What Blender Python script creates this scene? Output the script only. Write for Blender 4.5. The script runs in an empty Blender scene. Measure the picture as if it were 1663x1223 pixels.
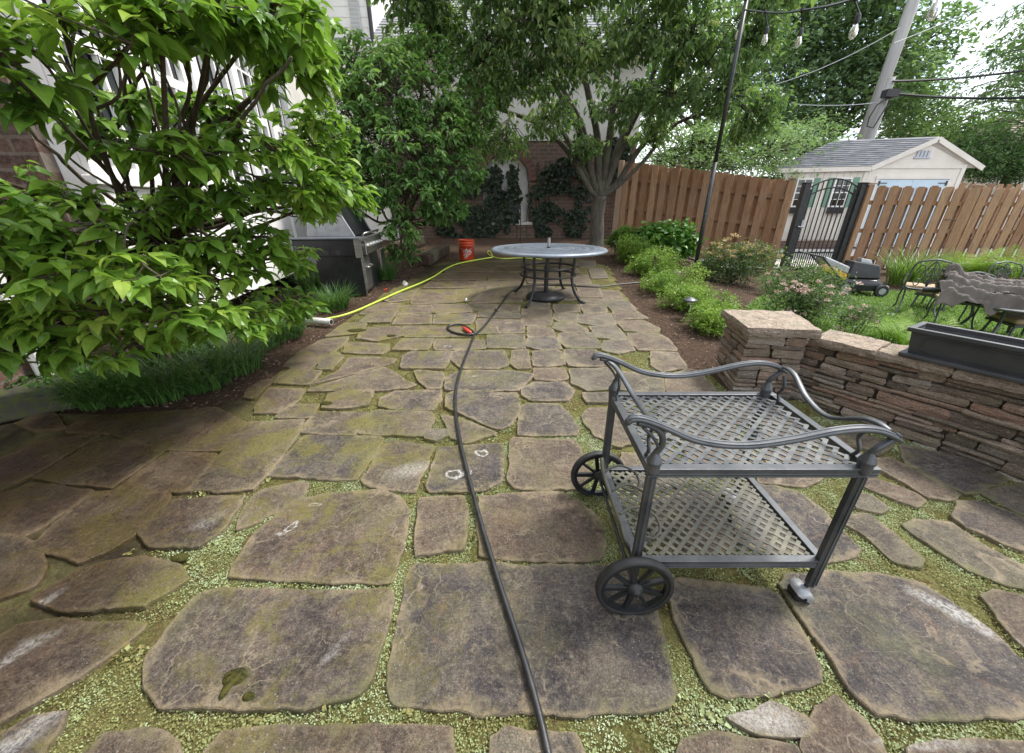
import bpy, math, random
import numpy as np
from mathutils import Vector, Matrix, noise as mnoise
random.seed(7); rng = np.random.default_rng(11)
R = math.radians
S = bpy.context.scene
COL = S.collection
# ---------------- camera ----------------
FPX, CX, CY, CAMH = 616.0, 831.5, 611.5, 1.4
PITCH = math.atan(276.5 / FPX)
cam_d = bpy.data.cameras.new('camera'); cam = bpy.data.objects.new('camera', cam_d); COL.objects.link(cam)
cam.location = (0, 0, CAMH); cam.rotation_euler = (math.pi / 2 - PITCH, 0, 0)
cam_d.sensor_width = 36; cam_d.lens = 36 * FPX / 1663; cam_d.clip_start = 0.02; cam_d.clip_end = 600
S.camera = cam
# ---------------- world, sun, exposure ----------------
SUN_EL, SUN_AZ = R(58), R(66)      # azimuth clockwise from +Y
W = bpy.data.worlds.new("World"); S.world = W; W.use_nodes = True
nt = W.node_tree; nt.nodes.clear()
def wn(t): return nt.nodes.new(t)
wo = wn('ShaderNodeOutputWorld'); bg = wn('ShaderNodeBackground'); sky = wn('ShaderNodeTexSky')
sky.sky_type = 'NISHITA'; sky.sun_disc = False; sky.sun_elevation = SUN_EL; sky.sun_rotation = SUN_AZ
sky.air_density = 1.0; sky.dust_density = 2.5; sky.ozone_density = 1.0
tc = wn('ShaderNodeTexCoord'); mp = wn('ShaderNodeMapping'); mp.inputs['Scale'].default_value = (1, 1, 2.2)
nz = wn('ShaderNodeTexNoise'); nz.inputs['Scale'].default_value = 2.6; nz.inputs['Detail'].default_value = 7; nz.inputs['Roughness'].default_value = 0.55
rp = wn('ShaderNodeValToRGB'); rp.color_ramp.elements[0].position = 0.40; rp.color_ramp.elements[1].position = 0.56
mx = wn('ShaderNodeMix'); mx.data_type = 'RGBA'; mx.inputs['B'].default_value = (9.3, 9.6, 9.9, 1)
L = nt.links.new
L(tc.outputs['Generated'], mp.inputs['Vector']); L(mp.outputs[0], nz.inputs['Vector']); L(nz.outputs['Fac'], rp.inputs['Fac'])
L(rp.outputs['Color'], mx.inputs['Factor']); L(sky.outputs[0], mx.inputs['A']); L(mx.outputs['Result'], bg.inputs['Color'])
bg.inputs['Strength'].default_value = 0.135; L(bg.outputs[0], wo.inputs[0])
sd = bpy.data.lights.new('sun', 'SUN'); sd.energy = 2.7; sd.angle = R(11); sd.color = (1, 0.96, 0.9)
sun = bpy.data.objects.new('sun', sd); COL.objects.link(sun)
sdir = Vector((math.sin(SUN_AZ) * math.cos(SUN_EL), math.cos(SUN_AZ) * math.cos(SUN_EL), math.sin(SUN_EL)))
sun.rotation_euler = sdir.to_track_quat('Z', 'Y').to_euler()
S.view_settings.view_transform = 'Standard'; S.view_settings.look = 'None'; S.view_settings.gamma = 1
S.view_settings.exposure = 0.98
S.cycles.max_bounces = 6; S.cycles.transparent_max_bounces = 8; S.cycles.diffuse_bounces = 3; S.cycles.glossy_bounces = 3
S.cycles.use_adaptive_sampling = True
# ---------------- survey helpers: photo pixel -> place on the terrain ----------------
pc, ps = math.cos(PITCH), math.sin(PITCH)
def sm(a, b, x):
    t = min(1, max(0, (x - a) / (b - a))); return t * t * (3 - 2 * t)
def gz(x, y):
    return 0.053 * max(0, min(14, y) - 1.2) * (1 - sm(2.6, 5.5, x))
def ray(u, v):
    x = u - CX; y = v - CY
    return (x, FPX * pc - y * ps, -(y * pc + FPX * ps))
def Zp(u, v, z):
    r = ray(u, v); t = (z - CAMH) / r[2]; return Vector((r[0] * t, r[1] * t, z))
def Yp(u, v, Y):
    r = ray(u, v); t = Y / r[1]; return Vector((r[0] * t, Y, CAMH + r[2] * t))
def Gp(u, v, off=0.0):
    r = ray(u, v); t = 0.0005
    while t * r[1] < 60 and CAMH + r[2] * t > gz(r[0] * t, r[1] * t) + off: t *= 1.03
    a, b = t / 1.03, t
    for i in range(24):
        m = (a + b) / 2
        if CAMH + r[2] * m < gz(r[0] * m, r[1] * m) + off: b = m
        else: a = m
    return Vector((r[0] * a, r[1] * a, CAMH + r[2] * a))
def blob(u, v, D, ru, rv, ry=None):
    c = Yp(u, v, D); k = D / ray(u, v)[1]
    return (c, (ru * k, ry if ry else (ru + rv) * .5 * k, rv * k))
# ---------------- mesh builder ----------------
class MB:
    def __init__(s): s.V = []; s.F = []; s.A = []; s.n = 0
    def add(s, V, F, A=None):
        V = np.asarray(V, dtype=np.float64).reshape(-1, 3)
        if not isinstance(F, (list, tuple)) or (len(F) and not isinstance(F[0], np.ndarray)):
            d = {}
            for f in F: d.setdefault(len(f), []).append(f)
            F = [np.array(v) for v in d.values()]
        for f in F: s.F.append(np.asarray(f) + s.n)
        if A is None: A = np.zeros((len(V), 3))
        A = np.asarray(A, dtype=np.float64)
        if A.ndim == 1: A = np.tile(A, (len(V), 1))
        s.V.append(V); s.A.append(A); s.n += len(V); return s
    def box(s, c, sz, rz=0, A=None, rot=None):
        x, y, z = [q / 2 for q in sz]
        v = [Vector((a, b, d)) for d in (-z, z) for a, b in ((-x, -y), (x, -y), (x, y), (-x, y))]
        m = rot if rot is not None else Matrix.Rotation(rz, 3, 'Z'); c = Vector(c)
        return s.add([tuple(m @ q + c) for q in v], [(3, 2, 1, 0), (4, 5, 6, 7), (0, 1, 5, 4), (1, 2, 6, 5), (2, 3, 7, 6), (3, 0, 4, 7)], A)
    def hexa(s, b, t, A=None):     # 4 bottom + 4 top points
        return s.add([tuple(q) for q in list(b) + list(t)], [(3, 2, 1, 0), (4, 5, 6, 7), (0, 1, 5, 4), (1, 2, 6, 5), (2, 3, 7, 6), (3, 0, 4, 7)], A)
    def bar(s, p, q, w, h, up=(0, 0, 1), A=None):
        p, q = Vector(p), Vector(q); d = (q - p).normalized(); u = Vector(up)
        sd_ = d.cross(u)
        if sd_.length < 1e-4: sd_ = d.cross(Vector((1, 0, 0)))
        sd_.normalize(); u = sd_.cross(d).normalized()
        a, b = sd_ * w / 2, u * h / 2
        return s.hexa([p - a - b, p + a - b, p + a + b, p - a + b], [q - a - b, q + a - b, q + a + b, q - a + b], A)
    def tube(s, pts, rad, n=8, A=None, cap=True, sq=1.0, up=None):
        pts = [Vector(p) for p in pts]; m = len(pts)
        rad = [rad] * m if not hasattr(rad, '__len__') else rad
        V = []; prev = None
        for i, p in enumerate(pts):
            t = (pts[min(i + 1, m - 1)] - pts[max(i - 1, 0)])
            t = t.normalized() if t.length > 1e-9 else Vector((0, 0, 1))
            if prev is None:
                ref = Vector(up) if up else (Vector((0, 0, 1)) if abs(t.z) < .9 else Vector((1, 0, 0)))
                a = t.cross(ref).normalized()
            else:
                a = prev - t * prev.dot(t)
                a = a.normalized() if a.length > 1e-6 else t.orthogonal().normalized()
            prev = a; b = t.cross(a)
            for k in range(n):
                w = 2 * math.pi * k / n
                V.append(tuple(p + a * (math.cos(w) * rad[i]) + b * (math.sin(w) * rad[i] * sq)))
        F = [(i * n + k, i * n + (k + 1) % n, (i + 1) * n + (k + 1) % n, (i + 1) * n + k) for i in range(m - 1) for k in range(n)]
        if cap: F += [tuple(range(n))[::-1], tuple((m - 1) * n + k for k in range(n))]
        return s.add(V, F, A)
    def lathe(s, prof, c, n=24, A=None, axis='Z'):
        V = []; c = Vector(c)
        for r, h in prof:
            for k in range(n):
                w = 2 * math.pi * k / n; x, y = r * math.cos(w), r * math.sin(w)
                V.append(tuple(c + (Vector((x, y, h)) if axis == 'Z' else Vector((x, h, y)) if axis == 'Y' else Vector((h, x, y)))))
        m = len(prof)
        F = [(i * n + k, i * n + (k + 1) % n, (i + 1) * n + (k + 1) % n, (i + 1) * n + k) for i in range(m - 1) for k in range(n)]
        F += [tuple(range(n))[::-1], tuple((m - 1) * n + k for k in range(n))]
        return s.add(V, F, A)
    def poly(s, pts, z0, z1, A=None):
        n = len(pts); V = [(p[0], p[1], z0) for p in pts] + [(p[0], p[1], z1) for p in pts]
        return s.add(V, [tuple(range(n))[::-1], tuple(range(n, 2 * n))] + [(i, (i + 1) % n, n + (i + 1) % n, n + i) for i in range(n)], A)
    def build(s, name, mat, parent=None, base=None, smooth=False, bevel=0, kind=None, seg=2):
        V = np.concatenate(s.V) if s.V else np.zeros((0, 3)); A = np.concatenate(s.A)
        off = Vector((0, 0, 0))
        if parent is not None:
            q = parent
            while q is not None: off += q.location; q = q.parent
        if base is not None: off = off + Vector(base) if parent is not None else Vector(base)
        V = V - np.array(off)
        me = bpy.data.meshes.new(name); me.vertices.add(len(V)); me.vertices.foreach_set('co', V.astype(np.float32).ravel())
        li = np.concatenate([f.ravel() for f in s.F]).astype(np.int32)
        cnt = np.concatenate([np.full(len(f), f.shape[1]) for f in s.F])
        st = np.concatenate([[0], np.cumsum(cnt)[:-1]]).astype(np.int32)
        me.loops.add(len(li)); me.loops.foreach_set('vertex_index', li)
        me.polygons.add(len(cnt)); me.polygons.foreach_set('loop_start', st)
        me.update(calc_edges=True); me.validate()
        at = me.attributes.new('tone', 'FLOAT_COLOR', 'POINT')
        C4 = np.ones((len(V), 4), dtype=np.float32); C4[:, :3] = A; at.data.foreach_set('color', C4.ravel())
        me.polygons.foreach_set('use_smooth', np.full(len(me.polygons), bool(smooth)))
        me.materials.append(mat)
        o = bpy.data.objects.new(name, me); COL.objects.link(o)
        if parent is not None: o.parent = parent; o.location = Vector(base) if base is not None else (0, 0, 0)
        elif base is not None: o.location = base
        if bevel:
            b = o.modifiers.new('bevel', 'BEVEL'); b.width = bevel; b.segments = seg; b.limit_method = 'ANGLE'; b.angle_limit = R(40)
        if kind: o['kind'] = kind
        return o
def tag(o, label=None, cat=None, group=None, kind=None):
    if label: o['label'] = label
    if cat: o['category'] = cat
    if group: o['group'] = group
    if kind: o['kind'] = kind
    return o
def thing(name, label, cat, loc=(0, 0, 0), rz=0, group=None):
    o = bpy.data.objects.new(name, None); COL.objects.link(o); o.empty_display_size = .1
    o.location = loc; o.rotation_euler = (0, 0, rz); return tag(o, label, cat, group)
def copy_tree(o, parent=None):
    c = o.copy(); COL.objects.link(c); c.parent = parent
    for ch in list(o.children): copy_tree(ch, c)
    return c
def spline(pts, n=8):
    P = [Vector(p) for p in pts]; out = []
    for i in range(len(P) - 1):
        p0 = P[max(i - 1, 0)]; p1 = P[i]; p2 = P[i + 1]; p3 = P[min(i + 2, len(P) - 1)]
        for k in range(n):
            t = k / n
            out.append(0.5 * ((2 * p1) + (p2 - p0) * t + (2 * p0 - 5 * p1 + 4 * p2 - p3) * t * t + (3 * p1 - p0 - 3 * p2 + p3) * t ** 3))
    return out + [P[-1]]
# ---------------- materials ----------------
class NT:
    def __init__(s, name):
        s.m = bpy.data.materials.new(name); s.m.use_nodes = True; s.t = s.m.node_tree
        s.b = s.t.nodes['Principled BSDF']; s.out = s.t.nodes['Material Output']
    def n(s, t, **k):
        x = s.t.nodes.new(t)
        for a, v in k.items(): setattr(x, a, v)
        return x
    def l(s, a, b): s.t.links.new(a, b)
    def coord(s, scale=(1, 1, 1), kind='Object', rot=(0, 0, 0)):
        c = s.n('ShaderNodeTexCoord'); m = s.n('ShaderNodeMapping'); m.inputs['Scale'].default_value = scale; m.inputs['Rotation'].default_value = rot
        s.l(c.outputs[kind], m.inputs['Vector']); return m.outputs[0]
    def noise(s, scale, detail=5, rough=.55, vec=None, dist=0):
        x = s.n('ShaderNodeTexNoise'); x.inputs['Scale'].default_value = scale; x.inputs['Detail'].default_value = detail
        x.inputs['Roughness'].default_value = rough; x.inputs['Distortion'].default_value = dist
        s.l(vec if vec is not None else s.coord(), x.inputs['Vector']); return x.outputs['Fac']
    def ramp(s, fac, stops, interp='LINEAR'):
        x = s.n('ShaderNodeValToRGB'); e = x.color_ramp; e.interpolation = interp
        while len(e.elements) < len(stops): e.elements.new(.5)
        for i, (p, c) in enumerate(stops):
            e.elements[i].position = p
            c = (c, c, c) if not hasattr(c, '__len__') else c
            e.elements[i].color = (*c, 1)
        s.l(fac, x.inputs['Fac']); return x.outputs['Color']
    def mix(s, f, a, b, mode='MIX'):
        x = s.n('ShaderNodeMix', data_type='RGBA', blend_type=mode)
        for v, k in ((f, 'Factor'), (a, 'A'), (b, 'B')):
            if hasattr(v, 'is_linked') or hasattr(v, 'links'): s.l(v, x.inputs[k])
            elif k == 'Factor': x.inputs[k].default_value = v
            else: x.inputs[k].default_value = (*v, 1)
        return x.outputs['Result']
    def math(s, op, a, b=0.0, clamp=False):
        x = s.n('ShaderNodeMath', operation=op, use_clamp=clamp)
        for i, v in enumerate((a, b)):
            if hasattr(v, 'links'): s.l(v, x.inputs[i])
            else: x.inputs[i].default_value = v
        return x.outputs[0]
    def tone(s):
        a = s.n('ShaderNodeAttribute', attribute_name='tone'); q = s.n('ShaderNodeSeparateColor'); s.l(a.outputs['Color'], q.inputs[0])
        return q.outputs
    def bump(s, h, st=.3, d=.01, prev=None):
        x = s.n('ShaderNodeBump'); x.inputs['Strength'].default_value = st; x.inputs['Distance'].default_value = d
        s.l(h, x.inputs['Height'])
        if prev is not None: s.l(prev, x.inputs['Normal'])
        s.l(x.outputs[0], s.b.inputs['Normal']); return x.outputs[0]
    def done(s, col=None, rough=None, metal=None, spec=None):
        for v, k in ((col, 'Base Color'), (rough, 'Roughness'), (metal, 'Metallic'), (spec, 'Specular IOR Level')):
            if v is None: continue
            if hasattr(v, 'links'): s.l(v, s.b.inputs[k])
            elif k == 'Base Color': s.b.inputs[k].default_value = (*v, 1)
            else: s.b.inputs[k].default_value = v
        return s.m
def simple(name, col, col2=None, scale=6, rough=.6, metal=0, bump=.15, bs=60, bd=.003, lo=.35, hi=.65, spec=.5, stretch=(1, 1, 1)):
    k = NT(name); v = k.coord(stretch)
    c = col
    if col2: c = k.mix(k.ramp(k.noise(scale, 6, .6, v), [(lo, 0.0), (hi, 1.0)]), col, col2)
    if bump: k.bump(k.noise(bs, 4, .6, v), bump, bd)
    return k.done(c, rough, metal, spec)
def leafmat(name, stops, rough=.45, trans=.35, veins=False):
    k = NT(name); t = k.tone()
    c = k.ramp(t[0], stops)
    hue = k.mix(k.math('MULTIPLY', t[1], .5), c, (0.30, 0.36, 0.06))
    if veins:      # paler midrib and side veins: tone blue holds distance across the blade
        w = k.ramp(t[2], [(0.0, 1.0), (0.10, 0.0)]); hue = k.mix(k.math('MULTIPLY', w, .35), hue, (0.26, 0.36, 0.12))
    k.done(hue, rough, 0, .35)
    tr = k.n('ShaderNodeBsdfTranslucent'); k.l(k.mix(.5, hue, (0.20, 0.36, 0.03)), tr.inputs['Color'])
    ms = k.n('ShaderNodeMixShader'); ms.inputs[0].default_value = trans
    k.l(k.b.outputs[0], ms.inputs[1]); k.l(tr.outputs[0], ms.inputs[2]); k.l(ms.outputs[0], k.out.inputs[0]); return k.m
MT = {}
STAINS = [(782, 737, .050, .030, .2, 1, .95), (738, 772, .055, .038, .3, 1, .9), (760, 770, .03, .03, 0, 1, .7), (1548, 998, .17, .05, -.85, 0, .85), (474, 858, .045, .02, .9, 1, .85), (456, 872, .022, .016, .9, 0, .7), (508, 824, .03, .014, 0, 1, .6), (727, 564, .05, .03, 0, 1, .7),
    (668, 765, .16, .08, .5, 0, .45), (45, 1198, .11, .05, .9, 0, .6), (30, 1065, .12, .04, 1.0, 0, .45), (70, 985, .08, .03, 1.0, 0, .35), (1235, 1170, .12, .05, .1, 0, .6), (548, 1058, .08, .018, .9, 0, .35), (770, 612, .05, .02, 0, 0, .5), (340, 850, .10, .04, .8, 0, .22), (1500, 1215, .2, .02, 0, 0, .5)]
def mk_stone():
    k = NT('flagstone'); t = k.tone(); v = k.coord()
    base = k.ramp(t[0], [(0, (.036, .030, .036)), (.22, (.056, .047, .050)), (.42, (.078, .052, .040)), (.55, (.110, .070, .046)), (.68, (.125, .092, .062)), (.8, (.085, .074, .048)), (1, (.22, .19, .15))])
    sx = k.n('ShaderNodeSeparateXYZ'); k.l(v, sx.inputs[0]); left = k.math('MULTIPLY', k.ramp(k.math('ADD', k.math('MULTIPLY', sx.outputs[0], -.5), .5), [(.35, .0), (.9, 1.0)]), k.ramp(sx.outputs[1], [(.0, .35), (1.0, 1.0)]))
    n1 = k.noise(4.5, 9, .68, v, .8); base = k.mix(k.math('MULTIPLY', k.ramp(n1, [(.44, 0.0), (.58, 1.0)]), .75), base, k.mix(.55, base, (.20, .165, .11)))
    n6 = k.noise(7, 8, .72, k.coord((1, 1, 1), rot=(0, 0, 1.1)), 1.5); base = k.mix(k.ramp(n6, [(.54, 0.0), (.66, .55)]), base, (.19, .115, .072))
    n7 = k.noise(3.1, 7, .7, k.coord((1, 1.6, 1), rot=(0, 0, .6)), 1.0); base = k.mix(k.ramp(n7, [(.45, 0.0), (.60, .95)]), base, k.mix(1.0, base, (.46, .43, .46), 'MULTIPLY'))
    n2 = k.noise(42, 7, .75, v); base = k.mix(k.ramp(n2, [(.48, 0.0), (.68, .7)]), base, (.18, .155, .115)); base = k.mix(k.ramp(n2, [(.34, .75), (.46, 0.0)]), base, (.030, .026, .026))
    n8 = k.noise(150, 3, .7, v); base = k.mix(k.ramp(n8, [(.50, 0.0), (.72, .45)]), base, (.20, .175, .14))
    n9 = k.noise(260, 3, .8, v); base = k.mix(1.0, base, k.ramp(n9, [(.36, .55), (.5, 1.0), (.64, 1.55)]), 'MULTIPLY'); base = k.mix(1.0, base, k.ramp(k.noise(95, 5, .8, v), [(.36, .60), (.5, 1.0), (.64, 1.45)]), 'MULTIPLY')
    vc = k.n('ShaderNodeTexVoronoi', feature='DISTANCE_TO_EDGE'); vc.inputs['Scale'].default_value = 3.4; vd = k.n('ShaderNodeTexNoise'); vd.inputs['Scale'].default_value = 5; vd.inputs['Detail'].default_value = 8; k.l(v, vd.inputs['Vector']); va = k.n('ShaderNodeVectorMath', operation='MULTIPLY_ADD'); k.l(vd.outputs['Color'], va.inputs[0]); va.inputs[1].default_value = (.55, .55, 0); k.l(v, va.inputs[2]); k.l(va.outputs[0], vc.inputs['Vector'])
    crk = k.math('MULTIPLY', k.ramp(vc.outputs['Distance'], [(.0, 1.0), (.016, 0.0)]), k.ramp(k.noise(2.4, 4, .6, v), [(.47, 0.0), (.55, .85)])); base = k.mix(crk, base, (.27, .22, .15))
    e = k.math('ADD', t[1], k.math('MULTIPLY', k.math('SUBTRACT', k.noise(9, 8, .75, v, .6), .5), 2.6))
    rim = k.ramp(e, [(.45, 0.0), (.72, .6), (1.05, 1.0)])
    rimc = k.mix(k.ramp(k.noise(2.2, 4, .6, v), [(.38, 0.0), (.52, 1.0)]), (.15, .145, .060), (.27, .215, .135))
    base = k.mix(k.math('MULTIPLY', rim, k.ramp(n2, [(.30, .35), (.55, .9)])), base, rimc)
    ny = k.noise(3.3, 8, .72, v, .4); base = k.mix(k.math('MULTIPLY', k.ramp(ny, [(.48, 0.0), (.60, .9)]), k.math('MULTIPLY', left, k.ramp(k.noise(60, 4, .7, v), [(.36, .3), (.55, 1.0)]))), base, (.165, .145, .030))
    n3 = k.noise(1.7, 6, .65, v); alg = k.math('MULTIPLY', k.ramp(n3, [(.52, 0.0), (.64, .34)]), k.ramp(k.noise(26, 5, .7, v), [(.36, .2), (.6, 1.0)]))
    base = k.mix(alg, base, (.150, .160, .055))
    w1 = k.noise(1, 4, .6, k.coord((7, 150, 1), rot=(0, 0, .7)), 1.4); base = k.mix(k.ramp(w1, [(.62, 0.0), (.70, .4)]), base, (.26, .22, .17))
    w2 = k.noise(1, 3, .6, k.coord((170, 9, 1), rot=(0, 0, .35)), 1.6); base = k.mix(k.ramp(w2, [(.63, 0.0), (.71, .35)]), base, (.26, .23, .18))
    vo = k.n('ShaderNodeTexVoronoi'); vo.inputs['Scale'].default_value = 60; k.l(v, vo.inputs['Vector'])
    base = k.mix(k.math('MULTIPLY', k.ramp(vo.outputs['Distance'], [(.08, 1.0), (.17, 0.0)]), k.ramp(k.noise(3, 3, .6, v), [(.48, 0.0), (.6, .8)])), base, (.36, .34, .30))
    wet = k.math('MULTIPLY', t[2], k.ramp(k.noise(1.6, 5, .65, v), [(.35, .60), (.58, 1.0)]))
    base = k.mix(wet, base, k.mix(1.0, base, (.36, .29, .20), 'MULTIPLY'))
    dv = k.n('ShaderNodeTexNoise'); dv.inputs['Scale'].default_value = 11; dv.inputs['Detail'].default_value = 4; k.l(v, dv.inputs['Vector']); ad = k.n('ShaderNodeVectorMath', operation='MULTIPLY_ADD'); k.l(dv.outputs['Color'], ad.inputs[0]); ad.inputs[1].default_value = (.09, .09, 0); k.l(v, ad.inputs[2])
    grit = k.ramp(k.noise(75, 5, .75, v), [(.40, .1), (.58, 1.0)])
    for (u_, v_, ra, rb, rot, ring, am) in STAINS:      # lime rings and salt blooms
        c = Gp(u_, v_); mp_ = k.n('ShaderNodeMapping', vector_type='TEXTURE'); mp_.inputs['Location'].default_value = (c.x + .045, c.y + .045, 0); mp_.inputs['Rotation'].default_value = (0, 0, rot); mp_.inputs['Scale'].default_value = (ra, rb, 1e4); k.l(ad.outputs[0], mp_.inputs['Vector'])
        ln = k.n('ShaderNodeVectorMath', operation='LENGTH'); k.l(mp_.outputs[0], ln.inputs[0])
        mk = k.ramp(ln.outputs['Value'], [(.0, 0.0), (.50, 0.0), (.68, 1.0), (.82, 1.0), (1.0, 0.0)] if ring else [(.0, 1.0), (.45, .8), (1.0, 0.0)])
        base = k.mix(k.math('MULTIPLY', k.math('MULTIPLY', mk, grit), am), base, (.55, .54, .51))
    cl = k.ramp(k.noise(2.6, 6, .62, k.coord((1, 1.5, 1), rot=(0, 0, .5)), .9), [(.40, 0.0), (.44, .35), (.50, .38), (.53, .75), (.60, 1.0)]); h = k.bump(cl, .8, .012); h = k.bump(k.noise(6, 10, .74, v, .5), 1.0, .030, h); h = k.bump(n2, 1.0, .008, h); h = k.bump(n8, .8, .003, h); k.bump(crk, -.8, .004, h)
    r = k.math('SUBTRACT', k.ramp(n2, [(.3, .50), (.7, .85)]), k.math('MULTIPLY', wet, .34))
    return k.done(base, r, 0, .45)
def mk_ground(name, c1, c2, c3, s1=4, s2=40, rough=.95, b=.8, bd=.02):
    k = NT(name); v = k.coord()
    c = k.mix(k.ramp(k.noise(s1, 6, .6, v), [(.35, 0.0), (.65, 1.0)]), c1, c2)
    c = k.mix(k.ramp(k.noise(s2, 6, .7, v), [(.45, 0.0), (.62, 1.0)]), c, c3)
    k.bump(k.noise(s2 * 1.3, 6, .7, v), b, bd); return k.done(c, rough, 0, .2)
def mk_brick(name, a, b, mortar, sc=1.0, axis=(0, 0, 0)):
    k = NT(name); v = k.coord((1, 1, 1), rot=axis)
    br = k.n('ShaderNodeTexBrick'); br.inputs['Scale'].default_value = sc
    br.inputs['Brick Width'].default_value = .27; br.inputs['Row Height'].default_value = .095; br.inputs['Mortar Size'].default_value = .011; br.inputs['Mortar Smooth'].default_value = .2
    br.inputs['Color1'].default_value = (*a, 1); br.inputs['Color2'].default_value = (*b, 1); br.inputs['Mortar'].default_value = (*mortar, 1); br.inputs['Bias'].default_value = -.1
    k.l(v, br.inputs['Vector'])
    c = k.mix(k.ramp(k.noise(3, 6, .6, v), [(.35, 0.0), (.7, .8)]), br.outputs['Color'], k.mix(.6, br.outputs['Color'], (.05, .04, .035)))
    c = k.mix(k.ramp(k.noise(30, 4, .6, v), [(.4, 0.0), (.7, .4)]), c, (.30, .22, .17))
    h = k.bump(br.outputs['Fac'], -.6, .006); k.bump(k.noise(70, 4, .6, v), .4, .003, h)
    return k.done(c, .85, 0, .3)
def mk_wall():
    k = NT('wall_stone'); t = k.tone(); v = k.coord()
    c = k.ramp(t[0], [(0, (.13, .10, .078)), (.3, (.27, .21, .155)), (.5, (.40, .32, .245)), (.68, (.33, .19, .13)), (.85, (.48, .42, .35)), (1, (.16, .13, .11))])
    vs = k.coord((1, 1, 5))
    c = k.mix(k.ramp(k.noise(14, 7, .7, vs, .5), [(.38, 0.0), (.68, .75)]), c, (.10, .085, .07))
    c = k.mix(k.ramp(k.noise(34, 6, .7, vs), [(.52, 0.0), (.70, .8)]), c, (.40, .36, .30))
    c = k.mix(k.ramp(k.noise(6, 4, .6, v), [(.55, 0.0), (.72, .5)]), c, (.17, .19, .10)); c = k.mix(1.0, c, k.ramp(k.noise(130, 4, .8, v), [(.36, .6), (.5, 1.0), (.64, 1.4)]), 'MULTIPLY')
    h = k.bump(k.noise(20, 8, .7, vs, .6), 1.0, .018); k.bump(k.noise(110, 5, .7, v), .6, .004, h)
    return k.done(c, .88, 0, .3)
def mk_bark(name, c1, c2, sc=1):
    k = NT(name); v = k.coord((9 * sc, 9 * sc, 1.6 * sc)); n = k.noise(3, 7, .7, v, .8)
    c = k.mix(k.ramp(n, [(.35, 0.0), (.65, 1.0)]), c1, c2); c = k.mix(k.ramp(k.noise(2.5, 4, .6, k.coord()), [(.5, 0.0), (.65, .5)]), c, (.15, .17, .11))
    k.bump(n, .9, .02); return k.done(c, .9, 0, .2)
def mk_shingle(name, a, b):
    k = NT(name); t = k.tone(); v = k.coord()
    c = k.mix(t[0], a, b); c = k.mix(k.ramp(k.noise(50, 4, .6, v), [(.4, 0.0), (.65, .5)]), c, tuple(q * .55 for q in a)); k.bump(k.noise(90, 4, .6, v), .5, .004)
    return k.done(c, .92, 0, .2)
def mk_wood(name, a, b, d):
    k = NT(name); t = k.tone(); v = k.coord((14, 14, 1.2))
    c = k.mix(t[0], a, b); c = k.mix(k.ramp(k.noise(4, 6, .65, v, .7), [(.35, 0.0), (.68, .8)]), c, d)
    c = k.mix(k.ramp(k.noise(2.2, 5, .6, k.coord()), [(.48, 0.0), (.7, .5)]), c, (.30, .20, .14))
    k.bump(k.noise(8, 6, .7, v), .4, .005); return k.done(c, .82, 0, .3)
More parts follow.
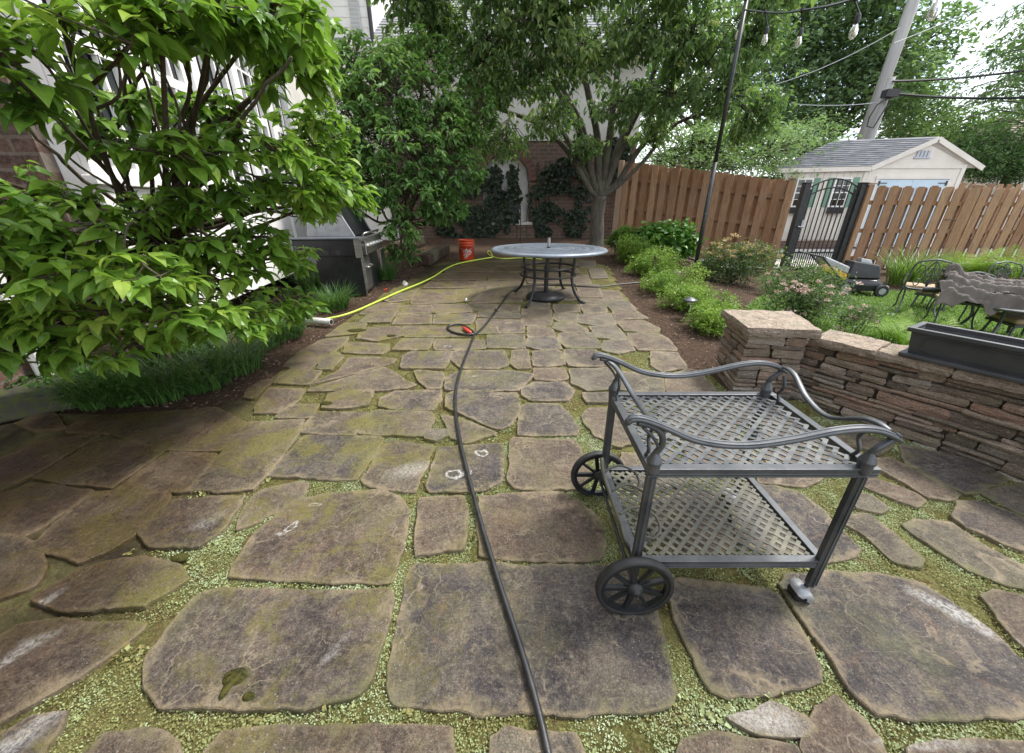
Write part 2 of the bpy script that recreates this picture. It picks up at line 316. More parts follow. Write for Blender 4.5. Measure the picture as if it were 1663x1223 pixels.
M_ = dict(
 stone=mk_stone(), wallstone=mk_wall(),
 soil=mk_ground('mulch_soil', (.045, .028, .018), (.075, .045, .030), (.13, .085, .06), 3, 60, .95, 1.0, .03),
 moss=mk_ground('joint_moss', (.095, .090, .018), (.15, .125, .045), (.10, .055, .028), 2.4, 34, .95, 1.0, .02),
 lawn=mk_ground('lawn_ground', (.10, .17, .03), (.14, .23, .05), (.07, .10, .03), 2, 30),
 asphalt=mk_ground('driveway_asphalt', (.16, .16, .165), (.20, .20, .20), (.12, .12, .12), 2, 60, .95, .3, .004),
 concrete=simple('concrete', (.48, .46, .43), (.38, .36, .33), 3, .9),
 brick=mk_brick('red_brown_brick', (.13, .068, .048), (.062, .038, .032), (.15, .13, .105), axis=(R(90), 0, 0)),
 white=simple('white_paint', (.80, .79, .76), (.66, .65, .62), 2.2, .5, bump=.08, bs=20, lo=.45, hi=.8),
 stucco=simple('cream_stucco', (.62, .60, .55), (.50, .48, .44), 1.4, .9, bump=.5, bs=120, bd=.003),
 stuccog=simple('niche_plaster', (.60, .59, .56), (.42, .41, .38), 3, .9, bump=.4, bs=90),
 glass=simple('window_glass', (.012, .016, .016), None, rough=.05, bump=0, spec=.9),
 black=simple('black_powder_coat', (.016, .017, .019), (.034, .035, .036), 12, .42, .3, bump=.25, bs=220, bd=.001),
 castal=simple('weathered_cast_aluminium', (.060, .067, .075), (.115, .12, .125), 9, .42, .45, bump=.3, bs=160, bd=.0015),
 casttray=simple('dusty_cast_aluminium', (.060, .065, .070), (.125, .13, .125), 7, .5, .35, bump=.35, bs=140, bd=.0015),
 casttray2=simple('mossy_cast_aluminium', (.075, .075, .066), (.135, .13, .095), 7, .6, .25, bump=.35, bs=140, bd=.0015),
 tabletop=simple('blue_grey_cast_aluminium', (.17, .20, .245), (.25, .28, .32), 8, .38, .35, bump=.3, bs=120),
 steel=simple('brushed_steel', (.42, .42, .41), (.30, .29, .27), 5, .32, .9, bump=.2, bs=60, stretch=(1, 1, 12)),
 galv=simple('galvanised_grey', (.40, .41, .43), (.30, .31, .32), 9, .5, .5),
 darkpl=simple('dark_enamel', (.012, .014, .016), (.025, .027, .03), 8, .3, .2, bump=.05),
 planter=simple('charcoal_resin', (.035, .038, .043), (.055, .058, .062), 5, .5, 0, bump=.2, bs=180, bd=.001),
 rubber=simple('rubber', (.012, .012, .013), (.03, .03, .03), 20, .6, 0, bump=.3, bs=200),
 hose=simple('black_hose_rubber', (.012, .013, .015), (.03, .03, .032), 20, .35, 0, bump=.2, bs=200),
 lime=simple('lime_hose', (.50, .62, .07), (.42, .55, .06), 10, .45, bump=.1),
 orange=simple('orange_plastic', (.55, .060, .015), (.45, .045, .012), 6, .4, bump=.05),
 red=simple('red_plastic', (.55, .05, .03), (.45, .05, .03), 20, .4, bump=.05),
 yellow=simple('yellow_plastic', (.75, .42, .02), (.65, .36, .02), 20, .4, bump=.05),
 pvc=simple('white_pvc', (.72, .72, .70), (.5, .48, .44), 12, .45, bump=.05),
 fence=mk_wood('cedar_stained', (.26, .14, .072), (.45, .285, .165), (.16, .085, .05)),
 fencepale=mk_wood('cedar_weathered', (.34, .25, .18), (.42, .32, .24), (.24, .17, .12)),
 pole=simple('weathered_pole_wood', (.36, .35, .34), (.25, .24, .23), 5, .9, bump=.6, bs=30, stretch=(1, 1, .1)),
 siding=simple('cream_siding', (.72, .67, .60), (.64, .59, .52), 2, .7, bump=.05),
 bluedoor=simple('pale_blue_paint', (.50, .62, .70), (.46, .57, .66), 3, .55, bump=.05),
 green=simple('sage_shutter_paint', (.16, .30, .21), (.14, .26, .19), 3, .55, bump=.05),
 shing=mk_shingle('grey_shingle', (.20, .205, .215), (.29, .295, .31)),
 shingt=mk_shingle('tan_shingle', (.30, .25, .22), (.40, .34, .30)),
 log=mk_bark('old_timber', (.045, .030, .022), (.085, .06, .045), .5),
 bark=mk_bark('grey_bark', (.060, .050, .042), (.15, .135, .115)),
 barkd=mk_bark('dark_twig_bark', (.055, .040, .028), (.12, .09, .065), 2),
 cushion=simple('tan_cushion_fabric', (.42, .31, .19), (.30, .22, .14), 6, .9, bump=.4, bs=200),
 canvas=simple('taupe_canvas', (.095, .080, .072), (.15, .13, .115), 3, .85, bump=.4, bs=260),
 bulb=None, rock=simple('pale_rock', (.40, .36, .29), (.26, .23, .19), 9, .9, bump=.8, bs=30, bd=.01),
 lime_white=simple('lime_deposit', (.55, .54, .51), (.34, .33, .31), 60, .8, bump=.6, bs=150, lo=.4, hi=.6),
 mosspad=mk_ground('moss_cushion', (.060, .062, .008), (.09, .08, .012), (.03, .03, .006), 8, 160, .95, .8, .004),
 stepm=mk_ground('stone_step', (.045, .045, .038), (.09, .085, .07), (.07, .085, .025), 3, 20, .9, .6, .01),
 dog=leafmat('dogwood_leaf', [(0, (.034, .095, .016)), (.4, (.095, .205, .028)), (.75, (.20, .35, .045)), (1, (.38, .50, .08))], .34, .45, True),
 dogf=leafmat('far_dogwood_leaf', [(0, (.036, .10, .032)), (.5, (.115, .235, .065)), (.85, (.22, .37, .10)), (1, (.34, .47, .14))], .45, .40),
 lin=leafmat('shade_tree_leaf', [(0, (.038, .082, .034)), (.5, (.12, .205, .078)), (.8, (.22, .33, .125)), (1, (.38, .46, .17))], .4, .46),
 back1=leafmat('hazed_tree_leaf', [(0, (.065, .12, .065)), (.5, (.16, .25, .125)), (1, (.30, .41, .20))], .55, .45),  # paled and greyed: distance haze put into the leaf colour
 lilac=leafmat('pale_shrub_leaf', [(0, (.09, .15, .07)), (.5, (.19, .29, .13)), (1, (.33, .43, .21))], .5, .4),
 spruce=leafmat('conifer_leaf', [(0, (.05, .115, .05)), (.5, (.13, .24, .085)), (1, (.25, .36, .12))], .6, .3),
 box=leafmat('boxwood_leaf', [(0, (.055, .115, .020)), (.5, (.15, .28, .035)), (1, (.34, .48, .08))], .4, .4),
 hyd=leafmat('hydrangea_leaf', [(0, (.024, .08, .016)), (.6, (.085, .21, .03)), (1, (.18, .33, .05))], .4, .3),
 rose=leafmat('rose_leaf', [(0, (.030, .060, .026)), (.5, (.075, .125, .05)), (1, (.16, .21, .075))], .5, .3),
 grass=leafmat('liriope_blade', [(0, (.020, .058, .018)), (.5, (.050, .13, .03)), (1, (.15, .27, .065))], .35, .25),
 dgrass=leafmat('daylily_blade', [(0, (.05, .10, .02)), (.5, (.11, .20, .04)), (1, (.25, .34, .10))], .4, .35),
 fern=leafmat('fern_leaf', [(0, (.09, .18, .02)), (.5, (.20, .34, .04)), (1, (.36, .50, .09))], .5, .4),
 lgrass=leafmat('lawn_blade', [(0, (.07, .14, .02)), (.5, (.13, .24, .04)), (1, (.24, .34, .08))], .5, .3),
 thyme=leafmat('creeping_thyme_leaf', [(0, (.060, .050, .012)), (.22, (.18, .14, .045)), (.45, (.25, .26, .095)), (.7, (.34, .41, .21)), (1, (.52, .60, .42))], .6, .2),
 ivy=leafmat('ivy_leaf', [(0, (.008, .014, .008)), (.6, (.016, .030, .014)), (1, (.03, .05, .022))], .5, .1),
 litter=leafmat('leaf_litter', [(0, (.05, .03, .02)), (.5, (.12, .075, .05)), (1, (.26, .20, .14))], .8, .1),
 peach=leafmat('peach_petal', [(0, (.42, .27, .14)), (.5, (.62, .42, .24)), (1, (.72, .58, .38))], .7, .3),
 pink=leafmat('pink_petal', [(0, (.55, .28, .30)), (.5, (.68, .45, .45)), (1, (.75, .62, .58))], .7, .3),
 bloom=leafmat('lime_bud', [(0, (.35, .42, .10)), (.5, (.48, .54, .18)), (1, (.62, .62, .34))], .7, .3),
)
def broken(name, col, col2, sc, lo, hi):
    k = NT(name); v = k.coord(); k.done(k.mix(k.ramp(k.noise(60, 4, .6, v), [(.4, 0.0), (.6, 1.0)]), col, col2), .85, 0, .2)
    k.l(k.ramp(k.noise(sc, 6, .75, v), [(lo, 0.0), (hi, 1.0)]), k.b.inputs['Alpha']); return k.m
M_['lime_white'] = broken('lime_deposit', (.62, .61, .57), (.38, .37, .34), 110, .40, .52)
MOSSB = broken('moss_film', (.028, .030, .006), (.055, .050, .010), 60, .34, .46)
def mk_joint():
    k = NT('patio_joint'); t = k.tone(); v = k.coord()
    c = k.mix(k.ramp(k.noise(2.6, 7, .68, v), [(.44, 0.0), (.56, 1.0)]), (.085, .085, .022), (.16, .155, .055))
    c = k.mix(k.ramp(k.noise(9, 7, .7, v), [(.52, 0.0), (.62, .9)]), c, (.085, .045, .024)); c = k.mix(k.ramp(k.noise(70, 4, .7, v), [(.45, 0.0), (.62, .7)]), c, (.22, .20, .08))
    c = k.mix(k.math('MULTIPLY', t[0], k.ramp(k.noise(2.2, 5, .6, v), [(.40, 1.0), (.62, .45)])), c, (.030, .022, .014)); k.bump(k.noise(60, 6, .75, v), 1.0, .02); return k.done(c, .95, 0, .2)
M_['joint'] = mk_joint()
def mk_bulb():
    k = NT('clear_bulb_glass'); k.done((.9, .9, .88), .05, 0, .6); k.b.inputs['Transmission Weight'].default_value = .85; k.b.inputs['IOR'].default_value = 1.15; return k.m
M_['bulb'] = mk_bulb()
# ================= TERRAIN =================
def grid_sheet(name, mat, poly, step, off, kind='structure', jit=0.0):
    xs = [p[0] for p in poly]; ys = [p[1] for p in poly]
    X = np.arange(min(xs), max(xs) + step, step); Y = np.arange(min(ys), max(ys) + step, step)
    nx, ny = len(X), len(Y); gx, gy = np.meshgrid(X, Y)
    V = [(x, y, gz(x, y) + off + (jit * mnoise.noise(Vector((x * 3, y * 3, 0))) if jit else 0)) for x, y in zip(gx.ravel(), gy.ravel())]
    cx = (gx[:-1, :-1] + gx[1:, 1:]) / 2; cy = (gy[:-1, :-1] + gy[1:, 1:]) / 2
    ins = pip(np.stack([cx.ravel(), cy.ravel()], 1), np.array(poly)).reshape(cx.shape)
    j, i = np.nonzero(ins); a = j * nx + i
    F = np.stack([a, a + 1, a + nx + 1, a + nx], 1)
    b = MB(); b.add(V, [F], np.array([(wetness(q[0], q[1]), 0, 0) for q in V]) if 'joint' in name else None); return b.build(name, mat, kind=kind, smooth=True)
def pip(P, poly):
    x, y = P[:, 0], P[:, 1]; ins = np.zeros(len(P), bool); n = len(poly)
    for i in range(n):
        x1, y1 = poly[i]; x2, y2 = poly[(i + 1) % n]
        if y1 == y2: continue
        c = ((y1 > y) != (y2 > y)) & (x < (x2 - x1) * (y - y1) / (y2 - y1) + x1); ins ^= c
    return ins
# mulch / soil everywhere near, one sheet to the horizon
b = MB()
X = sorted(set([-300, -120, -60, -30, -18] + list(np.arange(-12, 16, .4)) + [20, 30, 60, 120, 300])); Yv = sorted(set([-60, -20, -8] + list(np.arange(-4, 18, .4)) + [20, 30, 60, 120, 300]))
V = [(x, y, gz(x, y) - .03 + .012 * mnoise.noise(Vector((x * 2.2, y * 2.2, 3)))) for y in Yv for x in X]
n = len(X); F = [(j * n + i, j * n + i + 1, (j + 1) * n + i + 1, (j + 1) * n + i) for j in range(len(Yv) - 1) for i in range(n - 1)]
b.add(V, F); b.build('ground', M_['soil'], kind='structure', smooth=True)
def G2(L_): return [tuple(Gp(u, v)[:2]) for u, v in L_]
patio_px = [(-60, 640), (30, 655), (110, 670), (190, 675), (262, 668), (349, 662), (400, 640), (466, 590), (520, 553), (560, 522), (620, 478), (665, 455), (700, 430), (745, 420), (940, 420), (990, 432), (1000, 455), (1022, 490), (1050, 520), (1090, 558), (1112, 598), (1150, 606), (1190, 640), (1300, 650), (1467, 712), (1626, 773), (1700, 800)]
patio = G2(patio_px) + [(3.2, 1.2), (3.2, -2.2), (-3.4, -2.2), (-5.2, 0.4), (-5.2, 2.0)]

lawn = [(2.75, 2.75), (2.6, 4.2), (3.3, 5.2), (4.2, 6.2), (5.5, 6.9), (7.5, 6.9), (9, 7.4), (16, 7.2), (16, 1.2), (3.1, 1.2)]
grid_sheet('lawn', M_['lawn'], lawn, .09, -.008)
grid_sheet('driveway', M_['asphalt'], [(5.2, 9.6), (30, 9.6), (30, 14.2), (5.2, 14.2)], .6, .004)
grid_sheet('side_path', M_['concrete'], [(6.7, 9.55), (8.3, 9.55), (9.0, 11.2), (6.9, 11.2)], .1, .012)
# ================= FLAGSTONES =================
ST = """
672,918 790,917 1000,922 1062,960 1079,1060 1094,1120 1085,1148 1062,1158 780,1158 640,1146 628,1110 647,1020 660,950|0.12
1085,955 1105,942 1240,957 1262,968 1330,1077 1327,1106 1300,1117 1182,1134 1147,1112 1125,1070 1095,1010|0.2
1266,952 1280,935 1400,933 1485,944 1532,974 1604,1025 1670,1085 1720,1130 1675,1165 1485,1168 1425,1160 1374,1119 1339,1055 1292,990|0.08
1177,1168 1250,1147 1305,1166 1318,1183 1305,1198 1232,1201 1198,1183|1.0
1322,1153 1356,1136 1391,1162 1425,1204 1450,1260 1330,1270 1300,1215|0.5
1105,1202 1180,1192 1290,1212 1320,1290 1090,1290|0.55
1470,1215 1520,1205 1615,1206 1700,1212 1720,1290 1490,1290|0.5
1592,970 1615,964 1690,975 1740,1070 1665,1058 1620,1010|0.5
1469,857 1484,845 1545,852 1606,894 1690,935 1710,965 1630,950 1570,925 1533,901 1484,869|0.85
1371,837 1410,837 1435,857 1479,894 1494,908 1491,920 1476,920 1444,908 1410,872 1368,852|0.75
1180,805 1225,790 1263,793 1295,803 1337,832 1368,869 1395,894 1386,908 1344,913 1270,908 1200,880|0.1
1462,724 1508,732 1570,749 1626,771 1631,783 1582,798 1567,803 1533,788 1476,756|0.15
1420,749 1445,747 1479,764 1533,793 1557,805 1533,812 1503,807 1459,780 1425,763|0.55
1557,818 1594,818 1700,858 1720,910 1631,886 1570,859 1545,837|0.35
1592,800 1663,785 1720,800 1710,860 1631,823|0.3
1396,775 1420,778 1484,803 1498,814 1484,824 1440,806 1402,790|0.6
1380,805 1415,808 1437,825 1425,833 1390,827|0.8
1235,765 1325,766 1335,778 1305,790 1235,786|0.6
828,722 835,714 931,717 942,737 955,770 945,794 872,796 838,793 828,781|0.65
714,730 762,727 811,722 815,750 811,780 784,797 700,799 694,788 704,760|0.15
633,717 704,727 687,766 672,798 635,795 594,788 591,781 613,741|0.4
496,709 547,707 621,712 613,729 591,761 577,778 537,778 441,773 444,766 474,732|0.05
604,673 616,669 699,672 702,687 687,710 621,707 586,706 589,700|0.75
515,672 596,673 594,685 575,707 537,706 488,703 498,690|0.7
403,689 493,685 481,710 451,749 412,794 361,797 307,797 319,782 361,740|0.7
478,661 518,659 503,680 449,680 460,670|0.78
437,631 493,634 481,651 449,670 417,670 420,658|0.5
474,600 520,604 501,625 449,622 456,614|0.3
400,643 408,632 432,619 439,621 415,646|0.7
463,594 484,575 522,554 566,549 552,564 505,598|0.55
522,585 547,575 556,581 539,600 518,600|0.8
567,583 608,582 640,585 635,592 572,607 528,619 510,623 523,615 552,604|0.5
623,598 640,607 655,619 672,625 657,631 596,634 505,636 508,631 572,613|0.72
535,641 577,638 604,638 596,658 572,663 525,663|0.7
645,638 716,636 714,651 702,668 645,665 616,661 621,648|0.3
657,580 670,573 731,573 729,587 719,599 653,598|0.3
675,605 682,603 716,607 719,616 714,631 694,630 680,616|0.75
737,575 745,571 818,571 825,592 806,599 752,598 735,587|0.25
725,616 752,603 806,604 835,605 860,609 862,613 852,624 838,634 781,635 725,634|0.2
727,643 742,638 838,641 840,668 828,690 811,696 798,694 745,671 725,663|0.12
718,677 742,680 806,705 785,712 755,720 735,712|0.4
694,700 726,700 729,707 709,717 692,714|0.9
848,661 857,657 906,659 919,670 938,697 933,707 872,708 843,706 845,683|0.2
852,634 867,623 916,623 931,636 921,651 867,651 850,643|0.08
870,601 914,601 921,616 902,619 870,618|0.55
832,572 857,571 860,597 840,599 830,590|0.7
865,572 904,571 914,575 916,592 889,595 868,594|0.3
918,570 967,570 985,592 985,596 942,596 926,594 918,582|0.35
926,602 991,600 1000,612 995,633 955,634 932,624|0.85
1004,604 1065,610 1081,624 1075,636 1034,637 1007,632|0.85
948,640 1045,640 1058,655 955,655|0.85
946,678 955,668 990,664 1040,672 1052,715 1000,726 965,707|0.72
1083,616 1114,602 1130,604 1159,633 1155,637 1096,641 1085,637|0.6
1057,573 1100,575 1112,598 1075,604 1059,594|0.7
1020,543 1065,542 1083,551 1096,567 1094,570 1038,569 1024,553|0.5
1004,523 1044,522 1067,534 1067,541 1016,538|0.6
995,505 1028,504 1050,518 1000,520|0.5
980,490 1016,489 1032,503 993,503|0.8
975,473 1004,474 1012,487 981,487|0.6
957,437 979,436 987,451 961,452|0.7
938,428 942,424 965,425 965,433 942,434|0.8
936,463 971,463 977,483 942,484|0.7
942,486 977,487 979,495 944,496|0.7
944,498 983,497 983,508 950,510|0.8
938,512 991,510 999,526 973,529 940,524|0.85
959,532 999,530 1018,549 1012,552 971,549|0.85
981,555 1020,553 1028,569 1004,574 979,569|0.9
910,543 963,543 973,563 971,567 922,566 909,555|0.8
903,526 934,526 952,537 950,541 918,540 899,534|0.78
901,511 936,511 934,522 909,523 901,519|0.78
899,496 938,496 940,507 903,508|0.78
900,470 932,468 938,487 900,488|0.75
860,490 890,492 890,501 860,500|0.8
850,504 893,504 893,516 850,516|0.6
848,518 895,518 894,530 852,530|0.5
858,532 895,532 899,547 858,547|0.5
860,549 905,550 909,567 880,569 856,563|0.25
793,545 849,545 852,566 793,564|0.25
708,555 713,552 784,553 785,567 708,569|0.7
656,552 702,552 693,569 639,569|0.7
657,530 766,533 767,547 661,548 656,541|0.5
776,524 780,519 847,521 849,541 776,542|0.4
780,506 841,510 841,517 778,515|0.9
760,496 802,497 798,505 769,504|0.75
807,497 843,497 841,507 812,506|0.7
708,512 773,511 762,526 706,526|0.2
702,496 755,496 766,508 710,510|0.6
648,512 699,511 697,526 639,527|0.6
650,497 697,497 704,508 648,510|0.6
610,493 648,494 641,508 585,511|0.6
598,514 641,511 632,524 587,524|0.7
592,533 647,532 650,546 614,553 582,550|0.5
565,557 629,560 630,568 618,575 560,573|0.6
530,547 560,526 594,526 585,541|0.78
623,486 666,474 679,470 666,487 636,491|0.7
670,489 684,472 738,472 738,492 672,494|0.5
741,472 785,470 770,487 742,491|0.6
776,487 790,470 850,470 845,490 765,493|0.5
690,468 702,458 770,458 768,468|0.55
773,468 776,458 815,458 812,468|0.6
703,455 714,445 790,445 785,455|0.5
795,455 796,445 850,444 850,455|0.55
725,442 735,434 800,434 795,442|0.5
803,442 804,434 860,433 858,442|0.55
740,431 748,424 815,424 813,431|0.6
818,431 819,424 880,423 880,431|0.55
860,446 870,445 905,446 905,460 858,460|0.6
908,447 953,447 958,461 910,461|0.6
855,464 898,464 896,478 853,486|0.7
818,458 852,458 850,468 816,468|0.6
884,431 884,424 935,425 933,432|0.6
862,442 905,436 935,436 938,444 905,444|0.6
530,803 607,798 641,807 665,828 654,880 633,948 513,944 372,939 393,901 432,854 479,815|0.47
316,974 363,957 513,965 633,961 641,978 620,1051 603,1110 569,1136 505,1153 265,1149 244,1119 239,1076 274,1025|0.3
421,800 481,785 498,787 493,812 421,848 388,860 394,836|0.75
283,815 397,809 361,860 322,888 247,888 229,866|0.45
150,803 271,802 265,821 210,874 135,913 60,888 110,838|0.5
-60,825 -40,765 60,722 146,709 152,712 56,768|0.5
66,776 112,747 165,717 250,724 262,737 180,792 159,788 100,780|0.6
190,706 235,695 262,673 349,667 394,689 389,707 355,733 262,730|0.65
272,739 350,742 315,785 300,797 246,800 196,797|0.55
114,695 150,678 258,671 235,689 186,704 117,702|0.6
30,690 84,668 104,694 60,700|0.6
-60,835 50,787 148,800 138,812 60,860 -50,900|0.5
30,1020 98,1012 241,1015 189,1057 131,1094 -30,1190 -90,1100|0.5
131,930 171,917 232,908 290,923 305,942 268,963 232,984 128,993 60,975|0.5
-60,885 -10,868 50,885 75,915 60,950 -50,985|0.9
-60,1235 55,1167 110,1158 100,1180 70,1225 40,1260 -40,1300|0.25
125,1245 170,1195 235,1184 285,1200 310,1290 110,1290|0.6
330,1235 365,1190 460,1179 700,1180 735,1182 745,1290 320,1290|0.55
800,1198 830,1186 930,1195 945,1240 945,1290 790,1290|0.85
681,811 750,809 758,828 754,892 677,903 675,888|0.6
778,807 908,800 934,815 972,841 983,888 972,910 840,912 784,901 778,862|0.5
1010,738 1090,735 1108,768 1100,790 1040,800 1015,770|0.65
1120,795 1165,800 1185,875 1190,895 1100,905 1060,870 1050,815|0.5
1065,647 1150,647 1165,665 1075,666|0.8
1168,650 1280,657 1320,688 1200,690|0.6
1072,672 1182,672 1200,713 1085,713|0.7
1212,697 1335,695 1392,725 1232,728|0.6
1108,720 1215,722 1230,757 1120,758|0.6
1345,693 1400,707 1450,722 1425,740 1400,726|0.7
1240,735 1395,735 1412,758 1250,758|0.7
"""
def chaikin(P, it=2, q=.07):
    q = .07 if np.mean(P, 0)[1] < 1.6 else .045
    c_ = np.mean(P, 0); g_ = .004 + .0070 * max(0, c_[1]) + .012 * wetness(*c_) * (c_[1] < 4)
    P = [tuple(np.array(p) + (np.array(p) - c_) / (np.linalg.norm(np.array(p) - c_) + 1e-6) * g_) for p in P]
    for _ in range(it):
        o = []
        for i in range(len(P)):
            a, b_ = P[i], P[(i + 1) % len(P)]
            o += [(a[0] * (1 - q) + b_[0] * q, a[1] * (1 - q) + b_[1] * q), (a[0] * q + b_[0] * (1 - q), a[1] * q + b_[1] * (1 - q))]
        P = o; q = .25
    return P
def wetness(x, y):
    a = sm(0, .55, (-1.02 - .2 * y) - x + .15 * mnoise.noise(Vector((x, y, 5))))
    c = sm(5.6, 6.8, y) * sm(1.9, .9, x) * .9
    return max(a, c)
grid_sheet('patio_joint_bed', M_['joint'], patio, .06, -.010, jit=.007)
pb = MB(); stone_polys = []
def add_stone(P, tone, wetv=None, th=.011):
    P = np.array(P); c = P.mean(0); N = len(P)
    # densify + ragged edge
    Q = []
    for i in range(N):
        a, d = P[i], P[(i + 1) % N]; ln = np.linalg.norm(d - a); m = max(1, int(ln / .022))
        for k in range(m): Q.append(a + (d - a) * k / m)
    Q = np.array(Q)
    size = math.sqrt(max(1e-4, abs(sum(P[i][0] * P[(i + 1) % N][1] - P[(i + 1) % N][0] * P[i][1] for i in range(N))) / 2))
    for i, q in enumerate(Q):
        r = q - c; ln = np.linalg.norm(r) + 1e-6
        w = .013 * mnoise.noise(Vector((q[0] * 8, q[1] * 8, 1))) + .009 * mnoise.noise(Vector((q[0] * 26, q[1] * 26, 2))) + .005 * mnoise.noise(Vector((q[0] * 70, q[1] * 70, 2)))
        Q[i] = c + r * (1 + w / ln)
    stone_polys.append(Q); n = len(Q); V = []; A = []
    tx, ty = rng.normal(0, .004, 2); lift = rng.uniform(-.003, .005)
    d = np.linalg.norm(Q - c, axis=1)
    wet = wetness(*c) if wetv is None else wetv
    for ins, dz, e in ((0, -.05, 1), (0, -.004, 1), (.004, 0, .92), (.022, 0, .60), (.06, 0.0, .34), (.13, 0.001, .10)):
        ins = min(ins, size * .42 * (ins / .13) + .0) if size < .35 else ins
        f = np.maximum(0.08, 1 - ins / np.maximum(d, .02))
        R_ = c + (Q - c) * f[:, None]
        for x, y in R_:
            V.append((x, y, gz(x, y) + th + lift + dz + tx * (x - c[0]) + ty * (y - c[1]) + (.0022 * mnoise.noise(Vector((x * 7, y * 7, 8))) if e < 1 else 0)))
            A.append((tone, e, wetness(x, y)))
    F = [(r * n + i, r * n + (i + 1) % n, (r + 1) * n + (i + 1) % n, (r + 1) * n + i) for r in range(5) for i in range(n)]
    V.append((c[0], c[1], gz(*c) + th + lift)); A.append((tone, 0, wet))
    F += [(5 * n + i, 5 * n + (i + 1) % n, 6 * n) for i in range(n)]
    pb.add(V, F, A)
for ln in ST.strip().split('\n'):
    p, t = ln.split('|'); P = G2([tuple(map(float, q.split(','))) for q in p.split()])
    ar = sum(P[i][0] * P[(i + 1) % len(P)][1] - P[(i + 1) % len(P)][0] * P[i][1] for i in range(len(P)))
    if ar < 0: P = P[::-1]
    t = float(t)
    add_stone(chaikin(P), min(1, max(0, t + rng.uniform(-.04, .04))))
# the patio goes on behind the camera
for j in range(4):
    x = -3.2 + rng.uniform(0, .3)
    while x < 3.0:
        w = rng.uniform(.45, .95); y0 = -.02 - j * .55 + (-.0)
        if y0 < .35: add_stone(chaikin([(x + .03, y0 - .5), (x + w - .03, y0 - .5 + rng.uniform(-.03, .03)), (x + w - .03, y0), (x + .03, y0 + rng.uniform(-.03, .0))]), rng.uniform(.1, .7))
        x += w
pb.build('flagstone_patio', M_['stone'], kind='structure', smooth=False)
# ================= JOINT PLANTING (stuff) =================
def leafcloud(P, D, Nn, Ls, Ws, tmpl, F, A):
    """place leaf template at each P, along D, normal Nn"""
    D = D / np.linalg.norm(D, axis=1, keepdims=True)
    Sd = np.cross(D, Nn); Sd /= (np.linalg.norm(Sd, axis=1, keepdims=True) + 1e-9); Up = np.cross(Sd, D)
    T = np.array(tmpl); k = len(T)
    V = P[:, None, :] + D[:, None, :] * (T[None, :, 0:1] * Ls[:, None, None]) + Sd[:, None, :] * (T[None, :, 1:2] * Ws[:, None, None]) + Up[:, None, :] * (T[None, :, 2:3] * Ls[:, None, None])
    off = np.arange(len(P))[:, None, None] * k
    Fs = [np.asarray(f)[None] + off for f in F]
    AA = np.repeat(A[:, None, :], k, axis=1)
    if T.shape[1] > 3: AA[:, :, 2] = T[None, :, 3]
    return V.reshape(-1, 3), [f.reshape(-1, f.shape[-1]) for f in Fs], AA.reshape(-1, 3)
QUAD = ([(0, -.5, 0), (.5, -.5, .05), (1, 0, 0), (.5, .5, .05), (0, .5, 0)], [np.array([[0, 1, 2, 3, 4]])])
TINY = ([(0, 0, 0), (.5, -.5, .12), (1, 0, 0), (.5, .5, .12)], [np.array([[0, 1, 2, 3]])])
LEAF6 = ([(0, 0, 0, 0), (.30, -.5, .10, 1), (.68, -.36, .03, 1), (1, 0, -.22, 0), (.68, .36, .03, 1), (.30, .5, .10, 1), (.5, 0, -.02, 0)],
         [np.array([[0, 1, 6], [0, 6, 5]]), np.array([[1, 2, 3, 6], [6, 3, 4, 5]])])
BIGLEAF = ([(0, 0, 0, 0), (.13, -.27, .06, 1), (.34, -.50, .10, 1), (.60, -.43, .04, 1), (.82, -.20, -.09, .8), (1, 0, -.26, 0), (.82, .20, -.09, .8), (.60, .43, .04, 1), (.34, .50, .10, 1), (.13, .27, .06, 1),
            (.14, 0, .0, 0), (.35, 0, .02, 0), (.61, 0, -.03, 0), (.83, 0, -.13, 0)],
           [np.array([[0, 1, 10], [0, 10, 9], [13, 4, 5], [13, 5, 6]]), np.array([[1, 2, 11, 10], [2, 3, 12, 11], [3, 4, 13, 12], [10, 11, 8, 9], [11, 12, 7, 8], [12, 13, 6, 7]])])
def scatter(poly, n, dens=None, excl=True):
    poly = np.array(poly); lo, hi = poly.min(0), poly.max(0)
    P = lo + rng.random((n, 2)) * (hi - lo); P = P[pip(P, poly)]
    if excl:
        keep = np.ones(len(P), bool)
        for Q in stone_polys:
            a, b_ = Q.min(0), Q.max(0)
            m = np.nonzero(keep & (P[:, 0] > a[0]) & (P[:, 0] < b_[0]) & (P[:, 1] > a[1]) & (P[:, 1] < b_[1]))[0]
            if len(m):
                c = Q.mean(0); Qs = c + (Q - c) * (1 - .006 / np.maximum(np.linalg.norm(Q - c, axis=1), .02))[:, None]
                keep[m[pip(P[m], Qs)]] = False
        P = P[keep]
    return P
def nz2(P, s, seed=0): return np.array([mnoise.noise(Vector((x * s, y * s, seed))) for x, y in P])
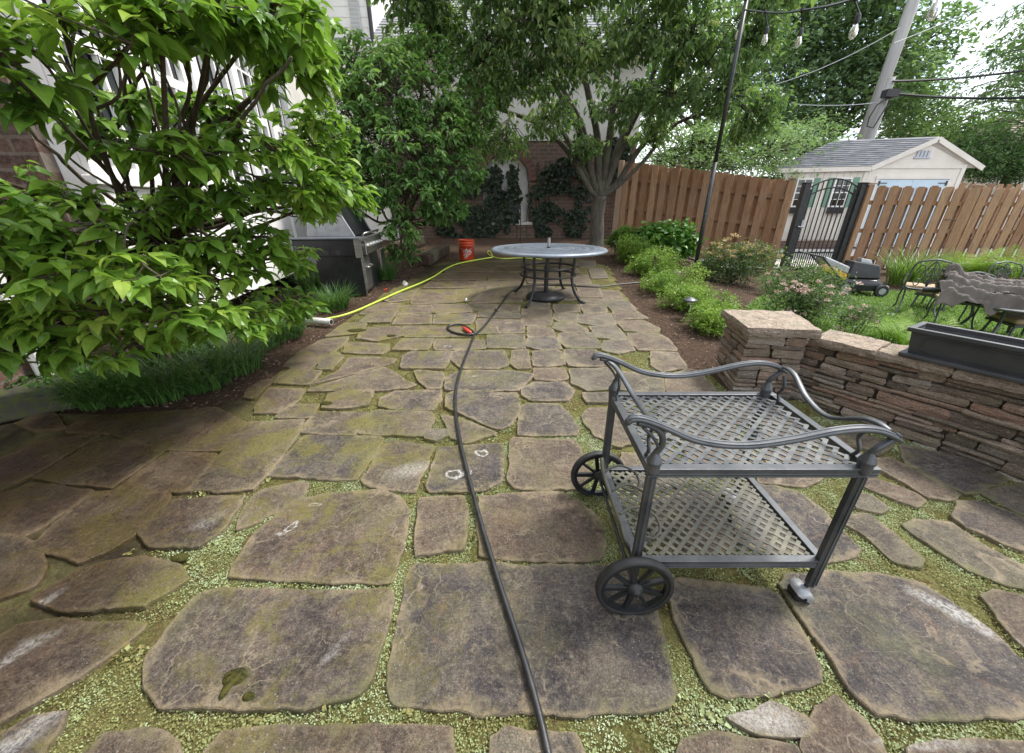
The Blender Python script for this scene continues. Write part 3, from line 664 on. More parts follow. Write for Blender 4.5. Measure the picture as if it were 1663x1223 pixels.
def carpet(name, mat, poly, n, lf, hscale, tone_fn, label=None, tm=TINY, keepfn=None):
    P = scatter(poly, n)
    if keepfn is not None: P = P[keepfn(P)]
    m = len(P); hn = nz2(P, 6, 2) * .5 + .5; z = np.array([gz(x, y) for x, y in P]) - .008 + rng.random(m) * hscale * hn
    th = rng.random(m) * 6.283; D = np.stack([np.cos(th), np.sin(th), rng.uniform(-.1, .9, m)], 1); N_ = np.tile([0, 0, 1.0], (m, 1)) + rng.normal(0, .5, (m, 3))
    A = np.zeros((m, 3)); A[:, 0] = np.clip(tone_fn(P) + rng.normal(0, .1, m), 0, 1)
    Ls = lf * rng.uniform(.45, 1.3, m) * (1 + .5 * nz2(P, 9, 21)); V, F, AA = leafcloud(np.stack([P[:, 0], P[:, 1], z], 1), D, N_, Ls, Ls * .75, tm[0], tm[1], A)
    b_ = MB(); b_.add(V, F, AA); o = b_.build(name, mat); tag(o, kind='stuff'); return o
near = [(-1.7, -.05), (2.9, -.05), (3.0, 1.6), (2.6, 2.3), (-1.7, 2.3)]
mid = [(-2.4, 2.0), (2.5, 2.0), (2.0, 3.4), (1.9, 5.2), (-2.0, 5.2)]
def thyme_keep(P):   # creeping cover grows in patches; elsewhere brown moss shows
    g = nz2(P, 1.7, 9) + .35 * nz2(P, 8, 3) + .28 * np.clip((P[:, 0] + 1.2) / 1.5, -1, 1) - .10 * np.clip(P[:, 1] - 1.5, -1, 3)
    g -= .75 * np.array([wetness(x, y) for x, y in P]) + .5 * (nz2(P, 5, 12) > .16)
    return (g > rng.normal(-.24, .14, len(P))) & pip(P, np.array(patio))
carpet('creeping_groundcover', M_['thyme'], near, 560000, .0066, .015, lambda P: .56 + .35 * nz2(P, 2.6, 1) + .30 * nz2(P, 11, 5), keepfn=thyme_keep)
carpet('joint_moss_tufts', M_['thyme'], near, 170000, .0042, .007, lambda P: .18 + .26 * nz2(P, 3, 7), keepfn=lambda P: pip(P, np.array(patio)))
carpet('distant_joint_cover', M_['thyme'], mid, 110000, .011, .009, lambda P: .28 + .35 * nz2(P, 2, 4) + .12 * np.clip(P[:, 0], -1, 1.5), keepfn=lambda P: pip(P, np.array(patio)) & (np.array([wetness(x, y) for x, y in P]) < rng.random(len(P)) * .8 + .1))
carpet('joint_weeds', M_['thyme'], near, 60000, .017, .024, lambda P: .45 + .4 * nz2(P, 2, 31), keepfn=lambda P: (nz2(P, 7, 33) > .34) & pip(P, np.array(patio)))
# litter in the mulch beds
def litter(name, poly, n, lf):
    P = scatter(poly, n, excl=False); m = len(P); z = np.array([gz(x, y) for x, y in P]) - .012 + rng.random(m) * .012
    th = rng.random(m) * 6.283; D = np.stack([np.cos(th), np.sin(th), rng.uniform(-.3, .35, m)], 1); A = np.zeros((m, 3)); A[:, 0] = rng.random(m) ** 1.6
    Ls = lf * rng.uniform(.4, 1.5, m); V, F, AA = leafcloud(np.stack([P[:, 0], P[:, 1], z], 1), D, np.tile([0, 0, 1.0], (m, 1)) + rng.normal(0, .35, (m, 3)), Ls, Ls * .4, TINY[0], TINY[1], A)
    b_ = MB(); b_.add(V, F, AA); o = b_.build(name, M_['litter']); tag(o, kind='stuff')
rbed = G2([(965, 440), (1000, 455), (1022, 490), (1050, 520), (1090, 558), (1112, 598), (1150, 606)]) + [(1.9, 3.2), (2.7, 3.4), (3.2, 5.2), (4.5, 7), (6.4, 9), (3, 11), (2.0, 11)]
lbed = G2([(-60, 690), (110, 668), (262, 664), (349, 660), (400, 638), (466, 588), (520, 551), (560, 520), (620, 476), (665, 453), (700, 430), (745, 418)]) + [(-1, 11), (-3.6, 11.5), (-4.2, 6), (-4.5, 2.2)]
litter('bark_mulch', rbed, 26000, .028); litter('fallen_leaf_litter', lbed, 26000, .03)
litter('patio_litter', [(-2.2, 5), (1.9, 5), (2, 9.5), (-1.4, 9.5)], 1500, .018)
litter('patio_crumbs', [(-2.6, .1), (2.8, .1), (2.0, 5.0), (-2.6, 5)], 900, .010)
# ================= STRUCTURES =================
def wallframe(o, d):
    """local frame for a wall: s along d, n outward (to the right of d turned), z up"""
    o = Vector(o); d = Vector(d).normalized(); n = Vector((d.y, -d.x, 0))
    return lambda s, z, q=0.0: o + d * s + n * q + Vector((0, 0, z))
def wbox(m, f, s0, s1, z0, z1, q0, q1, A=None):
    m.hexa([f(s0, z0, q0), f(s1, z0, q0), f(s1, z0, q1), f(s0, z0, q1)], [f(s0, z1, q0), f(s1, z1, q0), f(s1, z1, q1), f(s0, z1, q1)], A)
# ---- left house: brick main wall, white panelled bay with windows ----
BO = Vector((-3.242, 4.968, 0)); BD = Vector((-.137, .9906, 0)).normalized()
fb = wallframe(BO, BD)          # +q faces the patio (right)
# bay runs from s0 (near) to s1 (far)
def s_on(u, v):                  # where the pixel ray meets the bay face
    r = Vector(ray(u, v)); n = Vector((BD.y, -BD.x, 0)); t = (BO - Vector((0, 0, CAMH))).dot(n) / r.dot(n)
    p = Vector((0, 0, CAMH)) + r * t; return (p - BO).dot(BD), p.z
S0 = s_on(150, 300)[0]; S1 = s_on(520, 421)[0]; ZS = s_on(330, 300)[1]
house = thing('brick_house', 'red brick house with white panelled window bay behind the big shrub on the left', 'house', (-4.2, 4, .1))
# main wall set back
QB = -.62
m = MB(); wbox(m, fb, -9, 9.4, -.1, 6.4, QB - .3, QB)
kb = mk_brick('house_brick', (.13, .06, .042), (.075, .042, .035), (.14, .12, .10), axis=(R(-90), R(-90), 0))
m.build('brick_wall', kb, house)
m = MB(); wbox(m, fb, S1 - .05, 9.38, .45, 6.38, QB + .004, QB + .05); m.build('rendered_wall', M_['stucco'], house)
m = MB(); wbox(m, fb, -9.3, 9.5, 6.4, 6.62, QB - .35, QB + .5); m.build('eave', M_['white'], house)
m = MB(); wbox(m, fb, S0 - .10, S0 - .003, .05, 6.3, QB + .002, -.16); m.build('brick_pier', M_['brick'], house)
# bay body
ZB, ZT = .5, 4.3
m = MB(); wbox(m, fb, S0, S1, ZB, ZS, QB, -.02)
wbox(m, fb, S0, S1, 3.55, ZT, QB, -.02); wbox(m, fb, S0, S0 + .14, ZS, 3.55, QB, -.02); wbox(m, fb, S1 - .14, S1, ZS, 3.55, QB, -.02)
bay = m.build('window_bay', M_['white'], house)
m = MB()
wbox(m, fb, S0 - .03, S1 + .03, ZB - .04, ZB + .12, -.02, .035); wbox(m, fb, S0 - .04, S1 + .04, ZS - .06, ZS, -.02, .07); wbox(m, fb, S0 - .06, S1 + .06, 3.5, 3.62, -.02, .06); wbox(m, fb, S0 - .1, S1 + .1, ZT, ZT + .14, QB, .14)
NP = 5; pw = (S1 - S0) / NP
for i in range(NP + 1): wbox(m, fb, S0 + i * pw - .07 + (.07 if i == 0 else 0) - (.07 if i == NP else 0), S0 + i * pw + .07 + (.07 if i == 0 else 0) - (.07 if i == NP else 0), ZB + .12, 3.5, -.018, .03)
for i in range(NP): wbox(m, fb, S0 + i * pw + .071, S0 + (i + 1) * pw - .071, ZS - .2, ZS - .07, -.018, .022); wbox(m, fb, S0 + i * pw + .071, S0 + (i + 1) * pw - .071, ZB + .121, ZB + .2, -.018, .022)
m.build('bay_trim', M_['white'], bay, bevel=.006)
for i in range(NP):
    a, b_ = S0 + i * pw + .10, S0 + (i + 1) * pw - .10; m = MB()
    for (p, q) in ((a, a + .055), (b_ - .055, b_)): wbox(m, fb, p, q, ZS + .003, 3.49, -.075, -.022)
    for (p, q) in ((ZS + .003, ZS + .075), (2.42, 2.50), (3.42, 3.49)): wbox(m, fb, a + .056, b_ - .056, p, q, -.072, -.026)
    for k in (1, 2): x = a + (b_ - a) * k / 3; wbox(m, fb, x - .013, x + .013, ZS + .076, 2.419, -.068, -.03); wbox(m, fb, x - .013, x + .013, 2.501, 3.419, -.068, -.03)
    for z in (ZS + (2.42 - ZS) * .36, ZS + (2.42 - ZS) * .7, 2.96): wbox(m, fb, a + .056, b_ - .056, z - .012, z + .012, -.066, -.032)
    w = m.build('window', M_['white'], house)
    m = MB(); wbox(m, fb, a + .02, b_ - .02, ZS + .02, 3.47, -.095, -.08); m.build('pane', M_['glass'], w)
for s_, q_, r_ in ((S0 - .35, .07, .05), (S1 + .25, .11, .045)):
    m = MB(); m.tube([fb(s_, z, QB + q_) for z in (.25, 6.3)], r_, 8); m.build('downspout', M_['white'], house)
# a white trellis leg of the near porch, seen low at the left
p0, p1 = Gp(62, 575), Yp(0, 385, Gp(62, 575).y)
dn = thing('downspout', 'white fluted downspout standing at the far left edge behind the low leaves', 'downspout', p0)
m = MB(); m.box(((p0.x - .02), p0.y, p0.z + .9), (.10, .075, 1.8)); 
for k in (-1, 0, 1): m.box((p0.x - .02 + k * .03, p0.y - .042, p0.z + .9), (.014, .012, 1.8))
m.build('pipe', M_['white'], dn, bevel=.006)
m = MB(); m.box((p0.x - .02, p0.y - .01, p0.z + 1.2), (.125, .1, .03)); m.build('strap', M_['galv'], dn)
# ---- back building ----
D0 = 12.0
bb = thing('garage', 'brick and cream stucco garage across the back with an arched niche and grey shingle roof', 'garage', (-.2, 12, .57))
XL, XR = -4.4, 3.4
def ywall(m, x0, x1, z0, z1, y0, y1): m.box(((x0 + x1) / 2, (y0 + y1) / 2, (z0 + z1) / 2), (x1 - x0, y1 - y0, z1 - z0))
# niche: measured width 790..865 px, springing z
nl, nr = Yp(785, 360, D0).x, Yp(858, 360, D0).x; nb = Yp(820, 360, D0).z; nt_ = Yp(820, 250, D0).z
nx, nw = (nl + nr) / 2, (nr - nl) / 2; spr = nt_ - nw
def archwall(x0, x1, z0, z1, y0, cx, hw, zb, zs, n=16):
    """front face with an arched hole, plus the reveal"""
    arc = [(cx + hw * math.cos(math.pi * k / n), zs + hw * math.sin(math.pi * k / n)) for k in range(n + 1)]
    V = []; F = []
    def v(x, z, y=y0): V.append((x, y, z)); return len(V) - 1
    F.append((v(x0, z0), v(cx - hw, z0), v(cx - hw, z1), v(x0, z1))); F.append((v(cx + hw, z0), v(x1, z0), v(x1, z1), v(cx + hw, z1)))
    F.append((v(cx - hw, z0), v(cx + hw, z0), v(cx + hw, zb), v(cx - hw, zb)))
    for (xa, za), (xb, zb2) in zip(arc[:-1], arc[1:]): F.append((v(xb, zb2), v(xa, za), v(xa, z1), v(xb, z1))[::1])
    out = [(cx + hw, zb)] + arc + [(cx - hw, zb)]
    for (xa, za), (xb, zb2) in zip(out, out[1:] + out[:1]): F.append((v(xa, za), v(xb, zb2), v(xb, zb2, y0 + .14), v(xa, za, y0 + .14)))
    return V, F, out
zbt = Yp(820, 229, D0).z
V, F, out = archwall(XL, XR, -.1, zbt, D0, nx, nw, nb, spr)
m = MB(); m.add(V, F); ywall(m, XL, XR, -.1, zbt, D0 + .142, D0 + .4); m.build('brick_wall', M_['brick'], bb)
m = MB(); m.add([(x, D0 + .135, z) for x, z in out], [tuple(range(len(out)))]); m.build('niche_back', M_['stuccog'], bb)
m = MB(); n = 20
for k in range(n):      # ring of brick-on-edge round the arch
    a = math.pi * (k + .5) / n; c = Vector((nx + (nw + .11) * math.cos(a), D0 - .012, spr + (nw + .11) * math.sin(a)))
    m.box(c, (.20, .05, (nw + .11) * math.pi / n - .012), rot=Matrix.Rotation(-a, 3, 'Y'), A=(rng.random(), 0, 0))
m.build('arch_ring', simple('arch_brick', (.15, .07, .05), (.10, .055, .042), 9, .85, bump=.5), bb)
m = MB(); ywall(m, nl - .12, nr + .12, nb - .09, nb - .005, D0 - .05, D0 + .13); m.build('niche_sill', M_['concrete'], bb, bevel=.006)
ze = 4.78
m = MB(); ywall(m, XL, XR, zbt + .003, ze, D0 - .03, D0 + .4); m.build('stucco_wall', M_['stucco'], bb)
m = MB(); ywall(m, XL, XR + .3, ze, ze + .16, D0 - .5, D0 + .3); ywall(m, XL, XR + .32, ze + .05, ze + .20, D0 - .62, D0 - .503); m.build('eave_gutter', M_['white'], bb, bevel=.01)
def shingle_slope(m, A0, A1, B1, B0, rows, expo_w=.3, th=.02):
    """rows of individual shingles between eave A0-A1 and ridge B0-B1"""
    A0, A1, B0, B1 = map(Vector, (A0, A1, B0, B1)); nrm = (A1 - A0).cross(B0 - A0).normalized()
    for r in range(rows):
        t0, t1 = r / rows, min(1, (r + 1.15) / rows); a0 = A0.lerp(B0, t0); a1 = A1.lerp(B1, t0); b0 = A0.lerp(B0, t1); b1 = A1.lerp(B1, t1)
        W_ = (a1 - a0).length; n = max(2, int(W_ / expo_w)); u = 0
        cuts = sorted([0, 1] + [min(.999, max(.001, (k + rng.uniform(.2, .8)) / n)) for k in range(n)])
        for c0, c1 in zip(cuts[:-1], cuts[1:]):
            t = th * rng.uniform(.8, 1.2); p = [a0.lerp(a1, c0) + nrm * t, a0.lerp(a1, c1) + nrm * t, b0.lerp(b1, c1) + nrm * .003, b0.lerp(b1, c0) + nrm * .003]
            m.hexa([q - nrm * (t if i < 2 else 0) * 1.0 for i, q in enumerate(p)], p, (rng.random(), 0, 0))
m = MB(); shingle_slope(m, (XL, D0 - .6, ze + .2), (XR + .35, D0 - .6, ze + .2), (XR + .35, D0 + 4.2, ze + 3.2), (XL, D0 + 4.2, ze + 3.2), 26, .33)
m.build('roof', M_['shing'], bb)
m = MB(); m.add([(XL, D0 - .6, ze + .2), (XR + .3, D0 - .6, ze + .2), (XR + .3, D0 + 4.2, ze + 3.18), (XL, D0 + 4.2, ze + 3.18), (XL, D0 + 9, ze + .2), (XR + .3, D0 + 9, ze + .2)], [(0, 1, 2, 3), (3, 2, 5, 4), (0, 3, 4), (1, 5, 2), (0, 4, 5, 1)]); m.build('roof_body', M_['shing'], bb)
m = MB(); ywall(m, XR - .3, XR, -.1, ze, D0 + .42, D0 + 8); m.build('side_wall', M_['stucco'], bb)
# tall white wing meeting the garage
wg = thing('white_wing', 'tall white sided wing with a shuttered upper window beside the garage roof', 'house wing', (-4.6, 11.6, .57))
wl, wr = -6.6, Yp(607, 100, 11.5).x
m = MB(); ywall(m, wl, wr, .3, 8.5, 11.5, 14); 
for k in range(34): ywall(m, wl, wr + .01, 2.0 + k * .19, 2.0 + k * .19 + .17, 11.485 + .003 * (k % 2), 11.5)
m.build('sided_wall', M_['white'], wg)
wx = Yp(578, 30, 11.5); m = MB(); ywall(m, wx.x - .12, wx.x + .12, wx.z - .55, wx.z + 1.4, 11.44, 11.48)
for k in range(24): m.box((wx.x, 11.43, wx.z - .48 + k * .078), (.2, .02, .05), rot=Matrix.Rotation(R(30), 3, 'X'))
m.build('shutter', simple('pale_shutter', (.55, .56, .56), None, bump=.05), wg)
m = MB(); m.tube([(wr + .06, 11.42, z) for z in (.6, 4.6, 4.8)] + [(wr + .06, 11.42, 8.4)], .05, 8); m.build('downspout', simple('dark_downspout', (.03, .03, .035), None, bump=0), wg)
# ---- hidden step at the left edge ----
sp = thing('stone_step', 'dark mossy stone step at the left edge of the patio', 'step', Gp(60, 690))
a = Gp(78, 690); m = MB(); m.box((a.x - .62, a.y + .06, a.z + .10), (1.3, .42, .20), rz=.62); m.build('slab', M_['stepm'], sp, bevel=.02, seg=3)
# ---- shadow-box fences ----
def fence(name, label, A, B, zA, zB, gA, gB, pitch, mat='fence', back=True, posts=None, phase=0):
    """A-B ground line; zA,zB heights of the top; gA,gB ground height"""
    A = Vector((A[0], A[1], 0)); B = Vector((B[0], B[1], 0)); d = (B - A).normalized(); n = Vector((d.y, -d.x, 0)); Ln = (B - A).length
    t = thing(name, label, 'fence', (A.x, A.y, gA)); top = lambda s: zA + (zB - zA) * s / Ln; bot = lambda s: gA + (gB - gA) * s / Ln
    def picket(m, s, w, q, th=.022):
        zt = top(s) + rng.normal(0, .008); zb = bot(s) + .04; cut = .035; tilt = rng.normal(0, .004); A_ = (rng.random(), 0, 0)
        pr = [(-w / 2, zb), (w / 2, zb), (w / 2, zt - cut), (w / 2 - cut, zt), (-w / 2 + cut, zt), (-w / 2, zt - cut)]
        V = []
        for qq in (q, q + th):
            for x, z in pr: p = A + d * (s + x + tilt * z) + n * qq; V.append((p.x, p.y, z))
        F = [(5, 4, 3, 2, 1, 0), (6, 7, 8, 9, 10, 11)] + [(i, (i + 1) % 6, 6 + (i + 1) % 6, 6 + i) for i in range(6)]
        m.add(V, F, A_)
    fr = MB(); s = phase
    while s < Ln: picket(fr, s, pitch * .62, .032 + rng.uniform(0, .003)); s += pitch
    fr.build('front_boards', M_[mat], t)
    if back:
        fr = MB(); s = phase + pitch / 2
        while s < Ln: picket(fr, s, pitch * .62, -.055); s += pitch
        fr.build('back_boards', M_[mat], t)
    for fz in (.17, .50, .82):
        m = MB(); m.bar(A + Vector((0, 0, gA + fz * (zA - gA))), B + Vector((0, 0, gB + fz * (zB - gB))), .06, .085); m.build('rail', M_[mat], t)
    for s in (posts if posts is not None else np.arange(0, Ln, 2.3)):
        p = A + d * s; m = MB(); m.box((p.x, p.y, (bot(s) - .1 + top(s) + .02) / 2), (.11, .11, top(s) - bot(s) + .12), rz=math.atan2(d.y, d.x), A=(.6, 0, 0)); po = m.build('post', M_[mat], t, bevel=.005)
        m = MB(); m.box((p.x, p.y, top(s) + .045), (.15, .15, .03), rz=math.atan2(d.y, d.x), A=(.9, 0, 0)); m.build('cap', M_['fencepale'], po, bevel=.006)
    return t
fence('shadowbox_fence', 'stained cedar fence running from behind the multi-stemmed tree to the gate', (2.98, 11.5), (6.22, 9.3), Yp(1012, 262, 11.5).z, 1.90, .30, 0, .25, posts=[1.4, 3.82], phase=.1)
e = MB(); p = Yp(1004, 320, 11.46); e.box((p.x, 11.46, 1.5), (.13, .10, 2.0), rz=-.6); o = e.build('fence_end_post', M_['fencepale'], bevel=.01, base=(p.x, 11.46, .5)); tag(o, 'pale unpainted corner post right of the tree trunk at the end of the cedar fence', 'post')
fence('shadowbox_fence', 'brown cedar fence with dog-eared boards running right from the gate', (7.74, 9.16), (14.5, 8.95), 1.80, 1.69, 0, 0, .275, posts=[0, 2.25, 4.6], phase=.22)
fence('picket_fence', 'farther cedar fence whose tips show above the right end of the near fence', (14.4, 15.2), (30, 15.2), 2.15, 2.05, 0, 0, .34, back=False, posts=[0, 5])
fence('weathered_fence', 'weathered fence seen between the pale shrubs and the shed', (5.5, 17.2), (12.4, 17.0), 2.55, 2.45, .2, 0, .3, mat='fencepale', back=True, posts=[0, 3])
# ---- gate ----
gx0, gx1, gy = 6.40, 7.62, 9.22
g = thing('garden_gate', 'black metal arched gate with close bars between the two cedar fences', 'gate', (gx0, gy, 0))
for x in (gx0, gx1):
    m = MB(); m.box((x, gy, .92), (.13, .13, 1.86)); po = m.build('post', M_['black'], g, bevel=.006)
    m = MB(); m.box((x, gy, 1.862), (.15, .15, .02)); m.build('cap', M_['black'], po, bevel=.004)
def arch(x, top, rise): u = (x - gx0 - .09) / (gx1 - gx0 - .18) * 2 - 1; return top + rise * (1 - u * u)
m = MB()
for tp in (1.77, 1.60): m.tube([(x, gy, arch(x, tp, .17)) for x in np.linspace(gx0 + .09, gx1 - .09, 15)], .016, 6)
for z in (.08, .42): m.box(((gx0 + gx1) / 2, gy, z), (gx1 - gx0 - .2, .03, .035))
for x in (gx0 + .105, gx1 - .105): m.box((x, gy, .9), (.035, .035, 1.68))
m.build('frame', M_['black'], g)
m = MB(); N = 10
for k in range(N):
    x = gx0 + .1 + (gx1 - gx0 - .2) * (k + .5) / N; zt = arch(x, 1.77, .17); m.box((x, gy, (.05 + zt) / 2), (.018, .018, zt - .05))
for k in range(N + 1):
    x = gx0 + .1 + (gx1 - gx0 - .2) * (k) / N; m.box((x + (.02 if k == 0 else -.02 if k == N else 0), gy, .235), (.016, .016, .34))
m.build('bars', M_['black'], g)
m = MB(); m.box((gx0 + .11, gy - .05, 1.03), (.05, .05, .17)); m.tube([(gx0 + .0, gy - .10, .98), (gx0 + .1, gy - .12, .98), (gx0 + .16, gy - .08, .98)], .016, 6); m.build('latch', M_['galv'], g, bevel=.006)
# ornament on the fence: small metal fish finial
p = Yp(1548, 357, 8.96)
t = thing('fence_ornament', 'small bronze fish-shaped ornament fixed to a board of the right fence', 'ornament', p)
m = MB(); m.tube([p + Vector((x, 0, .004 * math.sin(x * 20))) for x in (-.06, -.03, .0, .035, .06, .075)], [.006, .010, .030, .036, .022, .006], 10, sq=.5); m.build('body', simple('bronze', (.07, .055, .05), (.12, .09, .07), 20, .5, .5), t, smooth=True)
m = MB(); m.tube([p + Vector((-.06, 0, 0)), p + Vector((-.13, 0, .006))], .006, 6); m.add([tuple(p + Vector(q)) for q in ((-.12, -.004, 0), (-.17, -.004, .02), (-.17, -.004, -.016), (-.12, .004, 0), (-.17, .004, .02), (-.17, .004, -.016))], [(0, 1, 2), (5, 4, 3), (0, 3, 4, 1), (1, 4, 5, 2), (2, 5, 3, 0)]); m.build('tail', M_['black'], t)
# ---- shed ----
C0 = Vector((12.45, 15.0, 0)); Lf = Vector((10.0, 15.75, 0)); Rt = Vector((15.75, 15.0, 0)); zE = 2.72
shed = thing('garden_shed', 'cream garden shed with pale blue doors, green shutters and grey roof behind the fence', 'shed', C0)
Bk = Lf + (Rt - C0)
m = MB(); apx = (C0 + Rt) / 2; zA_ = Yp(1523, 226, 14.95).z
m.hexa([C0, Rt, Bk, Lf], [q + Vector((0, 0, zE)) for q in (C0, Rt, Bk, Lf)])
ga, gb = apx + Vector((0, 0, zA_ - .1)), (Lf + Bk) / 2 + Vector((0, 0, zA_ - .1))
m.add([tuple(q) for q in (C0 + Vector((0, 0, zE)), Rt + Vector((0, 0, zE)), ga, Lf + Vector((0, 0, zE)), Bk + Vector((0, 0, zE)), gb)], [(0, 1, 2), (4, 3, 5), (0, 2, 5, 3), (2, 1, 4, 5)])
m.build('wall', M_['siding'], shed)
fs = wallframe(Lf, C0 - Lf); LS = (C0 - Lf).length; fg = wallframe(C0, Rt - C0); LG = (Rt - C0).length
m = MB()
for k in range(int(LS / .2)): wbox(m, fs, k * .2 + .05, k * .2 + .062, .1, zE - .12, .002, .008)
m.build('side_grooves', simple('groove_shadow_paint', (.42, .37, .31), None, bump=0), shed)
for f_, a_, b2, z0, q_ in ((fs, -.02, .10, 0, .03), (fs, LS - .12, LS, 0, .032), (fg, .002, .12, 0, .03), (fg, LG - .12, LG + .02, 0, .03), (fg, .121, LG - .121, zE - .12, .028)):
    m = MB(); wbox(m, f_, a_, b2, z0, zE - (.02 if z0 else 0), .005, q_); m.build('corner_board' if not z0 else 'gable_board', M_['siding'], shed)
# roof with overhangs
ov = .28; dS = (C0 - Lf).normalized(); dG = (Rt - C0).normalized(); dz = (zA_ - zE) / (LG / 2)
def rf(s, g_, lift=0): # s along side (0 at far-left .. LS at the gable), g_ across from the left eave
    return Lf + dS * s + dG * g_ + Vector((0, 0, zE + .02 + (LG / 2 - abs(g_ - LG / 2)) * dz + lift))
m = MB(); shingle_slope(m, rf(-.15, -ov, .05), rf(LS + ov, -ov, .05), rf(LS + ov, LG / 2, .05), rf(-.15, LG / 2, .05), 14, .25, .025)
shingle_slope(m, rf(LS + ov, LG + ov, .05), rf(-.15, LG + ov, .05), rf(-.15, LG / 2, .05), rf(LS + ov, LG / 2, .05), 14, .25, .025)
m.build('roof', M_['shing'], shed)
m = MB()
for g0, g1 in ((-ov, LG / 2), (LG + ov, LG / 2)):
    a, b_ = rf(LS + ov, g0, -.02), rf(LS + ov, g1, -.02); m.bar(a, b_, .04, .15)
a, b_ = rf(-.15, -ov, -.03), rf(LS + ov, -ov, -.03); m.bar(a, b_, .04, .13)
for g0, g1 in ((-ov, LG / 2), (LG + ov, LG / 2)):
    P4 = [rf(-.12, g0, 0), rf(LS + ov - .03, g0, 0), rf(LS + ov - .03, g1, 0), rf(-.12, g1, 0)]; m.hexa(P4, [q + Vector((0, 0, .045)) for q in P4])
m.build('fascia', M_['siding'], shed)
# windows on the side
for c in (.20, .66):
    s0 = LS * c; w_ = .42; z0 = 1.42; z1 = 2.28; s1 = s0 + w_; m = MB()
    wbox(m, fs, s0 - .05, s0, z0 - .05, z1 + .05, .008, .04); wbox(m, fs, s1, s1 + .05, z0 - .05, z1 + .05, .008, .04)
    wbox(m, fs, s0, s1, z0 - .05, z0, .008, .04); wbox(m, fs, s0, s1, z1, z1 + .05, .008, .04); wbox(m, fs, s0, s1, (z0 + z1) / 2 - .018, (z0 + z1) / 2 + .018, .008, .036)
    wbox(m, fs, (s0 + s1) / 2 - .012, (s0 + s1) / 2 + .012, z0, z1, .008, .033)
    for z in (z0 + .21, z0 + .65): wbox(m, fs, s0, s1, z - .01, z + .01, .008, .030)
    w = m.build('window', M_['white'], shed); m = MB(); wbox(m, fs, s0, s1, z0, z1, .004, .012); m.build('pane', M_['glass'], w)
    m = MB(); wbox(m, fs, s0 - .03, s1 + .03, z0 - .26, z0 - .06, .02, .16); m.build('window_box', M_['darkpl'], w)
    for a_, b2 in ((s0 - .26, s0 - .07), (s1 + .07, s1 + .26)):
        m = MB(); wbox(m, fs, a_, b2, z0 - .05, z1 + .05, .008, .03)
        for k in range(11): wbox(m, fs, a_ + .03, b2 - .03, z0 + .0 + k * .075, z0 + .045 + k * .075, .03, .038)
        m.build('shutter', M_['green'], shed)
# blue doors on the gable
d0, d1 = .42, LG - .42
m = MB(); wbox(m, fg, d0 - .1, d1 + .1, 2.27, 2.36, .005, .045); wbox(m, fg, d0 - .09, d0 - .005, .05, 2.265, .005, .035); wbox(m, fg, d1 + .005, d1 + .09, .05, 2.265, .005, .035); m.build('door_frame', M_['siding'], shed)
for k in range(2):
    a_ = d0 + k * (d1 - d0) / 2 + .005; b2 = a_ + (d1 - d0) / 2 - .01; m = MB(); wbox(m, fg, a_, b2, .08, 2.25, .006, .03)
    for j in range(2):
        x = a_ + (b2 - a_) * (.28 + .44 * j)
        for (x0, x1, z0, z1) in ((x - .16, x + .16, 1.70, 1.73), (x - .16, x + .16, 2.00, 2.03), (x - .16, x - .13, 1.73, 2.0), (x + .13, x + .16, 1.73, 2.0)): wbox(m, fg, x0, x1, z0, z1, .03, .045)
        wbox(m, fg, x - .18, x + .18, .3, 1.5, .03, .04)
    dr = m.build('door', M_['bluedoor'], shed)
    m = MB(); hx = a_ + .02 if k == 0 else b2 - .02; sg = 1 if k == 0 else -1
    wbox(m, fg, min(hx, hx + sg * .30), max(hx, hx + sg * .30), 2.13, 2.155, .03, .05); wbox(m, fg, min(hx, hx + sg * .05), max(hx, hx + sg * .05), 2.06, 2.21, .03, .048); m.build('hinge', M_['black'], dr)
m = MB(); c = LG / 2
wbox(m, fg, c - .28, c + .28, zE + .18, zE + .22, .005, .04)
for k in range(4): wbox(m, fg, c - .22 + k * .12, c - .14 + k * .12, zE + .22, zE + .42, .005, .035)
m.build('gable_vent', simple('vent_grey', (.42, .45, .50), None, bump=0), shed)
# raised brick bed and pale rocks by the shed, seen through the gate
fbd = thing('flower_bed', 'low red brick flower bed with small red blooms beside the shed, seen through the gate', 'flower bed', (9.6, 14.4, 0))
m = MB(); m.box((10.6, 14.55, .14), (2.4, .5, .28)); m.build('brick_edge', M_['brick'], fbd)
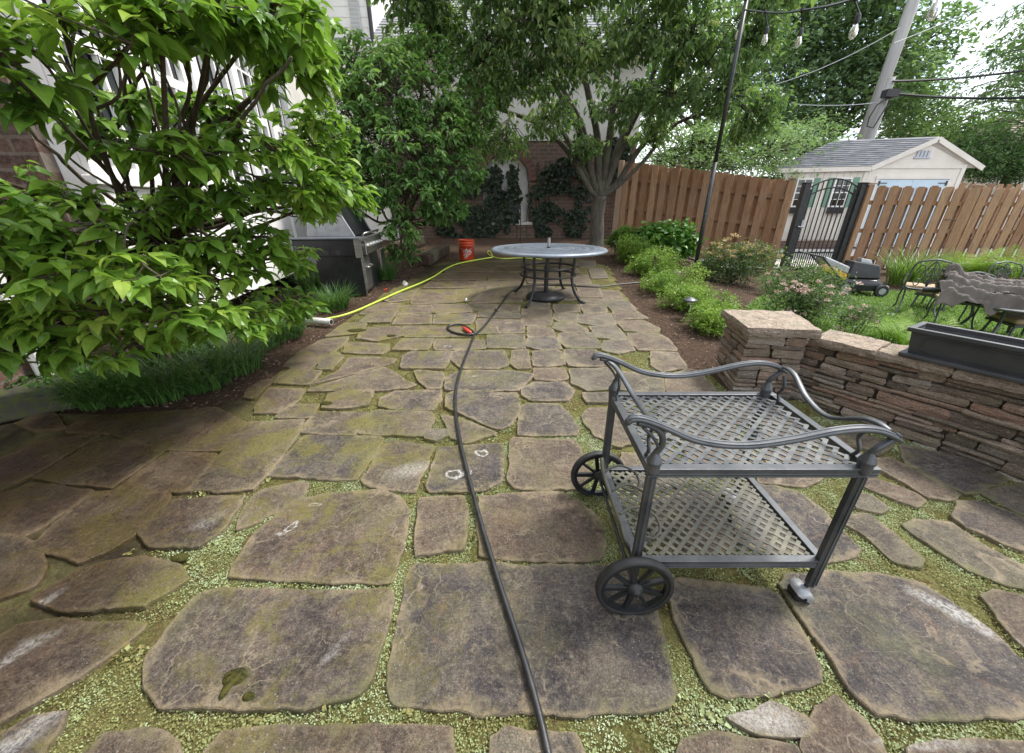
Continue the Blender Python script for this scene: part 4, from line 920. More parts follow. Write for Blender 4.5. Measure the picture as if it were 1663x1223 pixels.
# ---- low dry-stone wall and pillar ----
PF = [Vector(q) for q in ((1.715, 2.645, 0), (2.13, 2.575, 0), (2.27, 3.05, 0), (1.80, 3.12, 0))]
def bil(Q, u, v): return Q[0] * (1 - u) * (1 - v) + Q[1] * u * (1 - v) + Q[2] * u * v + Q[3] * (1 - u) * v
def stone_block(m, Q, u0, u1, v0, v1, z0, z1, out=.014, A=None):
    """one rough stone: quad footprint in the (u,v) cell, every face cut and roughened"""
    g_ = .0034; nu, nv, nzz = 4, 4, 2; idx = {}; V = []
    sd_ = rng.random(3) * 50; pr = [rng.uniform(-out * .8, out) for _ in range(4)]; tb = rng.uniform(-.004, .004, 4)
    def vt(i, j, k):
        if (i, j, k) in idx: return idx[(i, j, k)]
        u = u0 + (u1 - u0) * i / nu; v = v0 + (v1 - v0) * j / nv; p = bil(Q, u, v); c = bil(Q, (u0 + u1) / 2, (v0 + v1) / 2)
        z = z0 + g_ + (z1 - z0 - 2 * g_) * k / nzz + (tb[0] * (i - 2) / 2 + tb[1] * (j - 2) / 2)
        du = (bil(Q, 1, v) - bil(Q, 0, v)).normalized(); dv = (bil(Q, u, 1) - bil(Q, u, 0)).normalized()
        p = Vector(p); ed = (1 if k in (0, nzz) else 0)
        if i == 0: p += du * (g_ - (pr[0] if u0 < .01 else 0) + ed * .006)
        if i == nu: p += du * (-g_ + (pr[1] if u1 > .99 else 0) - ed * .006)
        if j == 0: p += dv * (g_ - (pr[2] if v0 < .01 else 0) + ed * .006)
        if j == nv: p += dv * (-g_ + (pr[3] if v1 > .99 else 0) - ed * .006)
        no = mnoise.noise_vector(Vector((p.x * 14 + sd_[0], p.y * 14 + sd_[1], z * 22 + sd_[2]))) * .009
        V.append((p.x + no.x, p.y + no.y, z + no.z * .5)); idx[(i, j, k)] = len(V) - 1; return len(V) - 1
    F = []
    for i in range(nu):
        for j in range(nv): F.append((vt(i, j, nzz), vt(i + 1, j, nzz), vt(i + 1, j + 1, nzz), vt(i, j + 1, nzz))); F.append((vt(i, j, 0), vt(i, j + 1, 0), vt(i + 1, j + 1, 0), vt(i + 1, j, 0)))
        for k in range(nzz): F.append((vt(i, 0, k), vt(i + 1, 0, k), vt(i + 1, 0, k + 1), vt(i, 0, k + 1))); F.append((vt(i + 1, nv, k), vt(i, nv, k), vt(i, nv, k + 1), vt(i + 1, nv, k + 1)))
    for j in range(nv):
        for k in range(nzz): F.append((vt(0, j + 1, k), vt(0, j, k), vt(0, j, k + 1), vt(0, j + 1, k + 1))); F.append((vt(nu, j, k), vt(nu, j + 1, k), vt(nu, j + 1, k + 1), vt(nu, j, k + 1)))
    m.add(V, F, A if A is not None else (rng.random(), 0, 0))
ZP = .60
def rough_cap(o):
    for nm, sz, st in (('coarse', .11, .022), ('fine', .022, .009)):
        tx_ = bpy.data.textures.get('rough_' + nm) or bpy.data.textures.new('rough_' + nm, 'CLOUDS'); tx_.noise_scale = sz; tx_.noise_depth = 4
        dm = o.modifiers.new('rough_' + nm, 'DISPLACE'); dm.texture = tx_; dm.strength = st; dm.mid_level = .5; dm.texture_coords = 'GLOBAL'
pil = thing('stone_pillar', 'square pillar of thin stacked stones with a thick rough cap at the end of the low wall', 'pillar', (1.98, 2.85, .08))
m = MB(); m.hexa([bil(PF, u, v) for u, v in ((.06, .06), (.94, .06), (.94, .94), (.06, .94))], [bil(PF, u, v) + Vector((0, 0, ZP - .06)) for u, v in ((.06, .06), (.94, .06), (.94, .94), (.06, .94))]); m.build('shade_packing', M_['soil'], pil)  # dark core stands in for the shade between the stones
m = MB(); z = .03
while z < ZP - .075:
    h = min(rng.choice([.034, .044, .055, .066]), ZP - .06 - z)
    if ZP - .06 - (z + h) < .02: h = ZP - .06 - z
    cu = [0, rng.uniform(.3, .7), 1] if rng.random() < .8 else [0, .35, .68, 1]; cv = [0, rng.uniform(.25, .75), 1] if rng.random() < .6 else [0, .3, .66, 1]
    for a_, b2 in zip(cu[:-1], cu[1:]):
        for c_, d_ in zip(cv[:-1], cv[1:]): stone_block(m, PF, a_, b2, c_, d_, z, z + h)
    z += h
m.build('stacked_stones', M_['wallstone'], pil)
m = MB(); Q = [bil(PF, u, v) for u, v in ((-.09, -.10), (1.10, -.09), (1.08, 1.09), (-.08, 1.08))]; stone_block(m, Q, 0, 1, 0, 1, ZP - .058, ZP + .012, .02, A=(.45, 0, 0)); cp = m.build('cap_stone', M_['wallstone'], pil, smooth=False)
SB = cp; sb = cp.modifiers.new('sub', 'SUBSURF'); sb.subdivision_type = 'SIMPLE'; sb.levels = sb.render_levels = 4; rough_cap(SB)
# wall along a bending line
WP = [Vector(q) for q in ((2.09, 2.72, 0), (2.165, 2.60, 0), (2.33, 2.33, 0), (2.515, 2.065, 0), (2.65, 1.87, 0), (2.752, 1.69, 0), (2.83, 1.50, 0), (2.90, 1.28, 0), (2.95, 1.0, 0), (2.97, .6, 0))]
WP = spline(WP, 3); WL = [0]
for a_, b2 in zip(WP[:-1], WP[1:]): WL.append(WL[-1] + (b2 - a_).length)
def wpt(s):
    s = max(0, min(WL[-1] - 1e-4, s)); i = max(k for k in range(len(WL)) if WL[k] <= s); i = min(i, len(WP) - 2)
    t = (s - WL[i]) / (WL[i + 1] - WL[i]); d = (WP[i + 1] - WP[i]).normalized(); return WP[i].lerp(WP[i + 1], t), Vector((-d.y, d.x, 0))
def wquad(s0, s1, q0, q1):
    (a, na), (b_, nb_) = wpt(s0), wpt(s1); return [a + na * q0, b_ + nb_ * q0, b_ + nb_ * q1, a + na * q1]
wall = thing('stone_wall', 'low curved dry-stone wall with rough slab caps under the grey planter', 'wall', (2.5, 2.06, .05))
ZW = .555; m = MB()
for k in range(14): a_, b2 = WL[-1] * k / 14, WL[-1] * (k + 1) / 14; Q = wquad(a_, b2, .022, .248); m.hexa(Q, [q + Vector((0, 0, ZW - .06)) for q in Q])
m.build('shade_packing', simple('shade_dark_earth', (.030, .024, .018), (.05, .04, .03), 20, .95, bump=.8, bs=80), wall)  # earth core darkened to paint the shadow in the joints
m = MB(); z = .0
while z < ZW - .08:
    h = min(rng.choice([.032, .042, .052, .064, .078]), ZW - .062 - z)
    if ZW - .062 - (z + h) < .02: h = ZW - .062 - z
    s = -rng.uniform(0, .1)
    while s < WL[-1]:
        ln = rng.uniform(.07, .20) if rng.random() < .5 else rng.uniform(.2, .42)
        if h > .055 and rng.random() < .4:      # a tall place shared by two thinner stones
            stone_block(m, wquad(s, s + ln, 0, .27), 0, 1, 0, 1, z, z + h / 2); stone_block(m, wquad(s, s + ln, 0, .27), 0, 1, 0, 1, z + h / 2, z + h)
        else: stone_block(m, wquad(s, s + ln, 0, .27), 0, 1, 0, 1, z, z + h, .016)
        s += ln
    z += h
m.build('stacked_stones', M_['wallstone'], wall)
cuts = [.12, .50, .86, 1.22, 1.62, WL[-1]]
for a_, b2 in zip(cuts[:-1], cuts[1:]):
    m = MB(); stone_block(m, wquad(a_, b2, -.035, .30), 0, 1, 0, 1, ZW - .06, ZW, .014, A=(rng.choice([.42, .8, .55]), 0, 0)); o = m.build('cap_stone', M_['wallstone'], wall)
    SB = o; sb = o.modifiers.new('sub', 'SUBSURF'); sb.subdivision_type = 'SIMPLE'; sb.levels = sb.render_levels = 4; rough_cap(SB)
# ---- utility poles, wires, distant roofs ----
def upole(u0, v0, u1, v1, D, r, label, extra):
    a, b_ = Yp(u0, v0, D), Yp(u1, v1, D); d = (b_ - a) / (b_.z - a.z); base = a - d * a.z; topz = b_.z + extra
    t = thing('utility_pole', label, 'utility pole', base); m = MB(); m.tube([base, base + d * topz * .5, base + d * topz], [r * 1.1, r, r * .9], 14); m.build('pole', M_['pole'], t, smooth=True); return t, base, d, topz
UD = 19.5
up1, ub, ud, uz = upole(1399, 232, 1484, 0, UD, .215, 'tall grey wooden utility pole rising behind the shed roof', 2.5)
m = MB(); p = ub + ud * (uz - 1.9)
for k in range(2):
    m = MB(); m.tube([p + ud * k * .6 + Vector((.22 * math.cos(a), .22 * math.sin(a), 0)) for a in np.linspace(0, 6.28, 13)], .03, 5); m.build('band', M_['galv'], up1)
up2, ub2, ud2, uz2 = upole(1411, 232, 1448, 126, UD - .9, .15, 'short weathered pole stub leaning beside the tall utility pole', 0)
m = MB(); q = Yp(1446, 152, UD - 1.2); m.box(q, (.5, .3, .25)); m.tube([Yp(u, v, UD - 1.2) for u, v in ((1446, 158), (1425, 170), (1412, 190), (1408, 205), (1418, 208), (1432, 185), (1445, 165))], .025, 5); m.build('cable_box', M_['black'], up2)
wires = [((1452, 152), (1663, 146), 40, .045, 'thick black cable running right from the short pole, lowest of the overhead cables'), ((1450, 132), (1663, 103), 36, .04, 'black overhead cable sloping up to the right edge above the thick cable'),
         ((1440, 165), (1330, 168), 0, .016, 'thin pale wire sagging left from the short pole in front of the trees'), ((1462, 45), (1290, 119), 60, .014, 'thin wire falling left from the tall pole past the string lights'), ((1452, 70), (1663, -30), 20, .014, 'thin wire rising right from the tall pole toward the top edge')]
for (a, b_, sag, r, lab) in wires:
    A_ = Yp(*a, UD - 1.1); B_ = Yp(*b_, UD - 1.1); dv = (B_ - A_); B_ = A_ + dv * 1.9 if b_[0] > 1600 else A_ + dv * 1.35
    P = [A_.lerp(B_, t) - Vector((0, 0, (.25 + sag * .004) * 4 * t * (1 - t) * dv.length / 8)) for t in np.linspace(0, 1, 18)]
    m = MB(); m.tube(P, r, 5); tag(m.build('overhead_wire', M_['black'] if r > .02 else M_['galv'], base=A_), lab, 'wire')
fh = thing('neighbour_house', 'distant house whose tan shingle roof shows above the hedge at the right edge', 'house', (36, 30, 0))
m = MB(); x0, x1 = Yp(1585, 200, 30).x, 52; zt = Yp(1640, 190, 30).z; ze2 = Yp(1600, 240, 26).z
m.box(((x0 + x1) / 2, 30, ze2 / 2), (x1 - x0 - 1, 7, ze2)); m.build('wall', M_['siding'], fh)
m = MB(); shingle_slope(m, (x0 - .8, 25.8, ze2), (x1, 25.8, ze2), (x1, 30, zt), (x0 + .8, 30, zt), 14, .9, .05); m.add([(x0 - .8, 34, ze2), (x1, 34, ze2), (x1, 30, zt - .03), (x0 + .8, 30, zt - .03), (x0 - .8, 25.8, ze2 - .03), (x1, 25.8, ze2 - .03)], [(0, 1, 2, 3), (4, 5, 2, 3), (0, 3, 4)]); m.build('roof', M_['shingt'], fh)
f2 = thing('neighbour_house', 'distant low house with a thin strip of pale roof beyond the shed ridge', 'house', (22, 31, 0))
m = MB(); x0, x1 = Yp(1440, 210, 31).x, Yp(1505, 210, 31).x; zt = Yp(1470, 206, 31).z; m.box(((x0 + x1) / 2, 31.5, zt / 2 - .6), (x1 - x0, 4, zt - 1.2)); m.build('wall', M_['siding'], f2)
m = MB(); shingle_slope(m, (x0 - .5, 29, zt - 1.2), (x1 + .5, 29, zt - 1.2), (x1, 31.5, zt), (x0, 31.5, zt), 8, .8, .05); m.build('roof', M_['shingt'], f2)
# ================= OBJECTS =================
def lattice(x0, x1, y0, y1, z, pitch, w, th=.004):
    """diagonal basket weave inside a rectangle"""
    m = MB(); dxy = pitch * math.sqrt(2)
    for sgn in (1, -1):
        c = (x0 + y0 if sgn > 0 else x0 - y1) + dxy * .35; cmax = (x1 + y1 if sgn > 0 else x1 - y0); i = 0
        while c < cmax:
            # line x + sgn*y = c
            pts = []
            if sgn > 0: a = (max(x0, c - y1), min(x1, c - y0)); f = lambda x: c - x
            else: a = (max(x0, c + y0), min(x1, c + y1)); f = lambda x: x - c
            if a[1] - a[0] > .01:
                n = max(1, int(round((a[1] - a[0]) / (dxy / 2)))); q = w / 2 / math.sqrt(2); V = []; F = []
                xs = np.linspace(a[0], a[1], n + 1)
                for k, x in enumerate(xs):
                    ph = int(round((x - x0) / (dxy / 2))) + i; zz = z + (.0016 if (ph + (sgn > 0)) % 2 else -.0016); y = f(x)
                    ox, oy = (q, q) if sgn > 0 else (q, -q)
                    for dz in (-th / 2, th / 2):
                        V.append((x - ox, y - oy, zz + dz)); V.append((x + ox, y + oy, zz + dz))
                for k in range(n):
                    b_ = k * 4; F += [(b_ + 2, b_ + 3, b_ + 7, b_ + 6), (b_, b_ + 4, b_ + 5, b_ + 1), (b_, b_ + 2, b_ + 6, b_ + 4), (b_ + 1, b_ + 5, b_ + 7, b_ + 3)]
                F += [(0, 1, 3, 2), (n * 4, n * 4 + 2, n * 4 + 3, n * 4 + 1)]
                m.add(V, F)
            c += dxy; i += 1
    return m
# ---------- serving cart ----------
LX, RX, NY, FY = .455, 1.135, 1.0, 1.52
cart = thing('serving_cart', 'dark cast metal serving cart with lattice shelves and two spoked wheels on the flagstones', 'cart', (.8, 1.25, 0))
ZT1, ZT2 = .622, .208
for nm, z, mt, fx in (('top_shelf', ZT1, 'casttray', 0), ('bottom_shelf', ZT2, 'casttray2', .03)):
    x0, x1, y0, y1 = LX - .0 + fx * .2, RX + .035 - fx, NY - .0, FY + .01
    m = lattice(x0 + .022, x1 - .022, y0 + .022, y1 - .022, z, .0350, .0150); sh = m.build(nm, M_[mt], cart)
    m = MB()
    for a, b_ in (((x0, y0), (x1, y0)), ((x0, y1), (x1, y1)), ((x0, y0), (x0, y1)), ((x1, y0), (x1, y1))):
        hor = a[1] == b_[1]; cx_, cy_ = (a[0] + b_[0]) / 2, (a[1] + b_[1]) / 2; Ln = (x1 - x0 + .03) if hor else (y1 - y0 - .03)
        sz = lambda w, h: (Ln, w, h) if hor else (w, Ln, h)
        m.box((cx_, cy_, z - .009), sz(.024, .028)); m.box((cx_, cy_, z + .0075), sz(.030, .005)); m.box((cx_, cy_, z - .012), sz(.028, .006)); m.box((cx_, cy_, z - .0225), sz(.027, .005))
    m.build('shelf_frame', M_['castal'], sh, bevel=.002)
posts = {}
for nm, x, y in (('nl', LX, NY - .005), ('nr', RX, NY - .005), ('fl', LX, FY), ('fr', RX, FY)):
    zb = .085 if 'r' in nm else .14
    m = MB(); m.tube([(x, y, zb), (x, y, .30), (x, y, .60)], .0160, 14)
    for k in range(7):
        a = 2 * math.pi * k / 7; m.bar((x + .0158 * math.cos(a), y + .0158 * math.sin(a), zb + .01), (x + .0158 * math.cos(a), y + .0158 * math.sin(a), .6), .006, .004)
    m.lathe([(.017, .610), (.021, .620), (.0215, .648), (.0245, .653), (.0245, .660), (.018, .674), (.013, .684), (.010, .692)], (x, y, 0), 16)
    posts[nm] = m.build('leg', M_['castal'], cart, smooth=False)
def rail_strip(pts, w, h, n=10):
    P = spline(pts, n); m = MB(); k = len(P); rad = [w * (1.0 if 4 < i < k - 5 else (.55 + .1 * min(i, k - 1 - i))) for i in range(k)]
    m.tube(P, rad, 12, sq=h / w, up=(0, 0, 1)); return m, P
for s_, y in (('n', NY - .01), ('f', FY + .0)):
    pts = [(.345, y, .797), (.362, y, .815), (.40, y, .812), (.47, y, .784), (.56, y, .742), (.66, y, .722), (.76, y, .722), (.87, y, .742), (.98, y, .770), (1.07, y, .780), (1.14, y, .768), (1.205, y, .735)]
    m, P = rail_strip(pts, .0155, .010)
    for q in (-1, 1): m.tube([p + Vector((0, q * .008, .0085)) for p in P[6:-6]], .0035, 5)
    hn = m.build('handrail', M_['castal'], cart, smooth=True)
    m = MB(); m.tube(spline([(LX, y + .005, .69), (LX + .012, y, .725), (LX + .002, y, .765), (LX - .035, y, .792), (LX - .075, y, .802)], 6), [.0105] * 25, 8)
    m.tube(spline([(LX + .002, y, .715), (LX - .02, y, .75), (LX - .055, y, .785)], 6), .006, 6); m.build('rail_bracket', M_['castal'], hn, smooth=True); m = MB()
    m.tube(spline([(RX, y + .005, .69), (RX + .010, y, .712), (RX + .04, y, .74), (RX + .055, y, .762)], 6), [.011] * 19, 8); m.build('rail_bracket', M_['castal'], hn, smooth=True)
for x, zs in ((LX, (.775, .745)), (RX + .02, (.77, .70))):
    ya, yb = NY, FY
    if x == LX: pts = [(x - .045, yb - .01, .795), (x - .01, yb - .06, .772), (x + .012, (ya + yb) / 2, .735), (x - .01, ya + .06, .772), (x - .045, ya + .005, .797)]
    else: pts = [(x + .02, yb - .005, .765), (x + .015, yb - .08, .765), (x, yb - .2, .715), (x, ya + .2, .700), (x + .015, ya + .08, .760), (x + .02, ya + .005, .765)]
    m, P = rail_strip(pts, .012, .008); m.build('end_rail', M_['castal'], cart, smooth=True)
    for yy, d in ((ya + .07, -1), (yb - .07, 1)): m = MB(); m.tube(spline([(x, yy, .625), (x, yy + d * .018, .66), (x, yy - d * .0, .70), (x, yy + d * .02, .745)], 6), .0065, 7); m.build('end_scroll', M_['castal'], cart, smooth=True)
def wheel(x, y, r, sgn):
    m = MB(); t = .017
    prof = [(r - .016, -t * .8), (r - .004, -t), (r, -t * .5), (r + .001, 0), (r, t * .5), (r - .004, t), (r - .016, t * .8), (r - .020, 0), (r - .016, -t * .8)]
    V = []; n = 48
    for rr, h in prof:
        for k in range(n): w = 2 * math.pi * k / n; V.append((x + rr * math.cos(w), y + h, r + .002 + rr * math.sin(w)))
    m.add(V, [(i * n + k, i * n + (k + 1) % n, (i + 1) * n + (k + 1) % n, (i + 1) * n + k) for i in range(len(prof) - 1) for k in range(n)])
    w_ = m.build('wheel', M_['rubber'], cart, smooth=True)
    m = MB(); c = Vector((x, y, r + .002))
    for k in range(9):
        a = 2 * math.pi * k / 9 + .35; d = Vector((math.cos(a), 0, math.sin(a))); m.bar(c + d * .018, c + d * (r - .018), .020 if k % 2 == 0 else .012, .016, up=(0, 1, 0))
    n = 48; prof = [(r - .03, -.010), (r - .017, -.012), (r - .017, .012), (r - .03, .010), (r - .03, -.010)]; V = []
    for rr, h in prof:
        for k in range(n): w = 2 * math.pi * k / n; V.append((x + rr * math.cos(w), y + h, r + .002 + rr * math.sin(w)))
    m.add(V, [(i * n + k, i * n + (k + 1) % n, (i + 1) * n + (k + 1) % n, (i + 1) * n + k) for i in range(4) for k in range(n)])
    m.build('spokes', M_['darkpl'], w_, bevel=.002)
    m = MB(); m.lathe([(.0, -.034), (.012, -.032), (.015, -.026), (.016, -.02), (.026, -.018), (.028, .015), (.018, .02)], (x, y, r + .002), 20, axis='Y'); m.build('hub', M_['rubber'], w_, smooth=True)
wheel(LX - .012, NY - .060, .140, -1); wheel(LX - .012, FY + .052, .140, 1)
m = MB(); m.tube([(LX - .012, NY - .05, .142), (LX - .012, FY + .05, .142)], .007, 8); m.build('axle', M_['black'], cart)
for x, y in ((RX - .025, NY + .0), (RX - .025, FY)):
    m = MB(); m.tube([(x + .02, y, .055), (x + .02, y, .09)], .008, 8); m.lathe([(.0, -.029), (.024, -.027), (.028, -.016), (.028, .016), (.024, .027), (0, .029)], (x, y, .034), 20, axis='Y'); cs = m.build('caster', M_['rubber'], cart, smooth=True)
    m = MB(); n = 12; V = []
    for rr, yy in ((.010, -.036), (.034, -.034), (.038, 0), (.034, .034), (.010, .036)):
        for k in range(n): w = -.6 + 3.1 * k / (n - 1); V.append((x + rr * math.cos(w), y + yy, .036 + rr * math.sin(w)))
    m.add(V, [(i * n + k, i * n + k + 1, (i + 1) * n + k + 1, (i + 1) * n + k) for i in range(4) for k in range(n - 1)]); m.build('hood', M_['galv'], cs, smooth=True)
# bottle holder scrolls on the lower shelf's left end
m = MB(); y0, y1 = NY + .06, FY - .03
m.tube(spline([(LX + .0, y1, .20), (LX - .025, y1, .30), (LX - .03, y1 - .06, .27), (LX - .02, (y0 + y1) / 2, .235), (LX - .03, y0 + .06, .27), (LX - .025, y0, .245), (LX, y0, .20)], 8), .009, 8)
for k in range(3):
    yy = y1 - .05 - k * .135; m.tube(spline([(LX - .02, yy, .265), (LX + .05, yy + .02, .285), (LX + .115, yy - .01, .27), (LX + .125, yy - .06, .245), (LX + .09, yy - .085, .225), (LX + .05, yy - .06, .222)], 8), .0055, 7)
m.build('bottle_holder', M_['casttray2'], cart, smooth=True)
# ---------- round patio table ----------
tp = Yp(885, 485, 5.3); tx, ty = tp.x + .03, 5.33; tz = gz(tx, ty); TH = Yp(893, 403, ty).z; TR = .76
tbl = thing('patio_table', 'round blue-grey cast metal patio table with pierced top and curved black legs', 'table', (tx, ty, tz))
c = Vector((tx, ty, 0)); m = MB()
def ring(m, r0, r1, z0, z1, n=72):
    V = []
    for r, z in ((r0, z0), (r1, z0), (r1, z1), (r0, z1)):
        for k in range(n): w = 2 * math.pi * k / n; V.append((tx + r * math.cos(w), ty + r * math.sin(w), z))
    m.add(V, [(i * n + k, i * n + (k + 1) % n, ((i + 1) % 4) * n + (k + 1) % n, ((i + 1) % 4) * n + k) for i in range(4) for k in range(n)])
def swirl(m, r0, r1, z, n, tw, w):
    for k in range(n):
        a = 2 * math.pi * k / n
        P = [Vector((tx + (r0 + (r1 - r0) * t) * math.cos(a + tw * t), ty + (r0 + (r1 - r0) * t) * math.sin(a + tw * t), z)) for t in (0, .5, 1)]
        for p, q in zip(P[:-1], P[1:]): m.bar(p, q, w, .006)
tiers = [.03, .10, .15, .20, .28, .33, .42, .50, .53, .62, .68]
for i, r in enumerate(tiers): ring(m, r - .009, r + .009, TH - .006, TH + .003)
for i, (a, b_) in enumerate(zip(tiers[:-1], tiers[1:])): swirl(m, a + .008, b_ - .008, TH - .002, int(14 + a * 150), (.16 if i % 2 else -.16) * (.5 + .2 / (b_)), .013)
top = m.build('tabletop', M_['tabletop'], tbl)
m = MB(); prof = [(.685, -.004), (.72, .004), (.755, .000), (.775, -.016), (.768, -.034), (.755, -.038), (.745, -.02), (.70, -.012), (.685, -.010)]; m.lathe(prof[:-1], (tx, ty, TH), 96); 
m = MB(); V = []; n = 96
for r, h in prof + prof[:1]:
    for k in range(n): w = 2 * math.pi * k / n; V.append((tx + r * math.cos(w), ty + r * math.sin(w), TH + h))
m.add(V, [(i * n + k, i * n + (k + 1) % n, (i + 1) * n + (k + 1) % n, (i + 1) * n + k) for i in range(len(prof)) for k in range(n)]); m.build('rim', M_['tabletop'], top, smooth=True)
for k in range(4):
    a = R(45 + 12) + k * math.pi / 2; d = Vector((math.cos(a), math.sin(a), 0)); g_ = lambda r, z: c + d * r + Vector((0, 0, z))
    zb = gz(*(c + d * .55)[:2]) + .02
    P = spline([g_(.36, TH - .02), g_(.385, TH - .12), g_(.37, TH - .28), g_(.36, zb + .3), g_(.41, zb + .13), g_(.50, zb + .02), g_(.545, zb + .005)], 6)
    m = MB(); m.tube(P, [.019] * (len(P) - 3) + [.021, .022, .02], 8); lg = m.build('leg', M_['black'], tbl, smooth=True)
    m = MB(); m.tube([g_(.53, zb - .012), g_(.575, zb - .012)], .026, 10); m.build('foot', M_['rubber'], lg)
for z, r in ((TH - .34, .375), (TH - .30 + .06, .36)):
    m = MB(); m.tube([(tx + r * math.cos(w), ty + r * math.sin(w), z) for w in np.linspace(0, 2 * math.pi, 49)], .013, 8, cap=False); m.build('stretcher_ring', M_['black'], tbl, smooth=True)
ub_ = thing('umbrella_stand', 'round black umbrella base with a bare pole stub rising through the table centre', 'umbrella stand', (tx, ty, tz))
m = MB(); bx, by = tx - .02, ty - .02; zb = gz(bx, by); m.lathe([(.0, .01), (.265, .012), (.275, .03), (.26, .055), (.17, .078), (.06, .095), (.045, .10)], (bx, by, zb), 40); m.build('base', M_['black'], ub_, smooth=True)
m = MB(); m.lathe([(.03, .09), (.03, .40), (.034, .405), (.034, .43), (.026, .435)], (bx, by, zb), 16); m.tube([(bx, by, zb + .4), (tx, ty, TH + .02)], .024, 14); m.build('socket', M_['black'], ub_)
m = MB(); m.tube([(tx, ty, TH + .003), (tx, ty, TH + .125)], .021, 14); m.lathe([(.0, .0), (.022, 0), (.022, .006), (0, .008)], (tx, ty, TH + .125), 14); m.build('pole', M_['steel'], ub_)
# ---------- grill ----------
GA = 0.0; go = Vector((-2.66, 6.2, 0)); gzv = .24
gr = thing('gas_grill', 'black and steel gas grill with an open hood standing against the white bay', 'grill', (-2.6, 6.1, gzv))
gd = Vector((-.10, .995, 0)).normalized()     # along the front, away from the camera
gf = wallframe(Vector((-2.09, 5.50, 0)), gd)  # q outward = to the right (front of the grill)
def gpx(u, v):   # z on the front plane
    r = Vector(ray(u, v)); n = Vector((gd.y, -gd.x, 0)); o = Vector((-2.09, 5.50, 0)); t = (o - Vector((0, 0, CAMH))).dot(n) / r.dot(n); return (Vector((0, 0, CAMH)) + r * t)
zc = gpx(581, 418).z; zt_ = gpx(575, 396).z
WD = .62
m = MB(); wbox(m, gf, 0, 1.0, gzv, zc, -WD, -.02); m.build('cabinet', M_['darkpl'], gr, bevel=.006)
m = MB(); wbox(m, gf, .0, .03, gzv, zc + .01, -.018, .0); wbox(m, gf, .04, .36, gzv + .05, zc - .02, -.018, .012); dr = m.build('door', M_['steel'], gr, bevel=.004)
m = MB(); m.tube([gf(.08, zc - .16, .012), gf(.08, zc - .17, .05), gf(.33, zc - .17, .05), gf(.33, zc - .16, .012)], .011, 8); m.build('handle', M_['steel'], dr, smooth=True)
# right door swung open
hp = gf(.96, 0, .03); od = (Vector((-.16, .98, 0))).normalized(); fo = wallframe(hp, od); m = MB(); wbox(m, fo, 0, .44, gzv + .05, zc - .02, -.012, .012); do = m.build('open_door', M_['steel'], gr, bevel=.004)
m = MB(); m.tube([fo(.38, zc - .15, -.01), fo(.38, zc - .15, -.05)], .011, 8); m.build('handle', M_['steel'], do)
# near end side shelf (black panel with three round marks), fascia with knobs
zs0, zs1 = zc + .0, zc + .23
m = MB(); wbox(m, gf, -.26, -.01, zs0 + .02, zs1, -.78, .06); sh = m.build('side_shelf', M_['darkpl'], gr, bevel=.01)
m = MB(); wbox(m, gf, -.275, .0, zs1 + .003, zs1 + .02, -.80, .075); m.build('shelf_top', simple('grey_enamel', (.11, .125, .15), (.16, .17, .19), 6, .35, .4), sh, bevel=.004)
m = MB(); wbox(m, gf, -.285, -.262, zs0 + .0, zs1 + .0, .0, .09); wbox(m, gf, -.285, .0, zs1 - .03, zs1 + .001, .062, .09); m.build('shelf_trim', M_['steel'], sh, bevel=.003)
for k in range(3):
    p = gf(-.26, zs0 + .07, -.22 - k * .15); m = MB(); m.tube([p, p - gd * .012], .035, 16); m.build('hook_mark', M_['rubber'], sh)
m = MB(); wbox(m, gf, .002, 1.02, zs0 + .01, zs1 + .0, -.02, .075); fa = m.build('control_panel', M_['steel'], gr, bevel=.008)
for k in range(5):
    p = gf(.10 + k * .19, zs0 + .12, .076); m = MB(); n_ = Vector((gd.y, -gd.x, 0)); m.tube([p, p + n_ * .02, p + n_ * .05], [.036, .028, .026], 14); m.build('knob', M_['steel'], fa)
m = MB(); wbox(m, gf, .0, 1.02, zs1 - .10, zs1 + .012, -.72, -.025); fbx = m.build('firebox', M_['darkpl'], gr, bevel=.006)
m = MB(); m.tube([gf(.08, zs1 + .03, .03), gf(.08, zs1 + .055, .06), gf(.94, zs1 + .055, .06), gf(.94, zs1 + .03, .03)], .013, 8); m.build('front_handle', M_['steel'], gr, smooth=True)
# hood: quarter-round profile, swung up and back
def hoodprof(a0, a1, r, n=10): return [(-.45 + r * math.cos(a0 + (a1 - a0) * k / n), zs1 + .03 + r * math.sin(a0 + (a1 - a0) * k / n)) for k in range(n + 1)]
for e0, e1, mt_, nm in ((.0, .035, 'galv', 'hood_end'), (.985, 1.02, 'galv', 'hood_end')):
    pr = [(-.05, zs1 + .02), (-.20, zs1 + .32), (-.30, zs1 + .42), (-.44, zs1 + .46), (-.60, zs1 + .40), (-.68, zs1 + .02)]
    m = MB(); V = [tuple(gf(e0, z, q)) for q, z in pr] + [tuple(gf(e1, z, q)) for q, z in pr]; n = len(pr)
    m.add(V, [tuple(range(n)), tuple(range(2 * n - 1, n - 1, -1))] + [(i, (i + 1) % n, n + (i + 1) % n, n + i)[::-1] for i in range(n)]); m.build(nm, M_[mt_], gr, bevel=.004)
pr = [(-.06, zs1 + .03), (-.21, zs1 + .325), (-.305, zs1 + .425), (-.44, zs1 + .465), (-.60, zs1 + .405), (-.685, zs1 + .03)]
m = MB(); n = len(pr); V = [tuple(gf(s_, z, q)) for s_ in (.036, .984) for q, z in pr] + [tuple(gf(s_, z - .012, q - .01)) for s_ in (.036, .984) for q, z in pr]
m.add(V, [(i, i + 1, n + i + 1, n + i)[::-1] for i in range(n - 1)] + [(2 * n + i, 2 * n + i + 1, 3 * n + i + 1, 3 * n + i) for i in range(n - 1)]); m.build('hood', M_['darkpl'], gr)
